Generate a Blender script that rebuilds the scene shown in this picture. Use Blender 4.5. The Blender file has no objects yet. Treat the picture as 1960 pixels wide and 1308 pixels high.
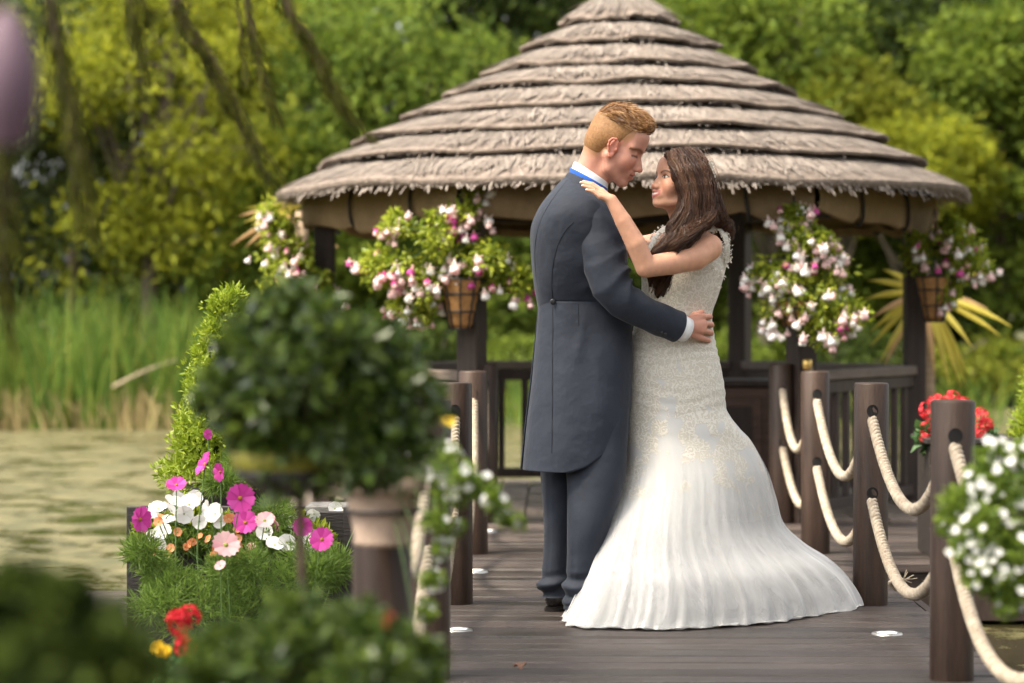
import bpy, math, random
import numpy as np
from mathutils import Vector, Matrix

scene = bpy.context.scene
col = scene.collection
# ------------------------------------------------------------------ camera
FPX = 85.0 / 36.0 * 1960.0          # focal length in photo pixels
CAMZ = 1.09                         # eye height above the boardwalk
cam_data = bpy.data.cameras.new('camera')
cam = bpy.data.objects.new('camera', cam_data)
col.objects.link(cam)
cam.location = (0, 0, CAMZ)
cam.rotation_euler = (math.radians(90 - 0.594), 0, math.radians(1.114))
cam_data.lens = 85
cam_data.sensor_width = 36
cam_data.clip_start = 0.1
cam_data.clip_end = 2000
cam_data.dof.use_dof = True
cam_data.dof.focus_distance = 8.78
cam_data.dof.aperture_fstop = 2.1
scene.camera = cam
# ------------------------------------------------------------------ light
SUN_EL, SUN_AZ = math.radians(58), math.radians(242)   # azimuth clockwise from +Y
world = bpy.data.worlds.new('World')
scene.world = world
world.use_nodes = True
wn, wl = world.node_tree.nodes, world.node_tree.links
wn.clear()
sky = wn.new('ShaderNodeTexSky')
sky.sky_type = 'NISHITA'
sky.sun_disc = False
sky.sun_elevation = SUN_EL
sky.sun_rotation = SUN_AZ
sky.air_density = 1.0
sky.dust_density = 6.0
sky.ozone_density = 0.6
hs = wn.new('ShaderNodeHueSaturation')
hs.inputs['Saturation'].default_value = 0.10          # bright overcast: a whiter sky
bg = wn.new('ShaderNodeBackground')
bg.inputs['Strength'].default_value = 0.15
wo = wn.new('ShaderNodeOutputWorld')
wl.new(sky.outputs[0], hs.inputs['Color']); wl.new(hs.outputs[0], bg.inputs['Color']); wl.new(bg.outputs[0], wo.inputs['Surface'])
sun_data = bpy.data.lights.new('sun', 'SUN')
sun_data.energy = 3.2
sun_data.angle = math.radians(14)
sun_data.color = (1.0, 0.87, 0.66)
sun = bpy.data.objects.new('sun', sun_data)
col.objects.link(sun)
sd = Vector((math.sin(SUN_AZ) * math.cos(SUN_EL), math.cos(SUN_AZ) * math.cos(SUN_EL), math.sin(SUN_EL)))
sun.rotation_euler = sd.to_track_quat('Z', 'Y').to_euler()
sun.location = (-6, -4, 9)
# ------------------------------------------------------------------ picture
scene.view_settings.view_transform = 'Standard'
scene.view_settings.look = 'None'
scene.view_settings.exposure = 1.6
scene.view_settings.gamma = 1.0
scene.view_settings.use_curve_mapping = False
scene.render.engine = 'CYCLES'
scene.cycles.use_denoising = True
scene.cycles.max_bounces = 6
scene.cycles.transparent_max_bounces = 10
scene.cycles.caustics_reflective = False
scene.cycles.caustics_refractive = False

# ================================================================== helpers
def W(px, py, Y):
    """measured place: photo pixel at distance Y along the boardwalk -> metres"""
    return np.array([(px - 1070.0) / FPX * Y, Y, CAMZ - (py - 606.0) / FPX * Y])

OFF = {}
def tag(o, label=None, cat=None, group=None, kind=None):
    if label: o['label'] = label
    if cat: o['category'] = cat
    if group: o['group'] = group
    if kind: o['kind'] = kind
    return o

def empty(name, loc, label=None, cat=None, group=None, rz=0.0):
    o = bpy.data.objects.new(name, None)
    o.empty_display_size = 0.1
    col.objects.link(o)
    o.location = loc
    o.rotation_euler = (0, 0, rz)
    OFF[o.name] = np.array(loc, float)
    return tag(o, label, cat, group)

def mesh(name, V, F, mats, smooth=False, midx=None):
    """F: an (n,k) int array, or a list of such arrays / of index tuples"""
    V = np.asarray(V, np.float32).reshape(-1, 3)
    me = bpy.data.meshes.new(name)
    if isinstance(F, np.ndarray): F = [F]
    if len(F) and not isinstance(F[0], np.ndarray):
        by = {}
        for f in F: by.setdefault(len(f), []).append(f)
        F = [np.array(v, np.int32) for v in by.values()]
    F = [f for f in F if len(f)]
    loops = np.concatenate([f.ravel() for f in F]).astype(np.int32)
    tot = np.concatenate([np.full(len(f), f.shape[1]) for f in F]).astype(np.int32)
    start = np.concatenate([[0], np.cumsum(tot)[:-1]]).astype(np.int32)
    me.vertices.add(len(V)); me.vertices.foreach_set('co', V.ravel())
    me.loops.add(len(loops)); me.loops.foreach_set('vertex_index', loops)
    me.polygons.add(len(tot)); me.polygons.foreach_set('loop_start', start)
    me.polygons.foreach_set('loop_total', tot)
    me.polygons.foreach_set('use_smooth', np.full(len(tot), bool(smooth)))
    if midx is not None: me.polygons.foreach_set('material_index', np.asarray(midx, np.int32))
    for m in (mats if isinstance(mats, (list, tuple)) else [mats]): me.materials.append(m)
    me.update(calc_edges=True)
    me.validate()
    return me

def link(name, me, parent=None, loc=(0, 0, 0), rot=(0, 0, 0), scale=None):
    o = bpy.data.objects.new(name, me)
    col.objects.link(o)
    o.location = loc
    o.rotation_euler = rot
    if scale is not None: o.scale = scale if hasattr(scale, '__len__') else (scale,) * 3
    if parent is not None:
        o.parent = parent
    return o

def mk(name, V, F, mats, parent=None, smooth=False, midx=None):
    """one mesh object; V in world metres"""
    off = OFF.get(parent.name, np.zeros(3)) if parent is not None else np.zeros(3)
    o = link(name, mesh(name, np.asarray(V, float).reshape(-1, 3) - off, F, mats, smooth, midx), parent)
    OFF[o.name] = off
    return o

class MB:
    """collects pieces of ONE mesh"""
    def __init__(s): s.V, s.F, s.n = [], [], 0
    def add(s, V, F):
        V = np.asarray(V, float).reshape(-1, 3)
        s.V.append(V)
        if isinstance(F, np.ndarray): s.F.append(F + s.n)
        else:
            by = {}
            for f in F: by.setdefault(len(f), []).append(f)
            for v in by.values(): s.F.append(np.array(v, np.int64) + s.n)
        s.n += len(V)
        return s
    def box(s, lo, hi, R=None, c=None):
        V, F = box(lo, hi)
        if R is not None: V = (V - c) @ np.array(R).T + c
        return s.add(V, F)
    def tube(s, P, r, k=8, cap=True): return s.add(*tube(P, r, k, cap))
    def build(s, name, mats, parent=None, smooth=False):
        return mk(name, np.concatenate(s.V), s.F, mats, parent, smooth)

def box(lo, hi, bev=0.0):
    lo, hi = np.array(lo, float), np.array(hi, float)
    if bev <= 0:
        V = np.array([[(lo, hi)[i][0], (lo, hi)[j][1], (lo, hi)[k][2]] for i in (0, 1) for j in (0, 1) for k in (0, 1)])
        F = np.array([(0, 1, 3, 2), (4, 6, 7, 5), (0, 4, 5, 1), (2, 3, 7, 6), (0, 2, 6, 4), (1, 5, 7, 3)])
        return V, F
    V, idx = [], {}
    for i in (0, 1):
        for j in (0, 1):
            for k in (0, 1):
                c = np.array([(lo, hi)[i][0], (lo, hi)[j][1], (lo, hi)[k][2]])
                s = np.array([1 - 2 * i, 1 - 2 * j, 1 - 2 * k]) * bev
                for a in range(3):
                    p = c + s; p[a] = c[a]
                    idx[i, j, k, a] = len(V); V.append(p)
    F = []
    for a in range(3):
        b, c = (a + 1) % 3, (a + 2) % 3
        for e in (0, 1):
            q = []
            for (m, n) in ((0, 0), (1, 0), (1, 1), (0, 1)):
                t = [0, 0, 0]; t[a] = e; t[b] = m; t[c] = n
                q.append(idx[t[0], t[1], t[2], a])
            F.append(tuple(q if e else q[::-1]))
        for m in (0, 1):
            for n in (0, 1):
                t0, t1 = [0, 0, 0], [0, 0, 0]
                t0[b] = t1[b] = m; t0[c] = t1[c] = n; t1[a] = 1
                q = (idx[(*t0, b)], idx[(*t1, b)], idx[(*t1, c)], idx[(*t0, c)])
                F.append(q if (m ^ n) else q[::-1])
    for (i, j, k) in [(i, j, k) for i in (0, 1) for j in (0, 1) for k in (0, 1)]:
        t = (idx[i, j, k, 0], idx[i, j, k, 1], idx[i, j, k, 2])
        F.append(t if (i + j + k) % 2 else t[::-1])
    return np.array(V), F

def frames(P):
    P = np.asarray(P, float)
    T = np.gradient(P, axis=0)
    T /= np.linalg.norm(T, axis=1, keepdims=True) + 1e-9
    up = np.array([0, 0, 1.0]) if abs(T[0][2]) < 0.9 else np.array([1.0, 0, 0])
    N = np.zeros_like(P); n = np.cross(up, T[0]); n /= np.linalg.norm(n); N[0] = n
    for i in range(1, len(P)):
        n = N[i - 1] - T[i] * np.dot(N[i - 1], T[i]); N[i] = n / (np.linalg.norm(n) + 1e-9)
    return T, N, np.cross(T, N)

def tube(P, r, k=8, cap=True):
    P = np.asarray(P, float); n = len(P)
    r = np.broadcast_to(np.asarray(r, float), (n,))
    T, N, B = frames(P)
    a = np.linspace(0, 2 * math.pi, k, endpoint=False)
    V = P[:, None] + r[:, None, None] * (np.cos(a)[None, :, None] * N[:, None] + np.sin(a)[None, :, None] * B[:, None])
    V = V.reshape(-1, 3)
    F = grid_faces(n, k, True)
    Fs = [tuple(f) for f in F]
    if cap:
        Fs.append(tuple(range(k))[::-1]); Fs.append(tuple(range((n - 1) * k, n * k)))
    return V, Fs

def grid_faces(n, k, wrap=True):
    i = np.arange(n - 1)[:, None]; kk = k if wrap else k - 1
    j = np.arange(kk)[None]; j2 = (j + 1) % k
    return np.stack([i * k + j, i * k + j2, (i + 1) * k + j2, (i + 1) * k + j], -1).reshape(-1, 4)

def lathe(prof, k=24, c=(0, 0, 0), capb=True, capt=True):
    prof = np.asarray(prof, float); n = len(prof)
    a = np.linspace(0, 2 * math.pi, k, endpoint=False)
    V = np.stack([prof[:, 0:1] * np.cos(a), prof[:, 0:1] * np.sin(a), np.repeat(prof[:, 1:2], k, 1)], -1).reshape(-1, 3) + np.array(c)
    F = [tuple(f) for f in grid_faces(n, k)]
    if capb: F.append(tuple(range(k))[::-1])
    if capt: F.append(tuple(range((n - 1) * k, n * k)))
    return V, F

def spline(P, n):
    """Catmull-Rom through control rows (any width), n samples"""
    P = np.asarray(P, float)
    Q = np.vstack([2 * P[0] - P[1], P, 2 * P[-1] - P[-2]])
    t = np.linspace(0, len(P) - 1 - 1e-9, n); i = t.astype(int); f = (t - i)[:, None]
    a, b, c, d = Q[i], Q[i + 1], Q[i + 2], Q[i + 3]
    return 0.5 * (2 * b + (c - a) * f + (2 * a - 5 * b + 4 * c - d) * f ** 2 + (3 * b - a - 3 * c + d) * f ** 3)

def unit(v): return v / (np.linalg.norm(v, axis=-1, keepdims=True) + 1e-9)

# ------------------------------------------------------------------ materials
def nodes(name):
    m = bpy.data.materials.new(name); m.use_nodes = True
    nt = m.node_tree
    b = nt.nodes['Principled BSDF']
    return m, nt.nodes, nt.links, b

def ramp(N, stops, interp='LINEAR'):
    r = N.new('ShaderNodeValToRGB'); e = r.color_ramp.elements; r.color_ramp.interpolation = interp
    while len(e) < len(stops): e.new(0.5)
    for q, (p, c) in zip(e, stops): q.position = p; q.color = (*c, 1) if len(c) == 3 else c
    return r

def surf(name, c1, c2, rough=0.7, scale=8.0, bump=0.2, bscale=None, stretch=(1, 1, 1), spec=0.4, detail=6, bdist=0.01, island=0.0, coat=0.0, sheen=0.0):
    """two-tone noise colour with fine relief, in object space"""
    m, N, L, b = nodes(name)
    tc = N.new('ShaderNodeTexCoord'); mp = N.new('ShaderNodeMapping'); mp.inputs['Scale'].default_value = stretch
    L.new(tc.outputs['Object'], mp.inputs['Vector'])
    n1 = N.new('ShaderNodeTexNoise'); n1.inputs['Scale'].default_value = scale; n1.inputs['Detail'].default_value = detail; n1.inputs['Roughness'].default_value = 0.65
    L.new(mp.outputs[0], n1.inputs['Vector'])
    r = ramp(N, [(0.3, c1), (0.7, c2)]); L.new(n1.outputs['Fac'], r.inputs[0])
    out = r.outputs[0]
    if island > 0:
        oi = N.new('ShaderNodeObjectInfo'); mr = N.new('ShaderNodeMapRange')
        mr.inputs['To Min'].default_value = 1 - island; mr.inputs['To Max'].default_value = 1 + island
        L.new(oi.outputs['Random'], mr.inputs['Value'])
        mx = N.new('ShaderNodeVectorMath'); mx.operation = 'SCALE'
        L.new(out, mx.inputs[0]); L.new(mr.outputs[0], mx.inputs['Scale']); out = mx.outputs[0]
    L.new(out, b.inputs['Base Color'])
    b.inputs['Roughness'].default_value = rough
    b.inputs['Specular IOR Level'].default_value = spec
    if coat: b.inputs['Coat Weight'].default_value = coat
    if sheen: b.inputs['Sheen Weight'].default_value = sheen; b.inputs['Sheen Roughness'].default_value = 0.5
    if bump > 0:
        n2 = N.new('ShaderNodeTexNoise'); n2.inputs['Scale'].default_value = bscale or scale * 4; n2.inputs['Detail'].default_value = 5
        L.new(mp.outputs[0], n2.inputs['Vector'])
        bp = N.new('ShaderNodeBump'); bp.inputs['Strength'].default_value = bump; bp.inputs['Distance'].default_value = bdist
        L.new(n2.outputs['Fac'], bp.inputs['Height']); L.new(bp.outputs[0], b.inputs['Normal'])
    return m

def leafy(name, cols, rough=0.45, trans=0.35, spec=0.4):
    """leaf or petal stuff: one colour per leaf, part of the light passes through"""
    m, N, L, b = nodes(name)
    g = N.new('ShaderNodeNewGeometry')
    k = len(cols)
    r = ramp(N, [((i + 0.5) / k, c) for i, c in enumerate(cols)]); L.new(g.outputs['Random Per Island'], r.inputs[0])
    L.new(r.outputs[0], b.inputs['Base Color'])
    b.inputs['Roughness'].default_value = rough; b.inputs['Specular IOR Level'].default_value = spec
    t = N.new('ShaderNodeBsdfTranslucent'); L.new(r.outputs[0], t.inputs['Color'])
    mx = N.new('ShaderNodeMixShader'); mx.inputs[0].default_value = trans
    o = N['Material Output']
    L.new(b.outputs[0], mx.inputs[1]); L.new(t.outputs[0], mx.inputs[2]); L.new(mx.outputs[0], o.inputs['Surface'])
    return m

def plain(name, c, rough=0.6, metal=0.0, spec=0.4):
    return surf(name, tuple(x * 0.85 for x in c), tuple(min(1, x * 1.12) for x in c), rough, 14, 0.05, spec=spec)

# ------------------------------------------------------------------ leaves
def leaf_field(C, D, L, Wd, rng, fold=0.25, droop=0.0):
    """one four-cornered folded leaf per row: C base points, D directions, L lengths, Wd widths"""
    n = len(C); D = unit(np.asarray(D, float))
    if droop: D = unit(D + np.array([0, 0, -droop]))
    R = rng.normal(size=(n, 3)); S = unit(np.cross(D, R)); U = np.cross(S, D)
    L = np.broadcast_to(L, (n,))[:, None]; Wd = np.broadcast_to(Wd, (n,))[:, None]
    mid = C + D * L * 0.45 + U * Wd * fold
    V = np.stack([C, mid + S * Wd * 0.5, C + D * L, mid - S * Wd * 0.5], 1)
    return V.reshape(-1, 3), np.arange(n * 4).reshape(-1, 4)

def crown_leaves(clumps, per, ls, rng, spread=0.7, aspect=0.55, droop=0.15, shell=0.55, loose=0.0):
    """clumps: rows x y z r ; leaves spread through the outer part of each clump"""
    clumps = np.asarray(clumps, float)
    k = np.repeat(np.arange(len(clumps)), per)
    dirs = unit(rng.normal(size=(len(k), 3)))
    rr = clumps[k, 3] * (shell + (1 - shell) * rng.random(len(k)) ** 0.6) * np.where(rng.random(len(k)) < loose, 1 + 0.7 * rng.random(len(k)), 1)
    sq = 0.7 + 0.6 * rng.random((len(clumps), 3)); dirs = dirs * sq[k]
    C = clumps[k, :3] + dirs * rr[:, None] * np.array([1, 1, 0.8])
    D = dirs + rng.normal(size=(len(k), 3)) * spread
    l = ls * (0.6 + 0.8 * rng.random(len(k)))
    return leaf_field(C, D, l, l * aspect, rng, droop=droop)
# ================================================================== ground, pond, boardwalk
rng = np.random.default_rng(7)
M = {}
M['ground'] = surf('ground', (0.05, 0.06, 0.02), (0.10, 0.09, 0.04), 0.95, 3, 0.4, 12, bdist=0.05)
M['deck'] = None

def deck_mat(name, c1, c2, axis):
    """weathered dark boards: long grain, damp gloss, paler worn streaks"""
    m, N, L, b = nodes(name)
    tc = N.new('ShaderNodeTexCoord'); mp = N.new('ShaderNodeMapping')
    mp.inputs['Scale'].default_value = (1.2, 30, 30) if axis == 'x' else (30, 1.2, 30)
    oi = N.new('ShaderNodeObjectInfo'); ad = N.new('ShaderNodeVectorMath'); ad.operation = 'ADD'
    sc = N.new('ShaderNodeVectorMath'); sc.operation = 'SCALE'; sc.inputs['Scale'].default_value = 37
    cx = N.new('ShaderNodeCombineXYZ')
    for i in range(3): L.new(oi.outputs['Random'], cx.inputs[i])
    L.new(cx.outputs[0], sc.inputs[0]); L.new(tc.outputs['Object'], ad.inputs[0]); L.new(sc.outputs[0], ad.inputs[1]); L.new(ad.outputs[0], mp.inputs['Vector'])
    n1 = N.new('ShaderNodeTexNoise'); n1.inputs['Scale'].default_value = 2.2; n1.inputs['Detail'].default_value = 8; n1.inputs['Roughness'].default_value = 0.7; n1.inputs['Distortion'].default_value = 0.4
    L.new(mp.outputs[0], n1.inputs['Vector'])
    r = ramp(N, [(0.25, c1), (0.55, tuple((p + q) / 2 for p, q in zip(c1, c2))), (0.8, c2)]); L.new(n1.outputs['Fac'], r.inputs[0])
    n3 = N.new('ShaderNodeTexNoise'); n3.inputs['Scale'].default_value = 2.5; n3.inputs['Detail'].default_value = 3
    L.new(ad.outputs[0], n3.inputs['Vector'])
    mr = N.new('ShaderNodeMapRange'); mr.inputs['From Min'].default_value = 0.3; mr.inputs['From Max'].default_value = 0.7; mr.inputs['To Min'].default_value = 0.75; mr.inputs['To Max'].default_value = 1.25
    L.new(n3.outputs['Fac'], mr.inputs['Value'])
    mo = N.new('ShaderNodeMapRange'); mo.inputs['To Min'].default_value = 0.6; mo.inputs['To Max'].default_value = 1.4; L.new(oi.outputs['Random'], mo.inputs['Value'])
    mm = N.new('ShaderNodeMath'); mm.operation = 'MULTIPLY'; L.new(mr.outputs[0], mm.inputs[0]); L.new(mo.outputs[0], mm.inputs[1])
    vm = N.new('ShaderNodeVectorMath'); vm.operation = 'SCALE'; L.new(r.outputs[0], vm.inputs[0]); L.new(mm.outputs[0], vm.inputs['Scale'])
    L.new(vm.outputs[0], b.inputs['Base Color'])
    rr = N.new('ShaderNodeMapRange'); rr.inputs['From Min'].default_value = 0.3; rr.inputs['From Max'].default_value = 0.7; rr.inputs['To Min'].default_value = 0.32; rr.inputs['To Max'].default_value = 0.62
    L.new(n3.outputs['Fac'], rr.inputs['Value']); L.new(rr.outputs[0], b.inputs['Roughness'])
    b.inputs['Specular IOR Level'].default_value = 0.4
    n2 = N.new('ShaderNodeTexNoise'); n2.inputs['Scale'].default_value = 3; n2.inputs['Detail'].default_value = 8; n2.inputs['Roughness'].default_value = 0.7
    L.new(mp.outputs[0], n2.inputs['Vector'])
    bp = N.new('ShaderNodeBump'); bp.inputs['Strength'].default_value = 0.5; bp.inputs['Distance'].default_value = 0.006
    L.new(n2.outputs['Fac'], bp.inputs['Height']); L.new(bp.outputs[0], b.inputs['Normal'])
    return m

M['deck'] = deck_mat('deck_boards', (0.012, 0.008, 0.007), (0.084, 0.064, 0.055), 'x')
M['deck_y'] = deck_mat('gazebo_boards', (0.05, 0.036, 0.028), (0.17, 0.135, 0.11), 'y')
M['timber'] = surf('dark_timber', (0.014, 0.008, 0.006), (0.046, 0.028, 0.021), 0.6, 5, 0.35, 30, (6, 6, 0.7), bdist=0.004)
M['timber_pale'] = surf('weathered_rail_timber', (0.06, 0.043, 0.034), (0.14, 0.108, 0.088), 0.6, 5, 0.3, 30, (1, 1, 6), bdist=0.004)
M['black'] = plain('black_wood', (0.012, 0.010, 0.009), 0.6)

# ground sheet with the pond's bed
def pond_edge(x): return 31.0 + 0.5 * np.sin(x * 0.7) + 0.25 * np.sin(x * 1.9 + 1)
xs = np.concatenate([[-700, -300, -120, -60], np.arange(-30, 30.1, 1.0), [60, 120, 300, 700]])
ys = np.concatenate([[-600, -200, -60, -20, -8], np.arange(-6, 60.1, 1.0), [80, 140, 300, 900]])
X, Yg = np.meshgrid(xs, ys, indexing='ij')
inside = np.clip((pond_edge(X) - Yg) / 0.9, 0, 1) * np.clip((Yg + 4) / 1.5, 0, 1) * np.clip((26 - np.abs(X)) / 3, 0, 1)
Z = -0.12 - 0.9 * inside + 0.06 * np.sin(X * 1.3) * np.sin(Yg * 0.9) + 0.012 * np.clip(Yg - 33, 0, 200)
V = np.stack([X, Yg, Z], -1).reshape(-1, 3)
g = mk('ground', V, grid_faces(len(xs), len(ys), False)[:, ::-1], M['ground'], smooth=True)
tag(g, 'earth bank and ground around and under the pond', 'ground', kind='structure')

def water_mat():
    m, N, L, b = nodes('weedy_pond')
    tc = N.new('ShaderNodeTexCoord')
    n1 = N.new('ShaderNodeTexNoise'); n1.inputs['Scale'].default_value = 2.2; n1.inputs['Detail'].default_value = 8; n1.inputs['Roughness'].default_value = 0.68
    L.new(tc.outputs['Object'], n1.inputs['Vector'])
    n2 = N.new('ShaderNodeTexNoise'); n2.inputs['Scale'].default_value = 4.0; n2.inputs['Detail'].default_value = 6
    L.new(tc.outputs['Object'], n2.inputs['Vector'])
    cr = ramp(N, [(0.35, (0.050, 0.050, 0.015)), (0.52, (0.090, 0.080, 0.029)), (0.72, (0.140, 0.118, 0.050))]); L.new(n2.outputs['Fac'], cr.inputs[0])
    sx = N.new('ShaderNodeSeparateXYZ'); L.new(tc.outputs['Object'], sx.inputs[0])
    # the weed drifts thinner towards the boardwalk end of the pond
    mr = N.new('ShaderNodeMapRange'); mr.inputs['From Min'].default_value = 7.0; mr.inputs['From Max'].default_value = 13.0; mr.inputs['To Min'].default_value = 0.66; mr.inputs['To Max'].default_value = 0.46
    L.new(sx.outputs['Y'], mr.inputs['Value'])
    sb = N.new('ShaderNodeMath'); sb.operation = 'SUBTRACT'; L.new(n1.outputs['Fac'], sb.inputs[0]); L.new(mr.outputs[0], sb.inputs[1])
    ms = N.new('ShaderNodeMapRange'); ms.inputs['From Min'].default_value = -0.06; ms.inputs['From Max'].default_value = 0.06; L.new(sb.outputs[0], ms.inputs['Value'])
    mx = N.new('ShaderNodeMix'); mx.data_type = 'RGBA'; mx.inputs['A'].default_value = (0.030, 0.026, 0.012, 1); L.new(cr.outputs[0], mx.inputs['B']); L.new(ms.outputs[0], mx.inputs['Factor'])
    L.new(mx.outputs['Result'], b.inputs['Base Color'])
    mo = N.new('ShaderNodeMapRange'); mo.inputs['To Min'].default_value = 0.06; mo.inputs['To Max'].default_value = 0.65; L.new(ms.outputs[0], mo.inputs['Value']); L.new(mo.outputs[0], b.inputs['Roughness'])
    bp = N.new('ShaderNodeBump'); bp.inputs['Strength'].default_value = 0.25; bp.inputs['Distance'].default_value = 0.02; L.new(n2.outputs['Fac'], bp.inputs['Height']); L.new(bp.outputs[0], b.inputs['Normal'])
    return m
V, F = np.array([[-29, -5.5, -0.30], [29, -5.5, -0.30], [29, 33, -0.30], [-29, 33, -0.30]]), np.array([[0, 1, 2, 3]])
w = mk('pond_water', V, F, water_mat())
tag(w, 'still pond covered with tan and olive duckweed', 'water', kind='structure')

# boardwalk: joists and edge boards, then every plank
DL, DR = -0.575, 1.365
mb = MB()
for x in (DL + 0.06, 0.0, 0.8, DR - 0.06): mb.box((x - 0.04, -1.2, -0.24), (x + 0.04, 13.0, -0.045))
for x in (DL - 0.035, DR + 0.004): mb.box((x, -1.2, -0.26), (x + 0.03, 13.0, -0.006))
deck = mb.build('boardwalk', M['timber'])
tag(deck, 'dark weathered timber boardwalk leading to the gazebo', 'boardwalk', kind='structure')
PITCH = 0.147
pv, pf = box((DL, 0, -0.042), (DR, PITCH - 0.016, 0), 0.009)
pms = []
for k in range(5):
    Vk = pv.copy(); r2 = np.random.default_rng(k); Vk[:, 2] += np.where(Vk[:, 0] > 0, 1, -1) * r2.normal() * 0.0012
    pms.append(mesh('plank', Vk, pf, M['deck']))
y = -1.2; i = 0
while y < 13.0:
    link('plank', pms[i % 5], deck, (rng.normal() * 0.003, y + rng.normal() * 0.002, rng.normal() * 0.0016), (rng.normal() * 0.007, 0, rng.normal() * 0.0008)); y += PITCH; i += 1

# side platform right of the boardwalk, in front of the gazebo, and a low one on the left
def platform(name, x0, x1, y0, y1, z, label):
    mb = MB()
    mb.box((x0 + 0.02, y0 + 0.02, z - 0.26), (x1 - 0.02, y0 + 0.06, z - 0.046)); mb.box((x0 + 0.02, y1 - 0.06, z - 0.26), (x1 - 0.02, y1 - 0.02, z - 0.046))
    for x in (x0 + 0.1, x1 - 0.1):
        for yy in (y0 + 0.15, y1 - 0.15): mb.box((x - 0.05, yy - 0.05, z - 1.0), (x + 0.05, yy + 0.05, z - 0.05))
    r = tag(mb.build(name, M['timber']), label, 'platform', kind='structure')
    me = mesh('plank', *box((x0, 0, z - 0.042), (x1, PITCH - 0.008, z), 0.004), M['deck'])
    y = y0
    while y < y1 - 0.05:
        link('plank', me, r, (rng.normal() * 0.004, y, rng.normal() * 0.001)); y += PITCH
    return r
platform('side_platform', DR + 0.045, 3.4, 10.9, 13.1, -0.02, 'dark side platform right of the boardwalk before the gazebo')
platform('planter_platform', -2.1, DL - 0.045, 7.5, 10.4, -0.10, 'low dark platform on the left carrying the flower trough')

platform('foreground_platform', -2.4, DL - 0.045, 1.5, 7.42, -0.10, 'low dark platform at the near left under the foreground plants')
# ------------------------------------------------------------------ recessed deck lights
M['steel'] = surf('brushed_steel', (0.45, 0.44, 0.42), (0.6, 0.59, 0.57), 0.3, 40, 0.02)
M['steel'].node_tree.nodes['Principled BSDF'].inputs['Metallic'].default_value = 0.9
def emis(name, c, s):
    m, N, L, b = nodes(name)
    b.inputs['Base Color'].default_value = (*c, 1); b.inputs['Emission Color'].default_value = (*c, 1); b.inputs['Emission Strength'].default_value = s
    n = N.new('ShaderNodeTexNoise'); n.inputs['Scale'].default_value = 60
    r = ramp(N, [(0.3, tuple(x * 0.8 for x in c)), (0.7, c)]); L.new(n.outputs['Fac'], r.inputs[0]); L.new(r.outputs[0], b.inputs['Emission Color'])
    return m
M['lamp'] = emis('lit_lens', (1.0, 0.93, 0.78), 0.9)
for (px, py, lab) in ((1697, 1214, 'round lit deck light near the right front rope post'), (875, 1209, 'nearest round deck light beside the left rope posts'),
                      (910, 1095, 'middle round deck light beside the left rope posts'), (933, 1018, 'farthest round deck light beside the left rope posts')):
    Yd = CAMZ * FPX / (py - 606); x = (px - 1070) / FPX * Yd
    r = empty('deck_light', (x, Yd, 0.001), lab, 'deck light', 'round lights let into the boardwalk')
    mk('rim', *lathe([(0.036, 0.004), (0.040, 0.009), (0.052, 0.006), (0.055, -0.003)], 28, (x, Yd, 0), False, False), M['steel'], r, True)
    mk('lens', *lathe([(0.037, 0.001), (0.036, 0.0055), (0.02, 0.007)], 24, (x, Yd, 0)), M['lamp'], r, True)

# ------------------------------------------------------------------ rope posts and ropes
M['post'] = surf('stained_round_post', (0.013, 0.007, 0.005), (0.056, 0.033, 0.022), 0.42, 4, 0.4, 40, (5, 5, 0.6), bdist=0.004, spec=0.25)
M['hole'] = plain('drilled_hole', (0.006, 0.005, 0.005), 0.9)
M['rope'] = surf('natural_rope', (0.22, 0.17, 0.12), (0.45, 0.385, 0.30), 0.9, 34, 0.5, 300, bdist=0.002)
XR, XL = 1.178, -0.393
PY = [5.37, 7.27, 9.17, 11.12, 12.81]
HT = 0.839; RP = 0.066
prof = [(RP - 0.001, -0.6), (RP, 0.0), (RP, HT - 0.006), (RP - 0.005, HT), (0.02, HT + 0.001)]
post_me = mesh('shaft', *lathe(prof, 32), M['post'], True)
for p in post_me.polygons: p.use_smooth = len(p.vertices) == 4
a = np.linspace(0, 2 * math.pi, 20, endpoint=False)
hole_me = mesh('rope_hole', np.stack([0.022 * np.cos(a), np.full(20, -RP - 0.001) + 0.004 * np.cos(a) ** 2, 0.023 * np.sin(a)], -1), [tuple(range(20))], M['hole'])
names = ['nearest', 'second', 'third', 'fourth', 'last']
ropespecs = []
HU, HLo = 0.735, 0.425
for side, X in (('left', XL), ('right', XR)):
    for k, Yp in enumerate(PY):
        if k == 0: lab = f'short round brown post carrying the potted white flowers at the {side} foreground'
        else: lab = f'{["","nearest","second","third","farthest"][k]} sharp-edged round brown rope post along the {side} side of the boardwalk'
        r = empty('rope_post', (X, Yp, 0), lab, 'post', 'round posts strung with rope')
        r.rotation_euler = (0, 0, 0)
        link('shaft', post_me, r, rot=(rng.normal() * 0.004, rng.normal() * 0.004, 0))
        for z in (HU, HLo): link('rope_hole', hole_me, r, (0, 0, z))

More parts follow.
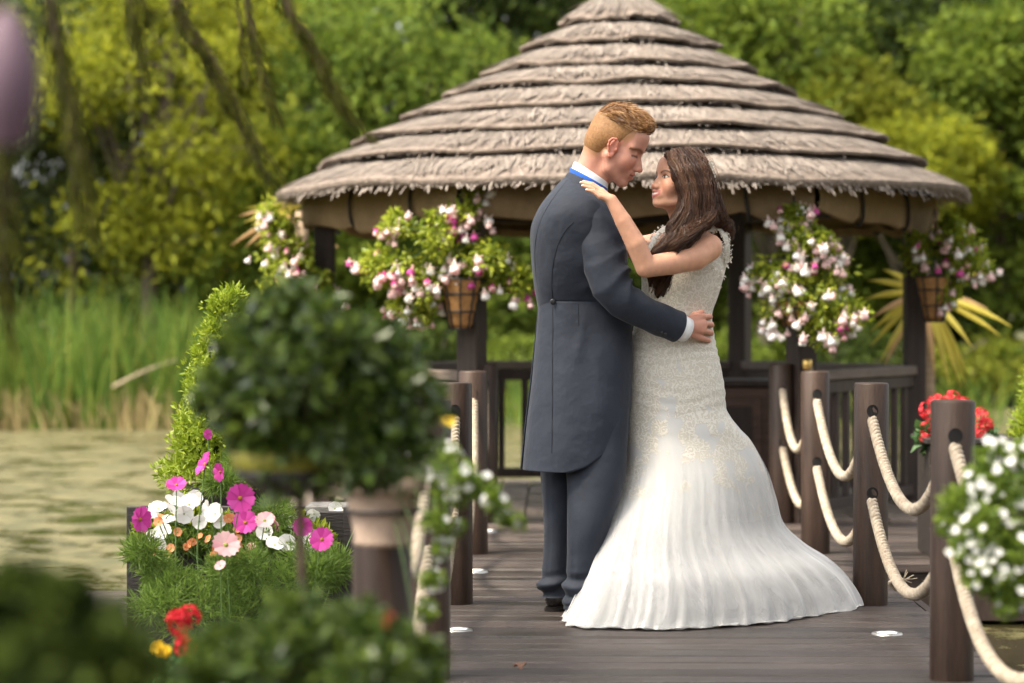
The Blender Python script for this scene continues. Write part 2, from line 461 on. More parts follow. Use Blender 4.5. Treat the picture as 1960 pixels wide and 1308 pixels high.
def strand_rope(P, R, turns_per_m=13.0, k=6, parent=None, name='rope'):
    """three-strand laid rope along P"""
    P = np.asarray(P, float)
    s = np.concatenate([[0], np.cumsum(np.linalg.norm(np.diff(P, axis=0), axis=1))])
    n = int(s[-1] / 0.007) + 8
    Q = np.stack([np.interp(np.linspace(0, s[-1], n), s, P[:, i]) for i in range(3)], -1)
    T, N_, B = frames(Q)
    t = np.linspace(0, s[-1], n)
    mb = MB()
    for j in range(3):
        ph = 2 * math.pi * (t * turns_per_m + j / 3)
        C = Q + 0.56 * R * (np.cos(ph)[:, None] * N_ + np.sin(ph)[:, None] * B)
        mb.tube(C, R * 0.49, k)
    # loose fibres
    r2 = np.random.default_rng(int(abs(Q[0][1]) * 1000) % 9999)
    m = 160
    i = r2.integers(2, n - 2, m); an = r2.random(m) * 6.28
    D = np.cos(an)[:, None] * N_[i] + np.sin(an)[:, None] * B[i]
    Vf, Ff = leaf_field(Q[i] + D * R * 0.9, D + T[i] * 1.2 + r2.normal(size=(m, 3)) * 0.6, 0.010, 0.0011, r2)
    mb.add(Vf, Ff)
    return mb.build(name, M['rope'], parent, True)

def sag(p, q, d, n=60):
    t = np.linspace(0, 1, n)[:, None]
    P = np.array(p)[None] * (1 - t) + np.array(q)[None] * t
    P[:, 2] -= 4 * d * (t * (1 - t))[:, 0]
    return P
RR = 0.0205
for side, X in (('left', XL), ('right', XR)):
    for k in range(4):
        for z, d, lv in ((HU, 0.31, 'upper'), (HLo, 0.275, 'lower')):
            P = sag((X, PY[k], z), (X, PY[k + 1], z), d + rng.normal() * 0.01)
            P[:, 0] += 0.012 * np.sin(np.linspace(0, math.pi, len(P))) * rng.normal()
            r = strand_rope(P, RR)
            between = ['from the foreground post', 'from the nearest sharp post', 'from the second post', 'from the third post'][k]
            tag(r, f'{lv} pale twisted rope {between} to the next, {side} side', 'rope', 'ropes strung between the posts')
# knot of frayed strands on one rope
kn = MB(); c0 = sag((XR, PY[1], HLo), (XR, PY[2], HLo), 0.275)[36]
kn.tube(spline([c0 + np.array(v) for v in ((0.02, 0, 0.01), (0.0, -0.026, 0.012), (-0.026, 0, 0.0), (0, 0.02, -0.024), (0.026, 0, 0.01))], 24), 0.008, 6)
for j in range(9):
    v = rng.normal(size=3) * np.array([0.012, 0.006, 0.01]) + np.array([0.022, -0.01, 0.012])
    kn.tube(np.array([c0 + np.array([0.018, -0.012, 0.01]), c0 + np.array([0.018, -0.012, 0.01]) + v]), 0.0016, 4)
tag(kn.build('twine_knot', M['rope'], None, True), 'small frayed twine knot tied round the lower right rope', 'knot')

# dry leaf on the boards
lp = spline([(0, 0, 0), (0.012, 0.004, 0.006), (0.026, -0.003, 0.004), (0.04, 0.002, 0.012)], 9)
c = W(995, 1282, CAMZ * FPX / (1282 - 606)) + np.array([-0.02, 0, 0.004])
Vl = []
for i, p in enumerate(lp):
    wd = 0.011 * math.sin(math.pi * (i + 0.4) / 9.2)
    Vl += [c + p + np.array([0, -wd, 0.007 * math.sin(i)]), c + p, c + p + np.array([0, wd, 0.009])]
M['dryleaf'] = surf('dry_leaf', (0.10, 0.045, 0.03), (0.24, 0.12, 0.06), 0.7, 60, 0.3)
tag(mk('fallen_leaf', Vl, grid_faces(9, 3, False), M['dryleaf'], smooth=True), 'small curled brown dry leaf lying on the boardwalk', 'leaf')
# ================================================================== gazebo
GX, GY, GR, GROT = 0.3615, 14.3, 1.743, math.radians(1.9)
gz = empty('gazebo', (GX, GY, 0), 'thatched hexagonal timber gazebo over the pond behind the couple', 'gazebo')
M['thatch'] = leafy('thatch_straw', [(0.15, 0.125, 0.108), (0.21, 0.177, 0.153), (0.265, 0.225, 0.196), (0.32, 0.275, 0.24), (0.18, 0.152, 0.134), (0.29, 0.25, 0.22)], 0.85, 0.08, 0.15)
def patchy(m, scale, lo, hi):
    """weather patches over the straw colours"""
    N, L = m.node_tree.nodes, m.node_tree.links
    tc = N.new('ShaderNodeTexCoord'); n = N.new('ShaderNodeTexNoise'); n.inputs['Scale'].default_value = scale; n.inputs['Detail'].default_value = 4; n.inputs['Roughness'].default_value = 0.7
    L.new(tc.outputs['Object'], n.inputs['Vector']); mr = N.new('ShaderNodeMapRange'); mr.inputs['From Min'].default_value = 0.3; mr.inputs['From Max'].default_value = 0.7; mr.inputs['To Min'].default_value = lo; mr.inputs['To Max'].default_value = hi
    L.new(n.outputs['Fac'], mr.inputs['Value']); b = N['Principled BSDF']; src = b.inputs['Base Color'].links[0].from_socket
    v = N.new('ShaderNodeVectorMath'); v.operation = 'SCALE'; L.new(src, v.inputs[0]); L.new(mr.outputs[0], v.inputs['Scale']); L.new(v.outputs[0], b.inputs['Base Color'])
patchy(M['thatch'], 4.0, 0.68, 1.16)
M['thatch_core'] = surf('thatch_core', (0.11, 0.085, 0.07), (0.25, 0.20, 0.165), 0.95, 30, 0.8, 90, bdist=0.02)
M['canvas'] = surf('tan_canvas', (0.17, 0.115, 0.06), (0.27, 0.19, 0.105), 0.85, 6, 0.3, 60, bdist=0.004)
M['ceiling'] = surf('reed_ceiling', (0.06, 0.035, 0.02), (0.13, 0.08, 0.045), 0.9, 12, 0.3)
TIERS = [(0.36, 2.81), (0.59, 2.66), (0.81, 2.51), (1.06, 2.38), (1.30, 2.24), (1.57, 2.10), (1.80, 1.96), (2.03, 1.77)]
for i, (r1, z1) in enumerate(TIERS):
    r0, z0 = (0.03, 3.02) if i == 0 else (TIERS[i - 1][0] - 0.12, TIERS[i - 1][1] - 0.006)
    e = 0.045 if i == 7 else 0.018
    n = 120; a = np.linspace(0, 2 * math.pi, n, endpoint=False)
    wob = 0.014 * np.sin(a * (5 + i % 3) + i * 2.1) + 0.008 * np.sin(a * 17 + 2 * i) + rng.normal(size=n) * 0.004
    zw = 0.010 * np.sin(a * (4 + i % 4) + i * 1.7) + 0.005 * np.sin(a * 13 + i) + rng.normal(size=n) * 0.002
    rings = []
    for (rr, zz, kw) in ((r0, z0, 0.2), ((r0 + r1) / 2, (z0 + z1 + e) / 2 + 0.002, 0.5), (r1 - 0.010, z1 + e * 0.96, 1), (r1 - 0.006, z1 + e * 0.85, 1), (r1 - 0.018, z1 - 0.002, 1), (r1 - 0.22, z1 + 0.02, 1)):
        rings.append(np.stack([GX + (rr + wob * kw) * np.cos(a), GY + (rr + wob * kw) * np.sin(a), zz + zw * kw], -1))
    tier = mk('thatch_tier', np.concatenate(rings), grid_faces(6, n)[:, ::-1], M['thatch_core'], gz, True)
    # the straws themselves
    m = int(2 * math.pi * r1 / 0.0021) + 500
    th = rng.random(m) * 2 * math.pi
    u1 = rng.random(m) ** 0.62                       # where the straw's lower end lies
    over = np.where(rng.random(m) < 0.3, rng.random(m) * 0.02, rng.random(m) * 0.006)
    over = np.where(rng.random(m) < 0.02, 0.03 + rng.random(m) * 0.05, over) * np.where(i == 7, 1.25, 0.8)
    slope = np.array([r1 - r0, z1 + e - z0]); sl = np.linalg.norm(slope); slope /= sl
    endr = r0 + (r1 - r0) * u1; endz = z0 + (z1 + e - z0) * u1 + 0.006 + rng.random(m) * 0.010
    tail = u1 > 0.95
    L_ = np.minimum(0.10 + rng.random(m) * 0.16, sl * u1 * 0.95)
    L_ = np.maximum(L_, 0.04)
    tw = rng.normal(size=m) * 0.075
    w_ = 0.0018 + rng.random(m) * 0.0026
    er = np.stack([np.cos(th), np.sin(th)], -1); et = np.stack([-np.sin(th), np.cos(th)], -1)
    wobm = np.interp(th, a, wob) * u1
    def pt(r, z, s): return np.stack([GX + er[:, 0] * (r + wobm) + et[:, 0] * s, GY + er[:, 1] * (r + wobm) + et[:, 1] * s, z], -1)
    top = (endr - slope[0] * L_, endz - slope[1] * L_ + 0.004)
    er2 = np.where(tail, endr + over * 0.55, endr); ez2 = np.where(tail, endz - 0.006 - over * 1.0, endz)
    s0, s1 = tw * 0, tw * L_ / 0.15 * 0.6
    Vq = np.stack([pt(top[0], top[1], s0 - w_), pt(top[0], top[1], s0 + w_), pt(er2, ez2, s1 + w_ * 0.8), pt(er2, ez2, s1 - w_ * 0.8)], 1).reshape(-1, 3)
    # ragged edge: short straws that stick out below the rim
    q = int(2 * math.pi * r1 / (0.010 if i == 7 else 0.016)); t2 = rng.random(q) * 2 * math.pi
    er_, et_ = np.stack([np.cos(t2), np.sin(t2)], -1), np.stack([-np.sin(t2), np.cos(t2)], -1)
    wb = np.interp(t2, a, wob)
    dl = 0.004 + rng.random(q) ** 2 * (0.045 if i == 7 else 0.008) + (rng.random(q) < (0.05 if i == 7 else 0.03)) * 0.035
    jx = rng.normal(size=q) * 0.022; w2 = 0.003 + rng.random(q) * 0.004
    def p2(r, z, s): return np.stack([GX + er_[:, 0] * (r + wb) + et_[:, 0] * s, GY + er_[:, 1] * (r + wb) + et_[:, 1] * s, np.broadcast_to(z, r.shape)], -1)
    rA = np.full(q, r1 - 0.04); zA = z1 + e * (0.3 + 0.7 * rng.random(q))
    rB = r1 - 0.012 + dl * 0.42; zB = zA - 0.5 * e - dl * 0.85
    V2 = np.stack([p2(rA, zA, -w2), p2(rA, zA, w2), p2(rB, zB, jx + w2 * 0.7), p2(rB, zB, jx - w2 * 0.7)], 1).reshape(-1, 3)
    Vq = np.concatenate([Vq, V2])
    st = mk('straw', Vq, np.arange(len(Vq)).reshape(-1, 4), M['thatch'], tier)
    st['kind'] = 'stuff'

# ceiling, posts, beams
mk('ceiling', *lathe([(1.80, 1.795), (1.30, 2.15), (0.6, 2.55), (0.02, 2.75)], 48, (GX, GY, 0), False, False), M['ceiling'], gz, True)
def hexpt(k, r=GR): 
    t = math.radians(60 * k) + GROT
    return np.array([GX + r * math.cos(t), GY + r * math.sin(t)])
for k in range(6):
    c = hexpt(k); t = math.radians(60 * k) + GROT; h = 0.06
    R = np.array([[math.cos(t), -math.sin(t), 0], [math.sin(t), math.cos(t), 0], [0, 0, 1]])
    V, F = box((-h, -h, -0.9), (h, h, 1.84), 0.006)
    mk('post', V @ R.T + np.array([c[0], c[1], 0]), F, M['timber'], gz)
    # rafters
    V, F = tube([np.array([*hexpt(k, 1.85), 1.80]), np.array([GX, GY, 2.70])], 0.03, 6)
    mk('rafter', V, F, M['timber'], gz)
def between(a, b, lo, hi, bev=0.0, inset=0.065):
    """box along the line a-b: lo/hi = (cross offset, z)"""
    d = b - a; l = np.linalg.norm(d); d = d / l; nrm = np.array([d[1], -d[0]])
    V, F = box((inset, lo[0], lo[1]), (l - inset, hi[0], hi[1]), bev)
    P = a[None] + V[:, 0:1] * d[None] + V[:, 1:2] * nrm[None]
    return np.concatenate([P, V[:, 2:3]], 1), F
for k in range(6):
    a_, b_ = hexpt(k), hexpt(k + 1)
    V, F = between(a_, b_, (-0.04, 1.70), (0.04, 1.82), 0.004, 0.062)
    mk('beam', V, F, M['timber'], gz)
    # rolled canvas blind under the eaves with dark ties
    A, B = hexpt(k, GR + 0.10), hexpt(k + 1, GR + 0.10)
    d = (B - A); l = np.linalg.norm(d); d /= l; nr = np.array([d[1], -d[0]])
    n, q = 40, 14; Vc = []
    ties = (0.33, 0.72) if k % 2 else (0.26, 0.80)
    for i in range(n):
        u = i / (n - 1)
        tuck = max(math.exp(-((u - t) / 0.035) ** 2) for t in ties)
        drop = 0.215 - 0.035 * tuck + 0.02 * math.sin(u * 5 + 2 * k) + 0.018 * math.sin(u * 11 + k) - 0.03 * (abs(u - 0.5) * 2) ** 3
        bul = 0.030 * (1 - 0.55 * tuck) + 0.006 * math.sin(u * 17 + 2 * k)
        for j in range(q):
            v = j / (q - 1)
            if v < 0.75: o_, z_ = bul * math.sin(v / 0.75 * math.pi * 0.9) ** 0.8 + 0.012, 1.80 - drop * v / 0.75
            else: o_, z_ = -0.03 * (v - 0.75) / 0.25 + 0.02, 1.80 - drop + 0.05 * (v - 0.75) / 0.25
            Vc.append([*(A + d * l * u + nr * o_), z_])
    bl = mk('canvas_blind', Vc, grid_faces(n, q, False), M['canvas'], gz, True)
    for t in ties:
        P = [np.array([*(A + d * l * (t + 0.01 * v) + nr * o_), z_]) for v, o_, z_ in ((0, 0.02, 1.80), (0.3, 0.036, 1.76), (0.6, 0.042, 1.70), (1.2, 0.036, 1.63), (1.6, 0.01, 1.590), (2, -0.01, 1.60))]
        V, F = tube(spline(P, 16), 0.010, 6); mk('tie_strap', V, F, M['black'], bl, True)
# floor boards run towards the pond
fl = mk('floor_frame', *box((GX - 1.95, 13.06, -0.26), (GX + 1.95, 16.15, -0.052)), M['timber'], gz)
fb = mesh('floor_board', *box((0, 0, -0.046), (0.172, 3.15, -0.002), 0.004), M['deck_y'])
for i in range(23):
    link('floor_board', fb, fl, (-1.98 + i * 0.179, 13.03 - GY, 0))
# railings on the five closed sides
bal = None
for k in (5, 0, 1, 2, 3):
    a_, b_ = hexpt(k), hexpt(k + 1)
    V, F = between(a_, b_, (-0.045, 0.745), (0.045, 0.80), 0.006)
    rail = mk('railing', V, F, M['timber_pale'], gz)
    V, F = between(a_, b_, (-0.025, 0.675), (0.025, 0.743), 0.003); mk('under_rail', V, F, M['timber'], rail)
    V, F = between(a_, b_, (-0.03, 0.04), (0.03, 0.10), 0.003); mk('bottom_rail', V, F, M['timber'], rail)
    d = b_ - a_; l = np.linalg.norm(d); t = math.atan2(d[1], d[0])
    if bal is None: bal = mesh('baluster', *box((-0.022, -0.018, 0.10), (0.022, 0.018, 0.675), 0.003), M['timber'])
    nb = 10
    for i in range(nb):
        p = a_ + d * (0.5 + (i - (nb - 1) / 2) * 0.153 / l)
        link('baluster', bal, rail, (p[0] - GX, p[1] - GY, 0), (0, 0, t))
# panelled wooden bench-box inside the gazebo
M['cabinet'] = surf('brown_panel_wood', (0.055, 0.028, 0.018), (0.11, 0.06, 0.04), 0.5, 6, 0.2, 30, (1, 1, 6))
bb = empty('storage_bench', (1.25, 15.0, 0), 'brown panelled wooden bench box standing inside the gazebo on the right', 'bench')
mk('carcass', *box((0.80, 14.8, 0), (1.72, 15.25, 0.66), 0.006), M['cabinet'], bb)
mk('lid', *box((0.77, 14.76, 0.662), (1.75, 15.29, 0.70), 0.006), M['timber'], bb)
for x in (0.85, 1.28):
    mk('door_panel', *box((x, 14.784, 0.06), (x + 0.39, 14.798, 0.60), 0.005), M['cabinet'], bb)
    mk('panel_field', *box((x + 0.06, 14.776, 0.12), (x + 0.33, 14.782, 0.54), 0.003), M['timber'], bb)
# end of rope hung on the gazebo's front right post
hp = hexpt(5)
P = spline([(hp[0] + 0.02, hp[1] - 0.10, 0.86), (hp[0] + 0.05, hp[1] - 0.11, 0.72), (hp[0] + 0.02, hp[1] - 0.10, 0.55), (hp[0] + 0.035, hp[1] - 0.11, 0.35), (hp[0] + 0.015, hp[1] - 0.10, 0.14)], 40)
hr = strand_rope(P, 0.019)
tag(hr, 'loose rope end hanging down the front right gazebo post', 'rope')
M['brass'] = surf('brass', (0.55, 0.36, 0.10), (0.75, 0.52, 0.18), 0.3, 30, 0.02); M['brass'].node_tree.nodes['Principled BSDF'].inputs['Metallic'].default_value = 0.8
for z in (0.84, 0.52):
    mk('brass_ferrule', *lathe([(0.020, 0), (0.026, 0.006), (0.026, 0.05), (0.020, 0.056)], 14, (hp[0] + 0.02 + (0.005 if z < 0.6 else 0), hp[1] - 0.10, z - 0.03)), M['brass'], hr, True)
# ================================================================== trees, shrubs and reeds beyond the pond
M['bark'] = surf('bark', (0.05, 0.038, 0.025), (0.14, 0.11, 0.08), 0.9, 8, 0.6, 20, (3, 3, 0.6), bdist=0.03)
LM = {
 'dark':   leafy('leaf_dark',   [(0.012, 0.022, 0.005), (0.026, 0.042, 0.008), (0.044, 0.066, 0.011), (0.070, 0.098, 0.016)], 0.6, 0.35, 0.12),
 'mid':    leafy('leaf_mid',    [(0.055, 0.090, 0.012), (0.12, 0.165, 0.020), (0.19, 0.24, 0.030), (0.13, 0.18, 0.028)], 0.6, 0.42, 0.12),
 'fresh':  leafy('leaf_fresh',  [(0.080, 0.130, 0.020), (0.15, 0.21, 0.030), (0.22, 0.28, 0.042), (0.13, 0.18, 0.040)], 0.6, 0.48, 0.12),
 'yellow': leafy('leaf_yellow', [(0.14, 0.155, 0.014), (0.24, 0.26, 0.022), (0.35, 0.36, 0.030), (0.18, 0.21, 0.024)], 0.6, 0.48, 0.12),
 'grey':   leafy('leaf_grey',   [(0.07, 0.10, 0.045), (0.13, 0.165, 0.075), (0.19, 0.23, 0.115), (0.08, 0.12, 0.035)], 0.6, 0.42, 0.12),
 'olive':  leafy('leaf_olive',  [(0.09, 0.105, 0.012), (0.17, 0.185, 0.020), (0.25, 0.265, 0.028), (0.12, 0.15, 0.018)], 0.6, 0.42, 0.12),
}
def tree(name, px, Y, zc, rx, rz, kind, label, n=40, per=430, ls=0.11, seed=0, cr=0.31, aspect=0.55, droop=0.15, cat='tree', group='trees beyond the pond'):
    """px: trunk place in photo pixels; zc: height of crown centre; rx, rz: crown radii (m)"""
    r = np.random.default_rng(seed + 100)
    x = (px - 1070) / FPX * Y
    t = empty(name, (x, Y, -0.12 + 0.012 * max(0, Y - 33)), label, cat, group)
    P = spline([(x, Y, -0.4), (x + r.normal() * 0.1, Y + r.normal() * 0.1, zc * 0.4), (x + r.normal() * 0.25, Y, zc), (x + r.normal() * 0.3, Y, zc + rz * 0.7)], 14)
    mb = MB().tube(P, np.linspace(0.06 + 0.045 * rx, 0.02, 14), 9)
    d = unit(r.normal(size=(n, 3))); d[:, 1] -= 0.35
    rad = (0.45 + 0.45 * r.random(n))[:, None]
    C = np.array([x, Y, zc]) + unit(d) * rad * np.array([rx, rx * 0.8, rz])
    R_ = cr * rx * (0.6 + 0.7 * r.random(n))
    for i in range(n):
        b = P[r.integers(4, 12)]
        mid = (b + C[i]) / 2 + np.array([0, 0, -0.15])
        mb.tube(spline([b, mid, C[i]], 6), np.linspace(0.035, 0.01, 6), 5)
    mb.build('trunk', M['bark'], t, True)
    V, F = crown_leaves(np.column_stack([C, R_]), per, ls, r, aspect=aspect, droop=droop, shell=0.3, loose=0.3)
    o = mk('crown', V, F, LM[kind], t); return t

T = [ # px, Y, zc, rx, rz, kind, label
 ('osier_tree', -60, 33.5, 3.6, 2.0, 2.6, 'grey', 'grey-green bushy tree at the far left edge beyond the reeds'),
 ('willow_tree', 300, 33.0, 3.9, 2.1, 2.7, 'yellow', 'yellow-green loose tree on the left beyond the reeds'),
 ('alder_tree', 130, 35.5, 5.4, 2.2, 2.5, 'dark', 'dark green tree top behind the yellow-green tree at upper left'),
 ('hazel_tree', 560, 33.5, 2.1, 1.6, 1.8, 'mid', 'mid green tree low between the yellow-green tree and gazebo'),
 ('maple_tree', 720, 34.5, 4.1, 2.1, 1.7, 'fresh', 'bright fresh green broad tree above the gazebo roof on the left'),
 ('alder_tree', 480, 36.5, 5.6, 2.1, 2.2, 'olive', 'olive green tree top at upper left centre'),
 ('alder_tree', 980, 36.5, 5.2, 2.2, 2.4, 'dark', 'dark tree behind the peak of the gazebo roof'),
 ('oak_tree', 960, 34.5, 1.9, 1.7, 1.6, 'fresh', 'light green low tree seen between the left gazebo posts'),
 ('oak_tree', 1440, 34.0, 4.4, 2.0, 2.0, 'mid', 'mid green tree right of the gazebo peak'),
 ('oak_tree', 1330, 36.5, 5.9, 1.8, 1.8, 'fresh', 'light green tree top directly right of the gazebo peak'),
 ('field_maple_tree', 1760, 32.6, 3.0, 1.25, 0.75, 'yellow', 'yellow-green tree above the right end of the gazebo roof'),
 ('field_maple_tree', 1600, 33.2, 3.7, 1.1, 0.8, 'olive', 'olive yellow small tree at the right slope of the roof'),
 ('alder_tree', 1800, 35.5, 4.6, 2.4, 2.4, 'dark', 'large dark tree filling the upper right'),
 ('oak_tree', 1900, 33.8, 4.3, 1.4, 1.1, 'mid', 'mid green branchy tree at the upper right edge'),
 ('alder_tree', 2060, 33.4, 2.2, 1.9, 1.9, 'mid', 'mid green tree at the right edge behind the palm'),
 ('oak_tree', 1560, 35.0, 1.6, 1.9, 1.5, 'mid', 'mid green low tree seen between the right gazebo posts'),
 ('oak_tree', -430, 34.0, 3.6, 2.3, 3.4, 'mid', 'mid green tree standing beyond the left picture edge'),
 ('alder_tree', -820, 35.0, 4.2, 2.6, 4.0, 'dark', 'dark tree well beyond the left picture edge'),
 ('oak_tree', 2420, 34.0, 3.8, 2.4, 3.4, 'mid', 'mid green tree standing beyond the right picture edge'),
 ('field_maple_tree', 2800, 35.0, 4.0, 2.5, 3.6, 'olive', 'olive tree well beyond the right picture edge'),
 ('alder_tree', 720, 36.0, 1.6, 1.8, 1.6, 'dark', 'dark low tree seen under the left eaves'),
 ('alder_tree', 1180, 35.5, 1.8, 1.9, 1.7, 'dark', 'dark low tree behind the couple under the roof'),
]
for i, (nm, px, Y, zc, rx, rz, kd, lab) in enumerate(T):
    tree(nm, px, Y, zc, rx, rz, kd, lab, seed=i, ls=(0.135 if kd != 'grey' else 0.15), aspect=(0.55 if kd not in ('grey', 'yellow') else 0.4), per=300)
# the wood behind them, one mass
r = np.random.default_rng(55)
n = 235
C = np.column_stack([r.uniform(-19, 19, n), r.uniform(39, 43, n), r.uniform(-0.3, 10.5, n), r.uniform(1.2, 2.0, n)])
V, F = crown_leaves(C, 250, 0.36, r, shell=0.4, aspect=0.7)
tag(mk('far_wood', V, F, LM['dark']), 'dark wood behind the trees, one mass of foliage', 'wood', kind='stuff')
# low shrubs along the far bank
for i, (px, kd, lab) in enumerate(((820, 'dark', 'dark low shrub on the far bank left of the gazebo posts'), (1000, 'mid', 'green low shrub on the far bank behind the left railing'),
        (1420, 'mid', 'green low shrub on the far bank behind the right railing'), (1640, 'dark', 'dark low shrub on the far bank behind the right balusters'), (1850, 'olive', 'olive low shrub on the far bank beyond the red flowers'), (2000, 'mid', 'green low shrub on the far bank at the right edge'))):
    tree('bank_shrub', px, 31.9, 0.35, 0.85, 0.6, kd, lab, n=12, per=260, ls=0.09, seed=60 + i, cat='shrub', group='shrubs on the far bank')

# reeds
M['reed'] = leafy('reed_blades', [(0.06, 0.12, 0.02), (0.10, 0.17, 0.028), (0.15, 0.22, 0.035), (0.22, 0.24, 0.05), (0.07, 0.13, 0.022)], 0.6, 0.42, 0.12)
M['reed_dry'] = leafy('dry_reed', [(0.26, 0.19, 0.08), (0.34, 0.27, 0.12), (0.20, 0.16, 0.06)], 0.7, 0.2)
def blades(n, xr, yr, h, wd, rr, lean=0.12, z0=-0.32, clump=None):
    x = rr.uniform(*xr, n)
    if clump is not None:
        cx = rr.uniform(*xr, clump); x = cx[rr.integers(0, clump, n)] + rr.normal(size=n) * 0.13
    y = rr.uniform(*yr, n); H = h * (0.6 + 0.55 * rr.random(n))
    ang = rr.normal(size=(n, 2)) * lean; k = 5
    V = []
    side = rr.random(n) * math.pi; sx, sy = np.cos(side), np.sin(side) * 0.4
    for j in range(k):
        t = j / (k - 1); w_ = wd * (1 - t ** 2.2) + 0.002
        bx = x + ang[:, 0] * H * (t + 0.9 * t ** 3); by = y + ang[:, 1] * H * t; bz = z0 + H * t - 0.12 * H * t ** 4 * np.abs(ang[:, 0]) / lean
        V.append(np.stack([bx - sx * w_, by - sy * w_, bz], -1)); V.append(np.stack([bx + sx * w_, by + sy * w_, bz], -1))
    V = np.stack(V, 1).reshape(-1, 3)
    b = np.arange(n)[:, None] * 2 * k; F = []
    for j in range(k - 1): F.append(np.concatenate([b + 2 * j, b + 2 * j + 1, b + 2 * j + 3, b + 2 * j + 2], 1))
    return V, np.concatenate(F)
rr = np.random.default_rng(3)
V, F = blades(1700, (-8.5, -4.7), (29.4, 31.6), 1.75, 0.016, rr, clump=34)
tag(mk('reed_bed', V, F, M['reed']), 'tall green reeds along the far pond edge at left', 'reeds', kind='stuff')
V, F = blades(700, (-8.5, -4.6), (29.2, 31.0), 0.55, 0.014, rr, 0.2, clump=40)
tag(mk('dry_reed_litter', V, F, M['reed_dry']), 'straw-coloured dry reed bases at the waterline on the left', 'reeds', kind='stuff')
V, F = blades(700, (-3.5, 6.5), (30.4, 31.6), 0.75, 0.014, rr, 0.2, clump=60)
tag(mk('bank_grass', V, F, M['reed']), 'rough green grass along the far bank behind the gazebo', 'grass', kind='stuff')
a = W(212, 742, 29.3); b = W(335, 690, 29.6)
mb = MB().tube(spline([a, (a + b) / 2 + np.array([0, 0, 0.03]), b], 10), np.linspace(0.022, 0.012, 10), 6)
M['deadwood'] = surf('dead_wood', (0.28, 0.22, 0.14), (0.42, 0.34, 0.23), 0.85, 20, 0.3)
tag(mb.build('dead_branch', M['deadwood'], None, True), 'pale bare dead branch leaning out of the reeds', 'branch')

# the strands' willow: unseen crown over the near boardwalk, placed to shade the couple
def shade_willow():
    r = np.random.default_rng(91); t = empty('willow_tree', (-5.2, 4.6, -0.12), 'old unseen willow whose strands hang into the top left, its crown placed to shade the couple', 'tree')
    P = spline([(-5.2, 4.6, -0.5), (-5.0, 4.8, 1.6), (-4.4, 5.4, 3.4), (-3.4, 6.2, 5.0), (-2.6, 6.8, 6.2)], 18)
    mb = MB().tube(P, np.linspace(0.34, 0.10, 18), 12)
    n = 46; C = np.column_stack([r.uniform(-6.0, 0.6, n), r.uniform(1.5, 8.4, n), r.uniform(4.6, 7.6, n)])
    for c in C[::2]: b = P[r.integers(7, 17)]; mb.tube(spline([b, (b + c) / 2 + np.array([0, 0, 0.4]), c], 8), np.linspace(0.06, 0.012, 8), 6)
    mb.build('trunk', M['bark'], t, True)
    V, F = crown_leaves(np.column_stack([C, r.uniform(0.7, 1.2, n)]), 330, 0.16, r, aspect=0.22, droop=0.8, shell=0.2)
    mk('crown', V, F, LM['olive'], t)
shade_willow()
# ================================================================== flowers and plants near the boardwalk
def rot_to(d, spin=0.0):
    """euler that turns local +Z to d"""
    q = Vector(d).to_track_quat('Z', 'Y')
    return (q.to_matrix().to_4x4() @ Matrix.Rotation(spin, 4, 'Z')).to_euler()

def flower_mesh(name, petals, r, wd, mats, cup=0.25, centre=0.16, layers=1, notch=0.0, tip=0.9):
    """open flower facing +Z, radius r, petals wd wide, domed centre"""
    V, F, mi = [], [], []
    for ly in range(layers):
        for k in range(petals):
            a = 2 * math.pi * (k + 0.5 * ly) / petals; ca, sa = math.cos(a), math.sin(a)
            rs = r * (1 - 0.28 * ly); b = len(V)
            prof = [(0.06, 0.18), (0.4, 0.75), (0.78, 1.0), (1.0, 0.62 * tip)]
            for (t, w) in prof:
                for s in (-1, 0, 1):
                    x = t * rs * (1 - notch * (s == 0) * (t == 1.0)); y = s * w * wd * rs * 0.5
                    z = cup * rs * (t ** 1.5) * (1 + 0.5 * ly) - 0.06 * rs * abs(s) + 0.02 * rs * math.sin(5 * k + 9 * t) + 0.01 * ly
                    V.append((ca * x - sa * y, sa * x + ca * y, z))
            for i in range(3):
                for j in range(2):
                    q = b + i * 3 + j; F.append((q, q + 1, q + 4, q + 3)); mi.append(0)
    if centre > 0:
        b = len(V); k = 8; cr = centre * r
        for (rr_, z) in ((1, 0.02), (0.8, 0.5), (0.35, 0.75)):
            for i in range(k): V.append((rr_ * cr * math.cos(2 * math.pi * i / k), rr_ * cr * math.sin(2 * math.pi * i / k), z * cr))
        f2 = [tuple(x + b for x in f) for f in grid_faces(3, k)]
        F4 = F + f2; mi += [1] * len(f2)
        top = tuple(range(b + 2 * k, b + 3 * k))
        return mesh(name, V, [np.array(F4), np.array([top])], mats, True, mi + [1])
    return mesh(name, V, np.array(F), mats, True, mi)

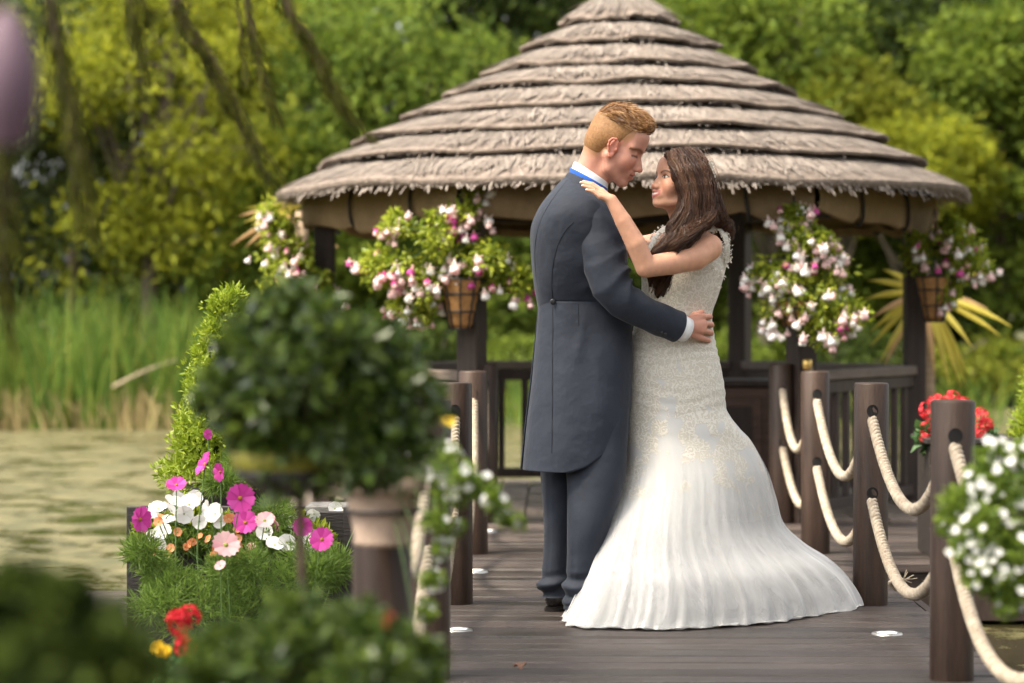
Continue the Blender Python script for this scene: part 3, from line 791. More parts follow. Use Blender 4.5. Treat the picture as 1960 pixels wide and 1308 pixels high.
def bell_mesh(name, s, mats):
    """hanging fuchsia: stalk, swept sepals, skirt of petals; hangs along -Z from the origin"""
    V, F, mi = [], [], []
    k = 8
    for (r, z) in ((0.06, 0), (0.09, -0.25), (0.12, -0.35)): V += [(r * s * math.cos(2 * math.pi * i / k), r * s * math.sin(2 * math.pi * i / k), z * s) for i in range(k)]
    f = [tuple(x) for x in grid_faces(3, k)]; F += f; mi += [0] * len(f)
    for q in range(4):
        a = math.pi / 2 * q; ca, sa = math.cos(a), math.sin(a); b = len(V)
        for (t, w, z) in ((0.08, 0.10, -0.35), (0.30, 0.16, -0.42), (0.52, 0.02, -0.30)):
            for e in (-1, 1): V.append(((ca * t - sa * w * e) * s, (sa * t + ca * w * e) * s, z * s))
        F += [(b, b + 1, b + 3, b + 2), (b + 2, b + 3, b + 5, b + 4)]; mi += [0, 0]
    b = len(V)
    for j, (r, z) in enumerate(((0.12, -0.36), (0.30, -0.55), (0.34, -0.78), (0.26, -0.92))):
        for i in range(10): V.append((r * s * (1 + 0.18 * (i % 2) * (j > 0)) * math.cos(2 * math.pi * i / 10), r * s * (1 + 0.18 * (i % 2) * (j > 0)) * math.sin(2 * math.pi * i / 10), (z - 0.05 * (i % 2)) * s))
    f = [tuple(x + b for x in q) for q in grid_faces(4, 10)]; F += f; mi += [1] * len(f)
    return mesh(name, V, np.array(F), mats, True, mi)

PM = {k: leafy('petal_' + k, v, 0.6, 0.3, 0.2) for k, v in {
    'pink': [(0.62, 0.07, 0.36), (0.70, 0.11, 0.44), (0.55, 0.05, 0.30)], 'palepink': [(0.75, 0.38, 0.42), (0.80, 0.50, 0.50)], 'white': [(0.80, 0.78, 0.74), (0.86, 0.84, 0.82)],
    'blush': [(0.80, 0.62, 0.58), (0.82, 0.70, 0.66), (0.78, 0.55, 0.54)], 'magenta': [(0.55, 0.06, 0.28), (0.62, 0.10, 0.36)], 'red': [(0.40, 0.006, 0.016), (0.50, 0.012, 0.024)],
    'orange': [(0.78, 0.25, 0.10), (0.80, 0.36, 0.18)], 'russet': [(0.22, 0.05, 0.03), (0.30, 0.08, 0.04)], 'yellow': [(0.80, 0.50, 0.02), (0.82, 0.58, 0.04)], 'coral': [(0.55, 0.035, 0.045), (0.62, 0.06, 0.07)]}.items()}
M['eye'] = plain('flower_eye', (0.35, 0.16, 0.02), 0.8)
M['eye_green'] = plain('flower_eye_green', (0.30, 0.35, 0.06), 0.8)
M['stem'] = surf('green_stem', (0.05, 0.10, 0.02), (0.10, 0.17, 0.04), 0.6, 20, 0.1)
M['stem_brown'] = surf('woody_stem', (0.05, 0.03, 0.02), (0.11, 0.07, 0.045), 0.8, 20, 0.3)
BELL = [bell_mesh('fuchsia_flower', 0.075, [PM['blush'], PM['white']]), bell_mesh('fuchsia_flower', 0.07, [PM['blush'], PM['blush']]), bell_mesh('fuchsia_flower', 0.066, [PM['magenta'], PM['palepink']]), bell_mesh('fuchsia_flower', 0.066, [PM['palepink'], PM['magenta']])]
M['basket_leaf'] = leafy('fuchsia_leaf', [(0.18, 0.24, 0.02), (0.30, 0.36, 0.03), (0.42, 0.45, 0.045), (0.11, 0.17, 0.018), (0.35, 0.40, 0.04)], 0.45, 0.5)
M['wicker'] = surf('wicker', (0.22, 0.10, 0.03), (0.42, 0.22, 0.08), 0.7, 30, 0.5, 80, bdist=0.006)
M['terracotta'] = surf('pale_terracotta', (0.27, 0.19, 0.14), (0.42, 0.31, 0.235), 0.8, 8, 0.2, 40)
M['iron'] = plain('dark_iron', (0.015, 0.013, 0.012), 0.5)

def hanging_basket(c, lobes, nleaf, nflow, flow_w, label, seed, bz=0.26, hang=1.72):
    """c: centre of basket rim; lobes: rows dx dy dz r of foliage clumps"""
    r = np.random.default_rng(seed); c = np.array(c)
    t = empty('hanging_basket', tuple(c), label, 'hanging basket', 'fuchsia baskets on the gazebo')
    n = 9; prof = []
    for i in range(n):
        u = i / (n - 1); prof.append((0.045 + 0.06 * u ** 0.8 + 0.005 * (i % 2), -bz * (1 - u)))
    b = mk('basket', *lathe(prof, 20, c, True, False), M['wicker'], t, True)
    mbi = MB()
    for k in range(8):
        a = 2 * math.pi * k / 8
        mbi.tube([c + np.array([(p[0] + 0.006) * math.cos(a), (p[0] + 0.006) * math.sin(a), p[1]]) for p in prof], 0.005, 5)
    for u in (0.0, 0.35, 0.7, 1.0):
        R_ = 0.045 + 0.06 * u ** 0.8 + 0.008; aa = np.linspace(0, 2 * math.pi, 25)
        mbi.tube(np.stack([c[0] + R_ * np.cos(aa), c[1] + R_ * np.sin(aa), np.full(25, c[2] - bz * (1 - u))], -1), 0.005, 5)
    mbi.build('wire_cage', M['iron'], b, True)
    ch = MB()
    for k in range(3):
        a = 2 * math.pi * k / 3 + 0.4
        ch.tube([c + np.array([0.1 * math.cos(a), 0.1 * math.sin(a), 0]), np.array([c[0], c[1], hang])], 0.003, 4)
    ch.build('hanging_chain', M['iron'], t)
    lobes = np.array(lobes, float); sub = []
    for l in lobes:
        k = 9; d = unit(r.normal(size=(k, 3)))
        sub.append(np.column_stack([c + l[:3] + d * l[3] * (0.35 + 0.5 * r.random(k))[:, None], l[3] * (0.38 + 0.25 * r.random(k))]))
    sub = np.concatenate(sub)
    V, F = crown_leaves(sub, max(8, nleaf // len(sub)), 0.036, r, aspect=0.55, droop=0.35, shell=0.3)
    st = MB()
    for s in sub[::2]:
        p = spline([c + np.array([0, 0, -0.02]), (c + s[:3]) / 2 + np.array([0, 0, 0.10]), s[:3], s[:3] + unit(s[:3] - c) * s[3] * 0.9 + np.array([0, 0, -0.05])], 10)
        st.tube(p, np.linspace(0.004, 0.0015, 10), 4)
    st.build('stems', M['stem'], t)
    fo = mk('foliage', V, F, M['basket_leaf'], t); fo['kind'] = 'stuff'
    w_ = np.array(flow_w, float); w_ /= w_.sum()
    for i in range(nflow):
        if i % 3 == 0:
            s = sub[r.integers(len(sub))]; d = unit(r.normal(size=3) + np.array([0, -1.1, -0.55])); q = s[:3] + d * s[3] * (0.8 + 0.4 * r.random()) - c
        p = q + r.normal(size=3) * np.array([0.042, 0.02, 0.030])
        link('fuchsia_flower', BELL[r.choice(4, p=w_)], t, tuple(p), (r.normal() * 0.25, r.normal() * 0.25, r.random() * 6.28), 0.6 + 0.4 * r.random())
    return t
Yb = 12.62
cB = W(882, 535, Yb)
hanging_basket(cB, [(-0.10, 0, 0.06, 0.20), (0.10, 0, 0.08, 0.18), (-0.30, 0.0, 0.02, 0.17), (-0.42, 0.0, 0.08, 0.12), (-0.22, -0.02, -0.10, 0.13), (0.02, 0.02, 0.34, 0.09), (0.06, 0.05, 0.45, 0.06), (-0.33, 0, 0.26, 0.09), (0.27, 0, 0.0, 0.10), (-0.10, 0, 0.22, 0.14), (-0.30, 0, -0.16, 0.08)], 8000, 230, (6, 6, 2.2, 1.6), 'large fuchsia basket with pink and white flowers on the front left gazebo post', 11)
cC = W(1518, 575, Yb)
hanging_basket(cC, [(0, 0, 0.14, 0.19), (0.14, 0, 0.06, 0.19), (0.02, 0, 0.34, 0.13), (0.16, 0, 0.30, 0.10), (-0.10, 0, 0.16, 0.13), (0.14, 0, -0.06, 0.16), (0.24, 0, -0.05, 0.12), (-0.02, 0, -0.05, 0.14), (0.02, 0, 0.45, 0.06)], 6000, 240, (8, 5, 0.6, 0.5), 'fuchsia basket full of white flowers on the front right gazebo post', 12, bz=0.14)
cA = W(560, 525, 14.05)
hanging_basket(cA, [(-0.08, 0, 0.18, 0.17), (-0.05, 0, 0.0, 0.17), (-0.10, 0, 0.32, 0.12), (0.08, 0, -0.06, 0.14), (0.16, 0, -0.12, 0.10), (-0.03, 0, -0.14, 0.12)], 4200, 90, (6, 4, 2, 1), 'half-hidden fuchsia basket at the far left corner of the gazebo', 13)
cD = W(1786, 530, 14.05)
hanging_basket(cD, [(0.05, 0, 0.14, 0.15), (0.16, 0, 0.16, 0.13), (-0.08, 0, 0.16, 0.13), (0.20, 0, 0.06, 0.11), (0.10, 0, 0.28, 0.08), (0.08, -0.05, -0.10, 0.08)], 3800, 90, (5, 5, 2, 1.5), 'fuchsia basket with a brown wicker cone at the right corner of the gazebo', 14)

# ------------------------------------------------------------------ fan palms
M['palm'] = leafy('palm_blade', [(0.40, 0.36, 0.05), (0.55, 0.42, 0.06), (0.32, 0.34, 0.06), (0.62, 0.42, 0.05), (0.60, 0.48, 0.14)], 0.5, 0.35)
M['palm_dry'] = leafy('palm_dry_blade', [(0.42, 0.24, 0.10), (0.50, 0.32, 0.14), (0.36, 0.20, 0.09)], 0.7, 0.2)
M['palm_trunk'] = surf('fibrous_trunk', (0.22, 0.15, 0.09), (0.42, 0.32, 0.22), 0.9, 12, 0.6, 40, (1, 1, 4), bdist=0.01)
def palm(base_px, Y, head_py, blades_, label, seed, trunk=True):
    r = np.random.default_rng(seed)
    hd = W(base_px, head_py, Y)
    t = empty('fan_palm', (hd[0], Y, -0.3), label, 'palm')
    P = spline([(hd[0] + 0.02, Y, -0.35), (hd[0] + 0.03, Y, 0.3), (hd[0], Y, hd[2])], 16)
    mk('trunk', *tube(P, 0.045 + 0.004 * np.sin(np.arange(16) * 2.2), 12), M['palm_trunk'], t, True)
    for (ang, ln, dry) in blades_:
        a = math.radians(ang); d = np.array([math.cos(a), r.normal() * 0.25 - 0.1, math.sin(a)]); L_ = ln / FPX * Y
        k = 7; V = []; side = unit(np.cross(d, np.array([0, 1.0, 0.2 * r.normal()])))
        for j in range(k):
            u = j / (k - 1); w_ = (0.010 + 0.010 * math.sin(math.pi * min(1, u * 1.15)) ** 0.8) * (1 - 0.75 * max(0, u - 0.75) / 0.25)
            p = hd + d * L_ * (0.12 + 0.88 * u) + np.array([0, 0, -0.10 * L_ * u ** 3])
            V += [p - side * w_, p + np.array([0, -0.010, 0]), p + side * w_]
        mk('blade', V, grid_faces(k, 3, False), M['palm_dry'] if dry else M['palm'], t, True)
    return t
palm(1768, 15.7, 560, [(148, 100, 0), (163, 115, 0), (181, 112, 0), (200, 112, 1), (212, 120, 0), (221, 135, 0), (232, 150, 0), (238, 150, 1), (262, 140, 0), (275, 150, 1), (284, 165, 0), (292, 175, 0), (300, 160, 0), (311, 120, 0), (333, 150, 0), (342, 160, 0), (350, 120, 1), (25, 120, 0), (130, 70, 1), (252, 150, 0), (298, 178, 0)], 'yellowing fan palm behind the right corner of the gazebo', 5)
palm(575, 15.6, 405, [(178, 120, 1), (172, 95, 0), (200, 145, 1), (185, 110, 0), (208, 120, 1), (150, 70, 0), (138, 60, 0), (120, 62, 0), (262, 70, 1), (320, 95, 1), (235, 90, 1), (110, 60, 0), (192, 90, 0), (165, 80, 0), (212, 105, 0)], 'orange and yellow fan palm behind the left corner of the gazebo', 6)

# ------------------------------------------------------------------ golden conifers
M['conifer'] = leafy('golden_conifer_spray', [(0.16, 0.23, 0.015), (0.25, 0.33, 0.025), (0.34, 0.40, 0.04), (0.21, 0.29, 0.02)], 0.5, 0.35)
def conifer(apex_px, base_py, rad_px, Y, label, seed, floor):
    r = np.random.default_rng(seed)
    a = W(*apex_px, Y); zb = W(0, base_py, Y)[2]; R_ = rad_px / FPX * Y; n = 420
    t = empty('golden_conifer', (a[0], Y, floor), label, 'conifer', 'golden conifers')
    u = r.random(n) ** 0.7; th = r.random(n) * 6.283
    rad = R_ * (0.10 + 0.9 * u) * (0.75 + 0.3 * r.random(n))
    C = np.column_stack([a[0] + rad * np.cos(th), Y + rad * np.sin(th), a[2] + (zb - a[2]) * (u * 0.97 + 0.02), 0.030 + 0.03 * r.random(n)])
    V, F = crown_leaves(C, 42, 0.026, r, aspect=0.4, droop=-0.5, shell=0.2)
    mk('trunk', *tube([(a[0], Y, zb - 0.05), (a[0], Y, a[2] - 0.05)], [0.02, 0.005], 8), M['stem_brown'], t)
    core = mk('foliage', V, F, M['conifer'], t); core['kind'] = 'stuff'
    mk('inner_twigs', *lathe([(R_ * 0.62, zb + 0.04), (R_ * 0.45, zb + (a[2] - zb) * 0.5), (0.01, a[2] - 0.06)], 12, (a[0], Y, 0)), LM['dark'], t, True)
    M.setdefault('pot_dark', surf('dark_glazed_pot', (0.02, 0.018, 0.016), (0.05, 0.045, 0.04), 0.5, 10, 0.1))
    mk('pot', *lathe([(R_ * 0.5, floor), (R_ * 0.72, zb - 0.02), (R_ * 0.78, zb), (R_ * 0.6, zb + 0.005)], 24, (a[0], Y, 0)), M['pot_dark'], t, True)
conifer((432, 552), 930, 118, 9.6, 'lime-golden conifer on the left behind the pink flowers', 21, -0.099)
conifer((2000, 650), 905, 75, 11.25, 'lime-golden conifer cut by the right picture edge', 22, -0.019)

# ------------------------------------------------------------------ flower trough on the left and its plants
M['trough'] = surf('black_stained_planter', (0.012, 0.010, 0.009), (0.035, 0.028, 0.025), 0.5, 5, 0.3, 30, (1, 6, 6))
Yt = 8.75
tr = empty('flower_trough', ((-1.52 - 0.78) / 2, Yt, -0.10), 'long black wooden flower trough on the left platform', 'trough')
x0, x1, ya, yb_, zt = -1.54, -0.72, Yt - 0.13, Yt + 0.13, 0.40
mk('soil', *box((x0 + 0.03, ya + 0.03, 0.2), (x1 - 0.03, yb_ - 0.03, zt - 0.04)), M['ground'], tr)
for zz in (-0.098, 0.07, 0.235):
    for (lo, hi) in (((x0, ya, zz), (x1, ya + 0.026, zz + 0.158)), ((x0, yb_ - 0.026, zz), (x1, yb_, zz + 0.158)), ((x0 + 0.001, ya + 0.027, zz), (x0 + 0.026, yb_ - 0.027, zz + 0.158)), ((x1 - 0.026, ya + 0.027, zz), (x1 - 0.001, yb_ - 0.027, zz + 0.158))):
        mk('board', *box(lo, hi, 0.004), M['trough'], tr)
for xx in (x0 - 0.006, x1 - 0.05):
    mk('corner_post', *box((xx, ya - 0.012, -0.099), (xx + 0.056, ya - 0.001, 0.41), 0.003), M['trough'], tr)
# weathered square planter with a pale top, further right
pb = empty('square_planter', (W(625, 1000, 8.9)[0], 8.9, -0.1), 'dark square planter with a grey stone top right of the trough', 'planter')
cx = W(628, 1000, 8.9)[0]
mk('body', *box((cx - 0.065, 8.84, -0.098), (cx + 0.065, 8.96, 0.365), 0.006), M['trough'], pb)
M['stone'] = surf('grey_stone', (0.10, 0.095, 0.09), (0.20, 0.19, 0.18), 0.85, 20, 0.4)
mk('coping', *box((cx - 0.08, 8.82, 0.367), (cx + 0.08, 8.98, 0.40), 0.008), M['stone'], pb)
mk('plinth', *box((cx - 0.08, 8.80, -0.098), (cx + 0.14, 8.835, 0.05), 0.006), M['trough'], pb)

M['cosmos_leaf'] = leafy('cosmos_leaf', [(0.12, 0.20, 0.03), (0.18, 0.28, 0.045), (0.24, 0.35, 0.06), (0.09, 0.15, 0.025)], 0.5, 0.45)
COS = flower_mesh('cosmos_flower', 8, 0.043, 0.72, [PM['pink'], M['eye']], 0.28, 0.17, 1, 0.1)
COSP = flower_mesh('cosmos_flower', 8, 0.041, 0.72, [PM['palepink'], M['eye_green']], 0.25, 0.17, 1, 0.1)
PET = flower_mesh('petunia_flower', 5, 0.036, 1.25, [PM['white'], M['eye_green']], 0.4, 0.12, 1)
ORG = flower_mesh('small_orange_flower', 5, 0.014, 1.1, [PM['orange'], M['eye_green']], 0.35, 0.25, 1)
CARN = flower_mesh('double_pink_flower', 9, 0.032, 0.8, [PM['palepink'], M['eye_green']], 0.5, 0, 3)
FUS = flower_mesh('small_pink_flower', 6, 0.018, 0.9, [PM['palepink'], M['eye_green']], 0.5, 0.2, 1)

def bedding(name, label, c, blooms, flo_mesh, clumps, nleaf, ls, aspect, mat, seed, fname, soil_z, stem_r=0.0022, face=(0, -1, 0.45), cat='flowers', group=None, face_var=0.62, pot=False):
    """a plant: foliage clumps (rows x y z r in metres), stems, and every bloom placed (px, py, Y, scale)"""
    r = np.random.default_rng(seed); c = np.array(c, float)
    t = empty(name, tuple(c), label, cat, group)
    V, F = crown_leaves(clumps, max(10, nleaf // len(clumps)), ls, r, aspect=aspect, droop=-0.25, shell=0.1)
    fo = mk('foliage', V, F, mat, t); fo['kind'] = 'stuff'
    st = MB()
    for (px, py, Y, s) in blooms:
        p = W(px, py, Y)
        b = np.array([c[0] + (p[0] - c[0]) * 0.6 + r.normal() * 0.02, c[1] + (p[1] - c[1]) * 0.5, soil_z])
        m_ = (p + b) / 2 + r.normal(size=3) * 0.02
        e = p + np.array([0, 0.006, -0.008])
        st.tube(spline([b, m_, e], 9), np.linspace(stem_r * 1.2, stem_r, 9), 5)
        d = unit(np.array(face) + r.normal(size=3) * face_var)
        link(fname, flo_mesh if not isinstance(flo_mesh, list) else flo_mesh[r.integers(len(flo_mesh))], t, tuple(p - c), rot_to(d, r.random() * 6), s)
    if blooms: st.build('stems', M['stem'], t)
    if pot: mk('pot', *lathe([(0.06, -0.099), (0.085, soil_z - 0.01), (0.092, soil_z), (0.092, soil_z + 0.02), (0.08, soil_z + 0.02), (0.075, soil_z)], 24, (c[0], c[1], 0)), M['terracotta'], t, True)
    return t
def cl(rows): return np.array([[*W(a, b, Y), rr / FPX * Y] for (a, b, Y, rr) in rows])
c0 = W(430, 1180, 8.0); c0[2] = -0.1
bedding('cosmos_plant', 'tall feathery cosmos with magenta-pink flowers in front of the trough', c0,
    [(390, 890, 8.2, 1.05), (265, 996, 8.0, 1.05), (335, 930, 8.3, 0.85), (458, 955, 7.9, 1.15), (468, 1002, 8.0, 1.0), (615, 1034, 7.8, 0.95), (578, 1008, 7.9, 0.8), (395, 832, 8.4, 0.45), (420, 905, 8.25, 0.8)], COS,
    cl([(330, 1125, 8.0, 60), (420, 1140, 8.0, 70), (500, 1135, 8.0, 65), (370, 1180, 7.9, 80), (470, 1190, 7.9, 80), (560, 1130, 7.9, 70), (300, 1095, 8.1, 40), (425, 925, 8.4, 34), (450, 890, 8.5, 26), (520, 985, 8.5, 40), (590, 1070, 8.0, 55), (270, 1060, 8.0, 34), (640, 1090, 8.0, 40), (600, 1100, 7.9, 50), (300, 1160, 7.9, 45)]), 12500, 0.042, 0.09, M['cosmos_leaf'], 31, 'cosmos_flower', -0.08)
c1 = W(430, 1060, 7.85); c1[2] = -0.1
bedding('cosmos_plant', 'pale pink cosmos blooms low among the feathery foliage', c1, [(430, 1045, 7.8, 1.15), (505, 998, 8.0, 0.8), (700, 958, 8.6, 0.5), (420, 1085, 7.75, 0.5)], [COSP],
    cl([(430, 1090, 7.85, 45), (480, 1080, 7.85, 40)]), 1600, 0.028, 0.14, M['cosmos_leaf'], 32, 'cosmos_flower', -0.08)
c2 = np.array([-1.25, Yt, 0.36])
bedding('petunia_plant', 'white petunias spilling over the left half of the trough', c2,
    [(330, 965, 8.35, 1.0), (360, 968, 8.35, 1.05), (300, 975, 8.4, 0.9), (318, 1000, 8.35, 0.9), (410, 985, 8.3, 1.0), (295, 1030, 8.5, 0.95), (310, 1022, 8.5, 0.9), (345, 955, 8.45, 0.9), (380, 1000, 8.3, 0.7), (285, 988, 8.4, 0.8), (300, 1045, 8.3, 0.8), (325, 980, 8.3, 0.8), (350, 985, 8.3, 0.9), (395, 975, 8.35, 0.8), (420, 1000, 8.3, 0.7), (372, 955, 8.4, 0.8)], PET,
    cl([(300, 1015, 8.6, 34), (360, 1010, 8.6, 38), (420, 1015, 8.6, 34)]), 2400, 0.035, 0.5, M['basket_leaf'], 33, 'petunia_flower', 0.34)
c3 = np.array([-0.98, Yt, 0.36])
bedding('petunia_plant', 'white petunias at the right end of the trough', c3,
    [(525, 1045, 8.2, 0.9), (548, 1040, 8.2, 0.85), (505, 1020, 8.25, 0.8), (590, 1030, 8.2, 0.9), (600, 1050, 8.2, 0.8), (540, 990, 8.6, 0.75), (560, 1000, 8.55, 0.7), (585, 1075, 8.1, 0.7), (640, 975, 8.8, 0.7), (600, 985, 8.6, 0.7), (660, 985, 8.8, 0.55)], PET,
    cl([(500, 1020, 8.6, 34), (560, 1020, 8.6, 34), (600, 1035, 8.55, 30)]), 2000, 0.035, 0.5, M['basket_leaf'], 34, 'petunia_flower', 0.34)
r_ = np.random.default_rng(9)
ob = [(int(r_.uniform(290, 500)), int(r_.uniform(990, 1070)), 8.28, 0.8 + 0.5 * r_.random()) for _ in range(30)]
bedding('bedding_plant', 'scatter of tiny orange flowers between the white petunias', np.array([-1.15, 8.5, 0.30]), ob, ORG, cl([(360, 1040, 8.5, 40), (420, 1040, 8.5, 40), (470, 1030, 8.5, 40)]), 1800, 0.025, 0.4, M['cosmos_leaf'], 35, 'orange_flower', 0.2)
bedding('dianthus_plant', 'soft pink double flowers beside the right end of the trough', np.array([-0.9, 8.3, 0.2]), [(508, 1000, 8.3, 1.0), (525, 1008, 8.3, 0.7), (690, 955, 8.9, 0.5), (480, 1052, 8.2, 0.6), (492, 1010, 8.3, 0.6)], CARN, cl([(510, 1035, 8.3, 40)]), 700, 0.03, 0.25, M['cosmos_leaf'], 36, 'dianthus_flower', 0.1)
# red geraniums
def umbel(name, n, R, mats, seed):
    r = np.random.default_rng(seed); V, F = [], []
    d = unit(r.normal(size=(n, 3)) + np.array([0, 0, 0.35]))
    for i in range(n):
        s = unit(np.cross(d[i], r.normal(size=3))); u = np.cross(d[i], s)
        for k in range(4):
            a = 1.571 * k; e = math.cos(a) * s + math.sin(a) * u; f = -math.sin(a) * s + math.cos(a) * u
            b = len(V); c = d[i] * R * 0.85
            V += [c, c + e * R * 0.26 + f * R * 0.16 + d[i] * R * 0.12, c + e * R * 0.42 + d[i] * R * 0.16, c + e * R * 0.26 - f * R * 0.16 + d[i] * R * 0.12]
            F.append((b, b + 1, b + 2, b + 3))
    return mesh(name, V, np.array(F), mats)
GER = [umbel('geranium_head', 26, 0.042, PM['red'], 1), umbel('geranium_head', 22, 0.038, PM['red'], 2)]
CGER = [umbel('geranium_head', 26, 0.044, PM['coral'], 3), umbel('geranium_head', 24, 0.038, PM['coral'], 4)]
M['ger_leaf'] = leafy('geranium_leaf', [(0.03, 0.08, 0.02), (0.05, 0.12, 0.03), (0.08, 0.15, 0.04)], 0.55, 0.3)
bedding('geranium_plant', 'red geranium at the lower left among dark leaves', W(345, 1300, 6.2), [(338, 1192, 6.2, 0.75), (360, 1182, 6.25, 0.7), (350, 1240, 6.15, 0.65), (343, 1206, 6.2, 0.7)], GER, cl([(340, 1290, 6.2, 55), (390, 1300, 6.2, 50)]), 500, 0.05, 0.8, M['ger_leaf'], 37, 'geranium_head', 0.10, pot=True)
YEL = flower_mesh('yellow_flower', 7, 0.02, 0.8, [PM['yellow'], M['eye']], 0.3, 0.25, 2)
bedding('marigold_plant', 'small yellow flowers at the lower left below the red geranium', W(310, 1300, 6.0), [(302, 1245, 6.0, 1.0), (315, 1250, 6.0, 0.8)], YEL, cl([(310, 1300, 6.0, 45), (280, 1310, 6.0, 40)]), 500, 0.03, 0.4, M['ger_leaf'], 38, 'marigold_flower', 0.08, pot=True)

# right planter with red geraniums behind the near post
rp = empty('square_planter', (W(1830, 900, 11.2)[0], 11.2, -0.02), 'dark wide planter box behind the nearest right post', 'planter')
xa, xb = W(1772, 0, 11.2)[0], W(2010, 0, 11.2)[0]; zt2 = W(0, 842, 11.2)[2]
for zz in np.arange(0, zt2 - 0.02, 0.143): mk('board', *box((xa, 11.1, zz - 0.018), (xb, 11.124, min(zz + 0.120, zt2 - 0.016)), 0.004), M['trough'], rp)
mk('body', *box((xa + 0.01, 11.126, -0.018), (xb - 0.01, 11.55, zt2 - 0.03)), M['trough'], rp)
mk('rim', *box((xa - 0.02, 11.08, zt2 - 0.014), (xb + 0.02, 11.58, zt2 + 0.012), 0.004), M['trough'], rp)
bedding('geranium_plant', 'bright red geraniums in the planter behind the nearest right post', W(1830, 850, 11.3), [(1775, 785, 11.25, 1.0), (1772, 820, 11.25, 0.9), (1790, 770, 11.35, 0.9), (1875, 795, 11.25, 1.0), (1870, 825, 11.2, 0.9), (1820, 763, 11.4, 0.9), (1885, 812, 11.25, 0.8), (1840, 775, 11.4, 0.9), (1768, 838, 11.2, 0.6), (1850, 800, 11.3, 1.0), (1800, 800, 11.3, 1.0)], CGER, cl([(1780, 840, 11.3, 25), (1830, 830, 11.3, 30), (1880, 840, 11.3, 25)]), 260, 0.05, 0.8, M['ger_leaf'], 39, 'geranium_head', zt2 - 0.02)

# ------------------------------------------------------------------ terracotta pots of trailing white flowers on the first posts
BAC = flower_mesh('white_flower', 5, 0.0082, 1.0, [PM['white'], M['eye_green']], 0.25, 0.2, 1)
def trailing_pot(c, label, clumps, nleaf, nfl, seed, extra=None):
    c = np.array(c); r = np.random.default_rng(seed)
    t = empty('flower_pot', tuple(c), label, 'flower pot', 'terracotta pots on the first posts')
    s = 0.98
    pr = [(0.058, -0.150), (0.064, -0.150), (0.066, -0.140), (0.062, -0.136), (0.083, -0.040), (0.087, -0.036), (0.094, -0.032), (0.096, -0.004), (0.090, 0), (0.082, -0.004), (0.078, -0.03)]
    mk('pot', *lathe([(a * s, b * s) for a, b in pr], 36, c, True, True), M['terracotta'], t, True)
    mk('bracket', *lathe([(0.075, -0.075), (0.083, -0.075), (0.083, -0.068), (0.075, -0.068)], 28, c, False, False), M['iron'], t, True)
    V, F = crown_leaves(clumps, nleaf // len(clumps), 0.017, r, aspect=0.6, droop=0.1, shell=0.15)
    fo = mk('foliage', V, F, M['trail_leaf'], t); fo['kind'] = 'stuff'
    st = MB()
    for k in clumps:
        p = spline([c + np.array([0, 0, -0.01]), (c + k[:3]) / 2 + np.array([0, 0, 0.03]), k[:3]], 8); st.tube(p, np.linspace(0.002, 0.001, 8), 4)
    st.build('stems', M['stem'], t)
    for i in range(nfl):
        k = clumps[r.integers(len(clumps))]
        d = unit(r.normal(size=3) + np.array([0, -0.8, 0.35])); p = k[:3] + d * k[3] * (0.85 + 0.3 * r.random())
        link('white_flower', BAC, t, tuple(p - c), rot_to(unit(d + r.normal(size=3) * 0.4 + np.array([0, -0.6, 0.3])), r.random() * 6), 0.8 + 0.5 * r.random())
    return t
M['trail_leaf'] = leafy('trailing_leaf', [(0.12, 0.19, 0.02), (0.19, 0.27, 0.03), (0.27, 0.36, 0.05), (0.07, 0.12, 0.015)], 0.5, 0.45)
cP = W(737, 910, 5.27); cP[1] = 5.21
lp_ = cl([(760, 880, 5.2, 45), (820, 885, 5.2, 40), (860, 895, 5.15, 36), (890, 910, 5.1, 30), (920, 930, 5.1, 26), (945, 955, 5.05, 20), (965, 985, 5.05, 14), (990, 1000, 5.05, 9), (850, 940, 5.15, 32), (835, 1000, 5.1, 26), (845, 1050, 5.1, 20), (830, 1110, 5.05, 20), (815, 1170, 5.05, 16), (880, 950, 5.15, 28), (870, 1010, 5.15, 14), (690, 890, 5.2, 40), (800, 1240, 5.0, 12), (860, 870, 5.2, 24)])
lpot = trailing_pot(cP, 'blurred terracotta pot with trailing white flowers on the left foreground post', lp_, 2600, 105, 41)
YF = flower_mesh('orange_yellow_flower', 5, 0.019, 0.9, [PM['yellow'], M['eye']], 0.1, 0.2, 1)
p = W(857, 803, 5.15); link('yellow_flower', YF, lpot, tuple(p - cP), rot_to((0.3, -0.8, 0.5), 0.3), 1.0)
mk('yellow_flower_stem', *tube(spline([W(845, 890, 5.15), W(848, 850, 5.15), p + np.array([0, 0.005, 0])], 8), 0.0014, 5), M['stem'], lpot)
cQ = W(2085, 930, 5.27); cQ[1] = 5.25; cQ[2] = cP[2]
rp_ = cl([(1935, 900, 5.35, 55), (1890, 930, 5.3, 50), (1850, 960, 5.3, 42), (1930, 980, 5.3, 60), (1875, 1010, 5.25, 52), (1930, 1060, 5.25, 58), (1890, 1090, 5.25, 48), (1940, 1120, 5.25, 45), (1925, 1150, 5.25, 26), (1835, 1000, 5.3, 32), (1960, 870, 5.35, 45), (2010, 900, 5.35, 70), (2010, 1010, 5.3, 70), (2060, 900, 5.3, 60), (1850, 1050, 5.25, 32), (2010, 1100, 5.3, 50), (1905, 870, 5.35, 30)])
trailing_pot(cQ, 'mass of small white flowers trailing in from the right picture edge', rp_, 9500, 215, 42)

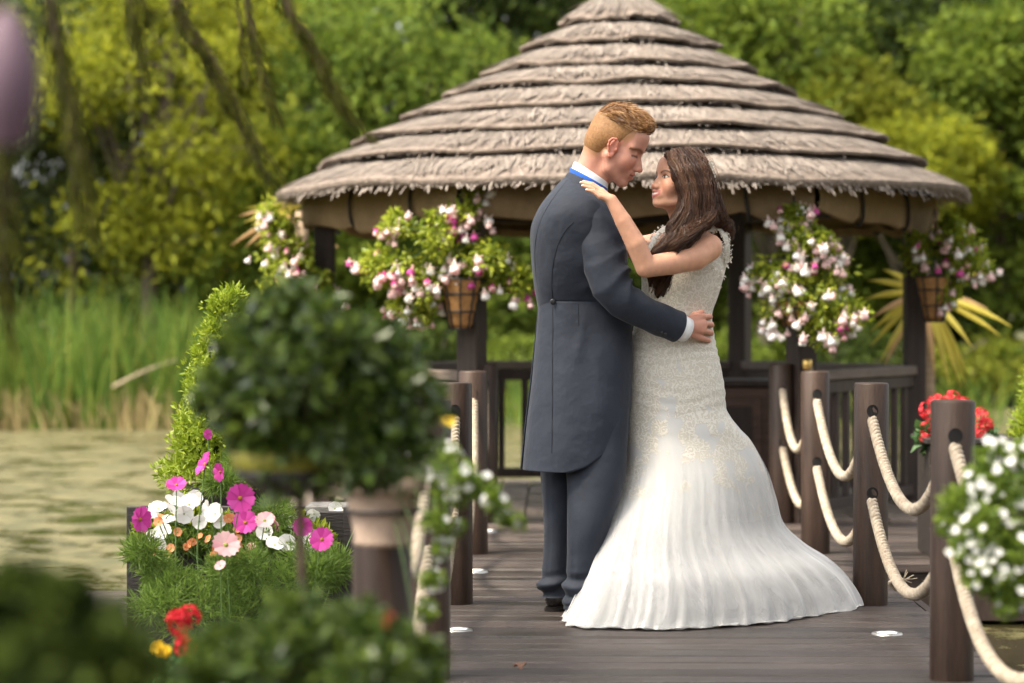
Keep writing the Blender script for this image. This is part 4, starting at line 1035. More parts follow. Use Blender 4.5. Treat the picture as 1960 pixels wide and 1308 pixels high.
# ------------------------------------------------------------------ blurred topiary in the left foreground
M['box_leaf'] = leafy('box_leaf', [(0.022, 0.044, 0.008), (0.045, 0.078, 0.012), (0.080, 0.125, 0.020), (0.13, 0.18, 0.026), (0.085, 0.12, 0.035)], 0.3, 0.3, 0.5)
Yk = 4.5
tp = empty('topiary_tree', (W(575, 1330, Yk)[0], Yk, -0.099), 'large blurred round topiary ball on a thin stem in the left foreground', 'topiary')
r = np.random.default_rng(77); cls = []
for (px, py, rpx, rpz, n) in ((580, 735, 190, 168, 66), (720, 762, 116, 150, 34), (640, 850, 165, 85, 30)):
    c_ = W(px, py, Yk); d = unit(r.normal(size=(n, 3))); f = (0.55 + 0.4 * r.random(n))[:, None]
    cls.append(np.column_stack([c_ + d * f * np.array([rpx, rpx * 0.9, rpz]) / FPX * Yk, np.full(n, 0.040) * (0.7 + 0.6 * r.random(n))]))
cls = np.concatenate(cls)
V, F = crown_leaves(cls, 62, 0.034, r, aspect=0.6, droop=0.0, shell=0.2, loose=0.15)
mk('crown', V, F, M['box_leaf'], tp)
br = MB()
for k in cls[::4]: br.tube([W(575, 930, Yk), k[:3]], [0.004, 0.002], 5)
br.build('branches', M['stem_brown'], tp)
tb = W(575, 1330, Yk)
mk('pot', *lathe([(0.10, -0.099), (0.135, 0.12), (0.145, 0.125), (0.145, 0.15), (0.125, 0.15), (0.12, 0.13)], 28, (tb[0], Yk, 0)), M['terracotta'], tp, True)
mk('stem', *tube(spline([np.array([tb[0], Yk, 0.12]), W(575, 1330, Yk), W(578, 1150, Yk), W(573, 950, Yk), W(585, 860, Yk)], 14), 0.0085, 10), M['stem_brown'], tp, True)
M['band'] = surf('yellow_band', (0.17, 0.155, 0.016), (0.26, 0.24, 0.03), 0.6, 20, 0.1)
cb = W(545, 880, Yk); R_ = 100 / FPX * Yk
mk('yellow_band', *lathe([(R_ * 0.98, -0.017), (R_, -0.014), (R_ * 1.06, 0.014), (R_ * 1.03, 0.016), (R_ * 0.96, 0.0)], 36, cb, False, False), M['band'], tp, True)
mk('dark_bowl', *lathe([(0.018, -0.075), (R_ * 0.5, -0.060), (R_ * 0.85, -0.036), (R_ * 0.97, -0.018)], 30, cb, True, True), M['pot_dark'], tp, True)
# low dark bush round its foot
def bush(name, label, rows, per, ls, mat, seed, cat='bush', aspect=0.55, droop=0.0):
    r = np.random.default_rng(seed); C = cl(rows); sub = []
    for k in C:
        d = unit(r.normal(size=(10, 3))); sub.append(np.column_stack([k[:3] + d * k[3] * (0.3 + 0.55 * r.random(10))[:, None], np.full(10, k[3] * 0.42)]))
    sub = np.concatenate(sub)
    b = C[:, :3].mean(0); b[2] = -0.099
    t = empty(name, tuple(b), label, cat)
    V, F = crown_leaves(sub, per, ls, r, aspect=aspect, droop=droop, shell=0.2)
    fo = mk('foliage', V, F, mat, t); fo['kind'] = 'stuff'
    st = MB()
    for k in sub[::3]: st.tube(spline([b, (b + k[:3]) / 2 + r.normal(size=3) * 0.01, k[:3]], 6), np.linspace(0.005, 0.002, 6), 5)
    st.build('stems', M['stem_brown'], t)
    mk('pot', *lathe([(0.11, -0.099), (0.15, 0.16), (0.158, 0.165), (0.158, 0.20), (0.135, 0.20), (0.13, 0.18)], 28, (b[0], b[1], 0)), M['terracotta'], t, True)
    return t
bush('box_bush', 'dark blurred leafy bush round the foot of the topiary at the bottom', [(440, 1260, 4.0, 80), (520, 1220, 4.0, 80), (600, 1210, 4.0, 75), (680, 1220, 4.0, 80), (750, 1260, 4.0, 75), (600, 1290, 3.95, 90), (480, 1310, 3.9, 90), (720, 1310, 3.9, 90), (800, 1310, 4.0, 50), (395, 1310, 3.95, 50)], 62, 0.027, M['box_leaf'], 51)
bush('privet_bush', 'very blurred dark bush filling the bottom left corner', [(40, 1210, 2.5, 110), (130, 1230, 2.5, 100), (60, 1300, 2.4, 130), (190, 1300, 2.45, 80), (0, 1160, 2.5, 90), (110, 1180, 2.5, 70)], 60, 0.026, LM['dark'], 52)
RB = flower_mesh('red_bud', 5, 0.012, 0.8, [PM['russet'], M['eye']], 1.6, 0.2, 2)
fb_ = bedding('russet_shoot', 'small russet red bud above the dark bush at the bottom', W(738, 1300, 4.0), [(738, 1205, 3.95, 0.9), (745, 1188, 3.95, 0.6)], RB, cl([(740, 1240, 4.0, 18)]), 30, 0.025, 0.4, M['box_leaf'], 53, 'red_bud', W(738, 1290, 4.0)[2], face=(0.1, -0.2, 1), pot=False)

# ------------------------------------------------------------------ willow strands hanging in front, top left
M['willow'] = leafy('willow_leaf', [(0.045, 0.050, 0.006), (0.080, 0.085, 0.010), (0.030, 0.034, 0.006), (0.13, 0.13, 0.018)], 0.6, 0.35, 0.1)
def willow(label, path, Y, spread, n, seed, nl=90, ls=0.05):
    r = np.random.default_rng(seed)
    P = np.array([W(a, b, Y) for a, b in path]); P = np.vstack([P[0] + (P[0] - P[1]) * 2 + np.array([-0.25, 0.1, 1.3]), P[0] + (P[0] - P[1]) + np.array([-0.05, 0, 0.5]), P]); t = empty('willow_branch', tuple(P[0]), label, 'branch', 'hanging willow branches')
    tw = MB(); C, D = [], []
    for k in range(n):
        o = r.normal(size=3) * spread / FPX * Y; ln = 0.65 + 0.35 * r.random()
        Q = spline(P, 46); m_ = max(8, int(46 * ln)); Q = Q[:m_] + o * np.linspace(0.25, 1.0, m_)[:, None]
        tw.tube(Q, np.linspace(0.0035, 0.001, m_), 4)
        T_ = np.gradient(Q, axis=0); i = r.integers(2, m_, nl)
        C.append(Q[i]); D.append(unit(T_[i]) * 1.3 + r.normal(size=(nl, 3)) * 0.35)
    tw.build('twigs', M['stem_brown'], t)
    V, F = leaf_field(np.concatenate(C), np.concatenate(D), ls * (0.7 + 0.6 * r.random(n * nl)), ls * 0.14, r, droop=0.3)
    fo = mk('leaves', V, F, M['willow'], t); fo['kind'] = 'stuff'
willow('dark blurred willow branch hanging at the upper left, second from the edge', [(95, -40), (120, 110), (150, 250), (175, 400), (190, 470)], 4.7, 20, 8, 61)
willow('dark blurred willow strand along the left picture edge', [(2, -40), (8, 200), (14, 420), (22, 560), (40, 700)], 4.0, 12, 7, 62)
willow('long thin willow branch slanting down to the gazebo eaves', [(325, -40), (385, 90), (440, 190), (490, 290), (545, 360)], 5.4, 9, 6, 63)
willow('short dense willow branch hanging above the gazebo eaves', [(545, -40), (590, 60), (630, 140), (665, 200), (700, 250)], 5.2, 15, 6, 64)
willow('faint drooping willow strand between the slanting branches', [(470, -30), (490, 100), (520, 200), (545, 280)], 5.6, 8, 4, 65)
willow('short willow tuft hanging from the top edge at left', [(245, -40), (255, 40), (268, 110), (290, 170)], 5.0, 12, 4, 66)
# pale pink hanging bloom, out of focus at the left edge
M['pinkbloom'] = leafy('mauve_petal', [(0.13, 0.075, 0.10), (0.17, 0.11, 0.15), (0.11, 0.055, 0.07)], 0.6, 0.35)
hb = empty('hanging_bloom', tuple(W(25, 20, 2.6)), 'big blurred mauve-pink drooping bloom in the top left corner', 'flower')
for k in range(6):
    a0 = 2 * math.pi * k / 6; V = []
    top, L_ = W(10, 15, 2.6), 262 / FPX * 2.6
    for i in range(10):
        u = i / 9; rad = (0.006 + 0.030 * math.sin(math.pi * min(1, u ** 0.9 * 0.86)) ** 0.9)
        for j in range(6):
            a = a0 + (j / 5 - 0.5) * 1.25
            V.append(top + np.array([rad * math.cos(a), rad * math.sin(a), -L_ * u]))
    mk('petal', V, grid_faces(10, 6, False), M['pinkbloom'], hb, True)
mk('stalk', *tube([W(16, -60, 2.6), W(18, 18, 2.6)], 0.002, 6), M['stem'], hb)
# ================================================================== tools for bodies: distance fields and lofts
class Field:
    def __init__(s, ax): s.ax = [np.asarray(a, np.float32) for a in ax]; s.G = np.full([len(a) for a in s.ax], 1.0, np.float32)
    def sub(s, lo, hi):
        sl = []
        for a, l, h in zip(s.ax, lo, hi):
            i, j = np.searchsorted(a, l), np.searchsorted(a, h)
            if j - i < 1: return None, None
            sl.append(slice(max(0, i), j))
        g = [a[q] for a, q in zip(s.ax, sl)]
        return tuple(sl), (g[0][:, None, None], g[1][None, :, None], g[2][None, None, :])
    def put(s, sl, d, k, cut=False):
        a = s.G[sl]
        if cut:
            h = np.clip(0.5 - 0.5 * (a + d) / k, 0, 1); s.G[sl] = a * (1 - h) + (-d) * h + k * h * (1 - h)
        else:
            h = np.clip(0.5 + 0.5 * (a - d) / k, 0, 1); s.G[sl] = a * (1 - h) + d * h - k * h * (1 - h)
    def cone(s, p, q, r1, r2, k=0.01, cut=False):
        p, q = np.asarray(p, float), np.asarray(q, float); m = max(r1, r2) + 2 * k + 0.02
        sl, g = s.sub(np.minimum(p, q) - m, np.maximum(p, q) + m)
        if sl is None: return
        d = q - p; L2 = float(d @ d) + 1e-12
        t = np.clip(((g[0] - p[0]) * d[0] + (g[1] - p[1]) * d[1] + (g[2] - p[2]) * d[2]) / L2, 0, 1)
        e = np.sqrt((g[0] - p[0] - t * d[0]) ** 2 + (g[1] - p[1] - t * d[1]) ** 2 + (g[2] - p[2] - t * d[2]) ** 2) - (r1 + (r2 - r1) * t)
        s.put(sl, e, k, cut)
    def chain(s, P, R, k=0.01):
        for i in range(len(P) - 1): s.cone(P[i], P[i + 1], R[i], R[i + 1], k)
    def ell(s, c, r, Rm=None, k=0.01, cut=False):
        c, r = np.asarray(c, float), np.asarray(r, float); m = r.max() + 2 * k + 0.02
        sl, g = s.sub(c - m, c + m)
        if sl is None: return
        x, y, z = g[0] - c[0], g[1] - c[1], g[2] - c[2]
        if Rm is not None:
            u = [x * Rm[0, i] + y * Rm[1, i] + z * Rm[2, i] for i in range(3)]
        else: u = [x + 0 * y + 0 * z, y + 0 * x + 0 * z, z + 0 * x + 0 * y]
        k0 = np.sqrt(sum((a / b) ** 2 for a, b in zip(u, r))); k1 = np.sqrt(sum((a / b ** 2) ** 2 for a, b in zip(u, r))) + 1e-6
        s.put(sl, (k0 * (k0 - 1) / k1).astype(np.float32), k, cut)
    def surface(s):
        G = s.G; I = G < 0
        n = [I[i:G.shape[0] - 1 + i, j:G.shape[1] - 1 + j, k:G.shape[2] - 1 + k] for i in (0, 1) for j in (0, 1) for k in (0, 1)]
        cnt = sum(a.astype(np.int8) for a in n); act = (cnt > 0) & (cnt < 8)
        ci = np.argwhere(act); idx = np.full(act.shape, -1, np.int32); idx[act] = np.arange(len(ci))
        pos = np.zeros((len(ci), 3)); w = np.zeros(len(ci))
        cor = [(i, j, k) for i in (0, 1) for j in (0, 1) for k in (0, 1)]
        for a in cor:
            for ax in range(3):
                if a[ax]: continue
                b = list(a); b[ax] = 1
                A, B = ci + np.array(a), ci + np.array(b)
                va, vb = G[tuple(A.T)], G[tuple(B.T)]; m = (va < 0) != (vb < 0)
                t = np.where(m, va / np.where(m, va - vb, 1), 0)
                pa = np.stack([s.ax[q][A[:, q]] for q in range(3)], -1); pb = np.stack([s.ax[q][B[:, q]] for q in range(3)], -1)
                pos += np.where(m[:, None], pa + (pb - pa) * t[:, None], 0); w += m
        pos /= w[:, None]
        F = []
        for ax in range(3):
            u, v = (ax + 1) % 3, (ax + 2) % 3
            sl0 = [slice(None)] * 3; sl1 = [slice(None)] * 3; sl0[ax] = slice(0, -1); sl1[ax] = slice(1, None)
            ch = I[tuple(sl0)] != I[tuple(sl1)]; e = np.argwhere(ch)
            e = e[(e[:, u] > 0) & (e[:, v] > 0) & (e[:, u] < G.shape[u] - 1) & (e[:, v] < G.shape[v] - 1)]
            q = []
            for (du, dv) in ((-1, -1), (0, -1), (0, 0), (-1, 0)):
                c = e.copy(); c[:, u] += du; c[:, v] += dv; q.append(idx[tuple(c.T)])
            q = np.stack(q, -1); ins = I[tuple(e.T)]
            q = np.where(ins[:, None], q, q[:, ::-1]); F.append(q)
        return pos, np.concatenate(F)

def axis(segs):
    """[(from, to, step), ...] -> increasing coordinates"""
    out = [np.array([segs[0][0]])]
    for a, b, h in segs: out.append(np.linspace(a, b, max(2, int(round((b - a) / h)) + 1))[1:])
    return np.concatenate(out)

def smooth_mesh(V, F, it=2, lam=0.5):
    e = np.concatenate([F[:, [0, 1]], F[:, [1, 2]], F[:, [2, 3]], F[:, [3, 0]]]); e = np.concatenate([e, e[:, ::-1]])
    n = np.bincount(e[:, 0], minlength=len(V))[:, None]
    for _ in range(it):
        S = np.stack([np.bincount(e[:, 0], V[e[:, 1], i], len(V)) for i in range(3)], -1)
        V = V + lam * (S / np.maximum(n, 1) - V)
    return V

class Head:
    """local axes: x forward, y to the person's left, z up; origin between the ears at eye level"""
    def __init__(s, o, fwd_xy, pitch, scale, roll=0.0):
        f = unit(np.array([fwd_xy[0], fwd_xy[1], 0.0])); f = f * math.cos(pitch) + np.array([0, 0, math.sin(pitch)])
        l = unit(np.cross(np.array([0, 0, 1.0]), f)); u = np.cross(f, l)
        if roll: l, u = l * math.cos(roll) + u * math.sin(roll), u * math.cos(roll) - l * math.sin(roll)
        s.R = np.stack([f, l, u], 1); s.o = np.asarray(o, float); s.s = scale
    def p(s, x, y, z): return s.o + s.s * (s.R @ np.array([x, y, z]))
    def loc(s, V): return (V - s.o) @ s.R / s.s
    def ell(s, F, c, r, k=0.01, cut=False, tilt=None):
        Rm = s.R if tilt is None else s.R @ tilt
        F.ell(s.p(*c), np.array(r) * s.s, Rm, k * s.s, cut)
    def cone(s, F, a, b, r1, r2, k=0.01, cut=False): F.cone(s.p(*a), s.p(*b), r1 * s.s, r2 * s.s, k * s.s, cut)

def ry(a): c, s = math.cos(a), math.sin(a); return np.array([[c, 0, s], [0, 1, 0], [-s, 0, c]])
def rz(a): c, s = math.cos(a), math.sin(a); return np.array([[c, -s, 0], [s, c, 0], [0, 0, 1]])
def rx(a): c, s = math.cos(a), math.sin(a); return np.array([[1, 0, 0], [0, c, -s], [0, s, c]])

def build_head(F, H, male):
    j = 1.0 if male else 0.90
    H.ell(F, (-0.014, 0, 0.036), (0.094, 0.074, 0.081), 0.01)
    H.ell(F, (-0.045, 0, -0.004), (0.062, 0.064, 0.066), 0.03)
    H.ell(F, (0.028, 0, -0.020), (0.062, 0.060, 0.078), 0.025)
    H.ell(F, (0.040, 0, -0.072), (0.046, 0.046 * j, 0.040), 0.02)
    for s in (-1, 1):
        H.cone(F, (-0.002, s * 0.058 * j, -0.045), (0.020, s * 0.050 * j, -0.082), 0.016, 0.014, 0.02)
        H.cone(F, (0.020, s * 0.050 * j, -0.082), (0.070, s * 0.013, -0.106 if male else -0.102), 0.014, 0.014 if male else 0.011, 0.018)
        H.ell(F, (0.056, s * 0.040, -0.034), (0.026, 0.022, 0.024), 0.032)                    # cheek
        H.cone(F, (0.079, s * 0.012, 0.019), (0.063, s * 0.050, 0.020), 0.0085, 0.0075, 0.022)  # brow
    H.ell(F, (0.078, 0, -0.104 if male else -0.100), (0.015, 0.018 if male else 0.013, 0.014), 0.014)
    H.ell(F, (0.058, 0, 0.055), (0.034, 0.049, 0.036), 0.03)
    # sockets and eyes
    for s in (-1, 1):
        H.ell(F, (0.094, s * 0.031, 0.001), (0.015, 0.016, 0.010), 0.010, True)
        H.ell(F, (0.0715, s * 0.0315, -0.001), (0.0135, 0.0140, 0.0128), 0.003)
    # nose
    nl = 0.117 if male else 0.111
    H.cone(F, (0.083, 0, 0.006), (nl - 0.008, 0, -0.036), 0.0075, 0.0085, 0.009)
    H.ell(F, (nl - 0.009, 0, -0.041), (0.012, 0.0105, 0.0095), 0.006)
    for s in (-1, 1): H.ell(F, (0.096, s * 0.0125, -0.044), (0.011, 0.0075, 0.008), 0.006)
    for s in (-1, 1): H.ell(F, (0.085, s * 0.009, -0.034), (0.013, 0.011, 0.016), 0.008)
    # mouth
    H.ell(F, (0.080, 0, -0.070), (0.020, 0.026, 0.020), 0.014)
    if male:
        H.cone(F, (0.0985, 0, -0.0645), (0.086, 0.024, -0.0600), 0.0055, 0.003, 0.005); H.cone(F, (0.0985, 0, -0.0645), (0.086, -0.024, -0.0600), 0.0055, 0.003, 0.005)
        H.cone(F, (0.0955, 0, -0.0785), (0.086, 0.020, -0.0690), 0.006, 0.003, 0.005); H.cone(F, (0.0955, 0, -0.0785), (0.086, -0.020, -0.0690), 0.006, 0.003, 0.005)
        H.cone(F, (0.103, -0.020, -0.0685), (0.103, 0.020, -0.0685), 0.0032, 0.0032, 0.003, True)
    else:
        for s in (-1, 1):
            H.cone(F, (0.0975, 0, -0.0600), (0.080, s * 0.027, -0.0590), 0.0052, 0.0028, 0.004)
            H.cone(F, (0.0935, 0, -0.0805), (0.080, s * 0.026, -0.0630), 0.0058, 0.0028, 0.004)
            H.cone(F, (0.1035, 0, -0.0690), (0.094, s * 0.0215, -0.0640), 0.0048, 0.0020, 0.002, True)
        H.ell(F, (0.078, 0, -0.0690), (0.0135, 0.020, 0.010), 0.002)
    # ears
    ex = 0.016 if male else 0.0
    for s in (-1, 1):
        t = rz(-s * 0.22) @ ry(-0.18)
        P = lambda a, b, c: (-0.010 + ex + a * math.cos(0.18) + c * -0.18, s * (0.0735 + b + 0.22 * -(a - 0.012)), -0.011 + c + a * 0.18)
        H.ell(F, (-0.009 + ex, s * 0.0725, -0.010), (0.0165, 0.0062, 0.029), 0.004, tilt=t)
        arc = [(0.012, 0.001, 0.006), (0.012, 0.004, 0.020), (0.004, 0.006, 0.030), (-0.008, 0.007, 0.029), (-0.016, 0.007, 0.018), (-0.0165, 0.006, 0.004), (-0.011, 0.004, -0.012), (-0.003, 0.002, -0.024)]
        for q in range(len(arc) - 1): H.cone(F, P(*arc[q]), P(*arc[q + 1]), 0.0042, 0.0042, 0.003)
        H.ell(F, P(0.0, 0.006, 0.003), (0.0085, 0.0065, 0.016), 0.003, True, tilt=t)
        H.ell(F, P(0.013, 0.003, -0.004), (0.005, 0.004, 0.006), 0.003)
        H.ell(F, P(0.002, 0.001, -0.027), (0.0085, 0.0055, 0.010), 0.005)

def skin_mat(name, sss=0.12):
    m, N, L, b = nodes(name)
    at = N.new('ShaderNodeVertexColor'); at.layer_name = 'Col'
    n = N.new('ShaderNodeTexNoise'); n.inputs['Scale'].default_value = 45; n.inputs['Detail'].default_value = 4
    tc = N.new('ShaderNodeTexCoord'); L.new(tc.outputs['Object'], n.inputs['Vector'])
    mr = N.new('ShaderNodeMapRange'); mr.inputs['From Min'].default_value = 0.3; mr.inputs['From Max'].default_value = 0.7; mr.inputs['To Min'].default_value = 0.92; mr.inputs['To Max'].default_value = 1.08; L.new(n.outputs['Fac'], mr.inputs['Value'])
    vm = N.new('ShaderNodeVectorMath'); vm.operation = 'SCALE'; L.new(at.outputs['Color'], vm.inputs[0]); L.new(mr.outputs[0], vm.inputs['Scale'])
    L.new(vm.outputs[0], b.inputs['Base Color'])
    b.inputs['Roughness'].default_value = 0.48; b.inputs['Specular IOR Level'].default_value = 0.35
    b.inputs['Subsurface Weight'].default_value = sss; b.inputs['Subsurface Radius'].default_value = (1.0, 0.35, 0.2); b.inputs['Subsurface Scale'].default_value = 0.008
    n2 = N.new('ShaderNodeTexNoise'); n2.inputs['Scale'].default_value = 350; L.new(tc.outputs['Object'], n2.inputs['Vector'])
    bp = N.new('ShaderNodeBump'); bp.inputs['Strength'].default_value = 0.12; bp.inputs['Distance'].default_value = 0.001; L.new(n2.outputs['Fac'], bp.inputs['Height']); L.new(bp.outputs[0], b.inputs['Normal'])
    return m

def paint(o, Cv):
    a = o.data.color_attributes.new('Col', 'FLOAT_COLOR', 'POINT')
    a.data.foreach_set('color', np.column_stack([Cv, np.ones(len(Cv))]).astype(np.float32).ravel())

def face_paint(Vl, base, lip, brow, male, iris=(0.03, 0.02, 0.015)):
    """skin colour by place on the head (local coordinates): lips, brows, lashes, eyes, flush of the cheeks and ears"""
    x, y, z = Vl.T; ay = np.abs(y)
    C = np.tile(np.array(base), (len(Vl), 1))
    def mixin(mask, c): 
        m = np.clip(mask, 0, 1)[:, None]; C[:] = C * (1 - m) + np.array(c) * m
    g = lambda v, s: np.exp(-(v / s) ** 2)
    red = tuple(np.array(base) * np.array([1.05, 0.72, 0.68]))
    mixin(0.55 * g(np.sqrt((x - 0.07) ** 2 + (ay - 0.042) ** 2 + (z + 0.036) ** 2), 0.024), red)
    mixin(0.6 * g(np.sqrt((x - 0.11) ** 2 + y ** 2 + (z + 0.042) ** 2), 0.014), red)
    ex = 0.016 if male else 0.0
    mixin(0.6 * ((ay > 0.0665) & (x > -0.032 + ex) & (x < 0.012 + ex) & (z < 0.025) & (z > -0.05)), red)
    front = x > 0.055
    if male:
        mixin(front * 0.5 * ((np.abs(z + 0.071) < 0.0125) & (ay < 0.024) & (x > 0.089)), lip)
        mixin(front * 0.9 * ((np.abs(z + 0.0685) < 0.003) & (ay < 0.024) & (x > 0.08)), tuple(np.array(lip) * 0.35))
        mixin(front * 0.9 * g(z + 0.0040 + (ay - 0.031) ** 2 * 8, 0.0034) * (np.abs(ay - 0.034) < 0.019) * (x > 0.056), (0.035, 0.016, 0.010))
        mixin(0.8 * g(np.sqrt((x - 0.103) ** 2 + (ay - 0.008) ** 2 + (z + 0.0525) ** 2), 0.005), (0.12, 0.04, 0.03))  # nostril shade painted on the skin, no hollow is cut
        mixin(0.35 * g(np.sqrt((ay - 0.033) ** 2 + (z + 0.001) ** 2), 0.012) * front, tuple(np.array(base) * 0.62))  # skin round the closed eye painted darker for the shade of its crease
        mixin(front * 0.95 * g(z - 0.0205 + 0.35 * (ay - 0.034) ** 2 / 0.03, 0.0058) * (ay > 0.010) * (ay < 0.061), brow)
    else:
        tz = z + 0.064 + 0.0
        cy = (ay / 0.024)
        up = -0.0652 + 0.0025 * cy ** 2; lo = -0.0765 + 0.0115 * cy ** 2
        inl = (ay < 0.027) & (x > 0.076)
        mixin(front * inl * ((z < up + 0.0085) & (z > lo - 0.0085)), lip)
        mixin(front * ((ay < 0.0190) & (x > 0.078) & (z < up - 0.0002) & (z > lo + 0.0032)), (0.60, 0.55, 0.49))
        mixin(front * 0.9 * g(z - 0.0220 + 0.6 * (ay - 0.034) ** 2 / 0.03, 0.0036) * (ay > 0.012) * (ay < 0.052), brow)
        d = np.sqrt((ay - 0.0315) ** 2 + (z * 1.0) ** 2)
        eye = (np.abs(z + 0.0005) < 0.0062 * (1 - ((ay - 0.0315) / 0.0145) ** 2)) & (x > 0.068) & (np.abs(ay - 0.0315) < 0.0145)
        mixin(front * 0.75 * g(d, 0.013) * (z > 0.002) * (x > 0.066), tuple(np.array(brow) * 1.5))
        mixin(front * eye, (0.70, 0.66, 0.62))
        mixin(front * eye * (np.abs(ay - 0.030) < 0.0068), iris)
        mixin(front * 0.95 * g(z - 0.0068 * (1 - ((ay - 0.0315) / 0.0155) ** 2), 0.0026) * (np.abs(ay - 0.0320) < 0.0165) * (x > 0.062), (0.012, 0.008, 0.007))
        mixin(front * 0.6 * g(z + 0.0068 * (1 - ((ay - 0.0315) / 0.0155) ** 2), 0.0015) * (np.abs(ay - 0.0315) < 0.0145) * (x > 0.062), (0.05, 0.03, 0.025))
    return C

def ribbons(paths, w, rng_, face=None):
    """hair: each path (k,3) becomes a thin three-sided strand"""
    P = np.asarray(paths, float); n, k, _ = P.shape
    T = np.gradient(P, axis=1); T = unit(T)
    A = unit(np.cross(T, rng_.normal(size=(n, 1, 3)))); B = np.cross(T, A)
    w = np.broadcast_to(np.asarray(w), (n,))[:, None, None] * np.linspace(1, 0.35, k)[None, :, None]
    V = np.stack([P + w * (math.cos(a) * A + math.sin(a) * B) for a in (0, 2.094, 4.189)], 2)
    base = (np.arange(n) * k * 3)[:, None, None]; i = np.arange(k - 1)[None, :, None] * 3; j = np.arange(3)[None, None]; j2 = (j + 1) % 3
    F = np.stack([base + i + j, base + i + j2, base + i + 3 + j2, base + i + 3 + j], -1).reshape(-1, 4)
    return V.reshape(-1, 3), F

def hair_mat(name, cols, rough=0.38):
    m, N, L, b = nodes(name)
    g = N.new('ShaderNodeNewGeometry'); k = len(cols)
    r = ramp(N, [((i + 0.5) / k, c) for i, c in enumerate(cols)]); L.new(g.outputs['Random Per Island'], r.inputs[0]); L.new(r.outputs[0], b.inputs['Base Color'])
    b.inputs['Roughness'].default_value = rough; b.inputs['Specular IOR Level'].default_value = 0.5
    return m

def cloth_mat(name, c1, c2, rough=0.75, weave=900, sheen=0.08, bump=0.25):
    m, N, L, b = nodes(name)
    tc = N.new('ShaderNodeTexCoord')
    n = N.new('ShaderNodeTexNoise'); n.inputs['Scale'].default_value = 7; n.inputs['Detail'].default_value = 6; L.new(tc.outputs['Object'], n.inputs['Vector'])
    n2 = N.new('ShaderNodeTexNoise'); n2.inputs['Scale'].default_value = weave; L.new(tc.outputs['Object'], n2.inputs['Vector'])
    ad = N.new('ShaderNodeMath'); ad.operation = 'MULTIPLY_ADD'; L.new(n2.outputs['Fac'], ad.inputs[0]); ad.inputs[1].default_value = 0.5; 
    ml = N.new('ShaderNodeMath'); ml.operation = 'MULTIPLY'; ml.inputs[1].default_value = 0.5; L.new(n.outputs['Fac'], ml.inputs[0]); L.new(ml.outputs[0], ad.inputs[2])
    r = ramp(N, [(0.35, c1), (0.65, c2)]); L.new(ad.outputs[0], r.inputs[0]); L.new(r.outputs[0], b.inputs['Base Color'])
    b.inputs['Roughness'].default_value = rough; b.inputs['Sheen Weight'].default_value = sheen; b.inputs['Sheen Roughness'].default_value = 0.4; b.inputs['Specular IOR Level'].default_value = 0.25
    bp = N.new('ShaderNodeBump'); bp.inputs['Strength'].default_value = bump; bp.inputs['Distance'].default_value = 0.001; L.new(n2.outputs['Fac'], bp.inputs['Height'])
    n3 = N.new('ShaderNodeTexNoise'); n3.inputs['Scale'].default_value = 16; n3.inputs['Detail'].default_value = 2; L.new(tc.outputs['Object'], n3.inputs['Vector'])
    b2 = N.new('ShaderNodeBump'); b2.inputs['Strength'].default_value = 0.5; b2.inputs['Distance'].default_value = 0.012; L.new(n3.outputs['Fac'], b2.inputs['Height']); L.new(bp.outputs[0], b2.inputs['Normal']); L.new(b2.outputs[0], b.inputs['Normal'])
    return m

def loft(rows, k=48, n=60, power=2.0, shift=0.0):
    """rows: (Lpx, Lpy, LY, Rpx, Rpy, RY, near, far) -> closed rings; theta 0 = right end, -90 deg = camera side"""
    A = []
    for (a, b, c, d, e, f, nr, fr) in rows: A.append([*W(a, b, c), *W(d, e, f), nr, fr])
    A = spline(A, n); t = np.linspace(0, 2 * math.pi, k, endpoint=False) + shift
    co, si = np.cos(t), np.sin(t)
    if power != 2.0: co, si = np.sign(co) * np.abs(co) ** (2 / power), np.sign(si) * np.abs(si) ** (2 / power)
    C = (A[:, :3] + A[:, 3:6]) / 2; U = (A[:, 3:6] - A[:, :3]) / 2
    V = C[:, None] + U[:, None] * co[None, :, None]
    V[:, :, 1] += np.where(si < 0, A[:, 6:7], A[:, 7:8]) * si[None]
    return V, t

def grid_normals(V, wrap=True):
    du = np.gradient(V, axis=0)
    dv = (np.roll(V, -1, 1) - np.roll(V, 1, 1)) if wrap else np.gradient(V, axis=1)
    return unit(np.cross(dv, du))

def wander(a, b, seed, n=5, lo=3, hi=14):
    """smooth random waves over two coordinates, about -1..1"""
    r = np.random.default_rng(seed); s = 0
    for _ in range(n): s = s + np.sin(a * r.uniform(lo, hi) * r.choice([-1, 1]) + b * r.uniform(lo, hi) + r.random() * 6.28)
    return s / math.sqrt(n * 2) 

def push_out(P, Fd, lo, hi, rng_, it=2):
    """lift hair points onto the outside of a field: distance lo..hi"""
    n, k, _ = P.shape; tgt = (lo + (hi - lo) * rng_.random((n, 1))) * np.ones((1, k)); gr = np.gradient(Fd.G, *Fd.ax)
    for _ in range(it):
        ix = [np.clip(np.searchsorted(a, P[:, :, i]) - 1, 0, len(a) - 1) for i, a in enumerate(Fd.ax)]
        inb = np.all([(P[:, :, i] > a[0]) & (P[:, :, i] < a[-1]) for i, a in enumerate(Fd.ax)], axis=0)
        d = Fd.G[tuple(ix)]; N_ = unit(np.stack([g_[tuple(ix)] for g_ in gr], -1))
        mv = np.clip(tgt - d, 0, 0.05) * inb; P = P + N_ * mv[:, :, None]
    return P
# ================================================================== the groom
GH = Head(W(1180, 279, 8.84), (0.98, -0.19), math.radians(-27), 1.07)
hx = GH.o
F_ = Field([axis([(-0.20, 0.62, 0.0028)]), axis([(8.50, 9.32, 0.0045)]), axis([(-0.01, 1.00, 0.009), (1.00, 1.14, 0.0028), (1.14, 1.53, 0.007), (1.53, 1.90, 0.0026)])])
build_head(F_, GH, True)
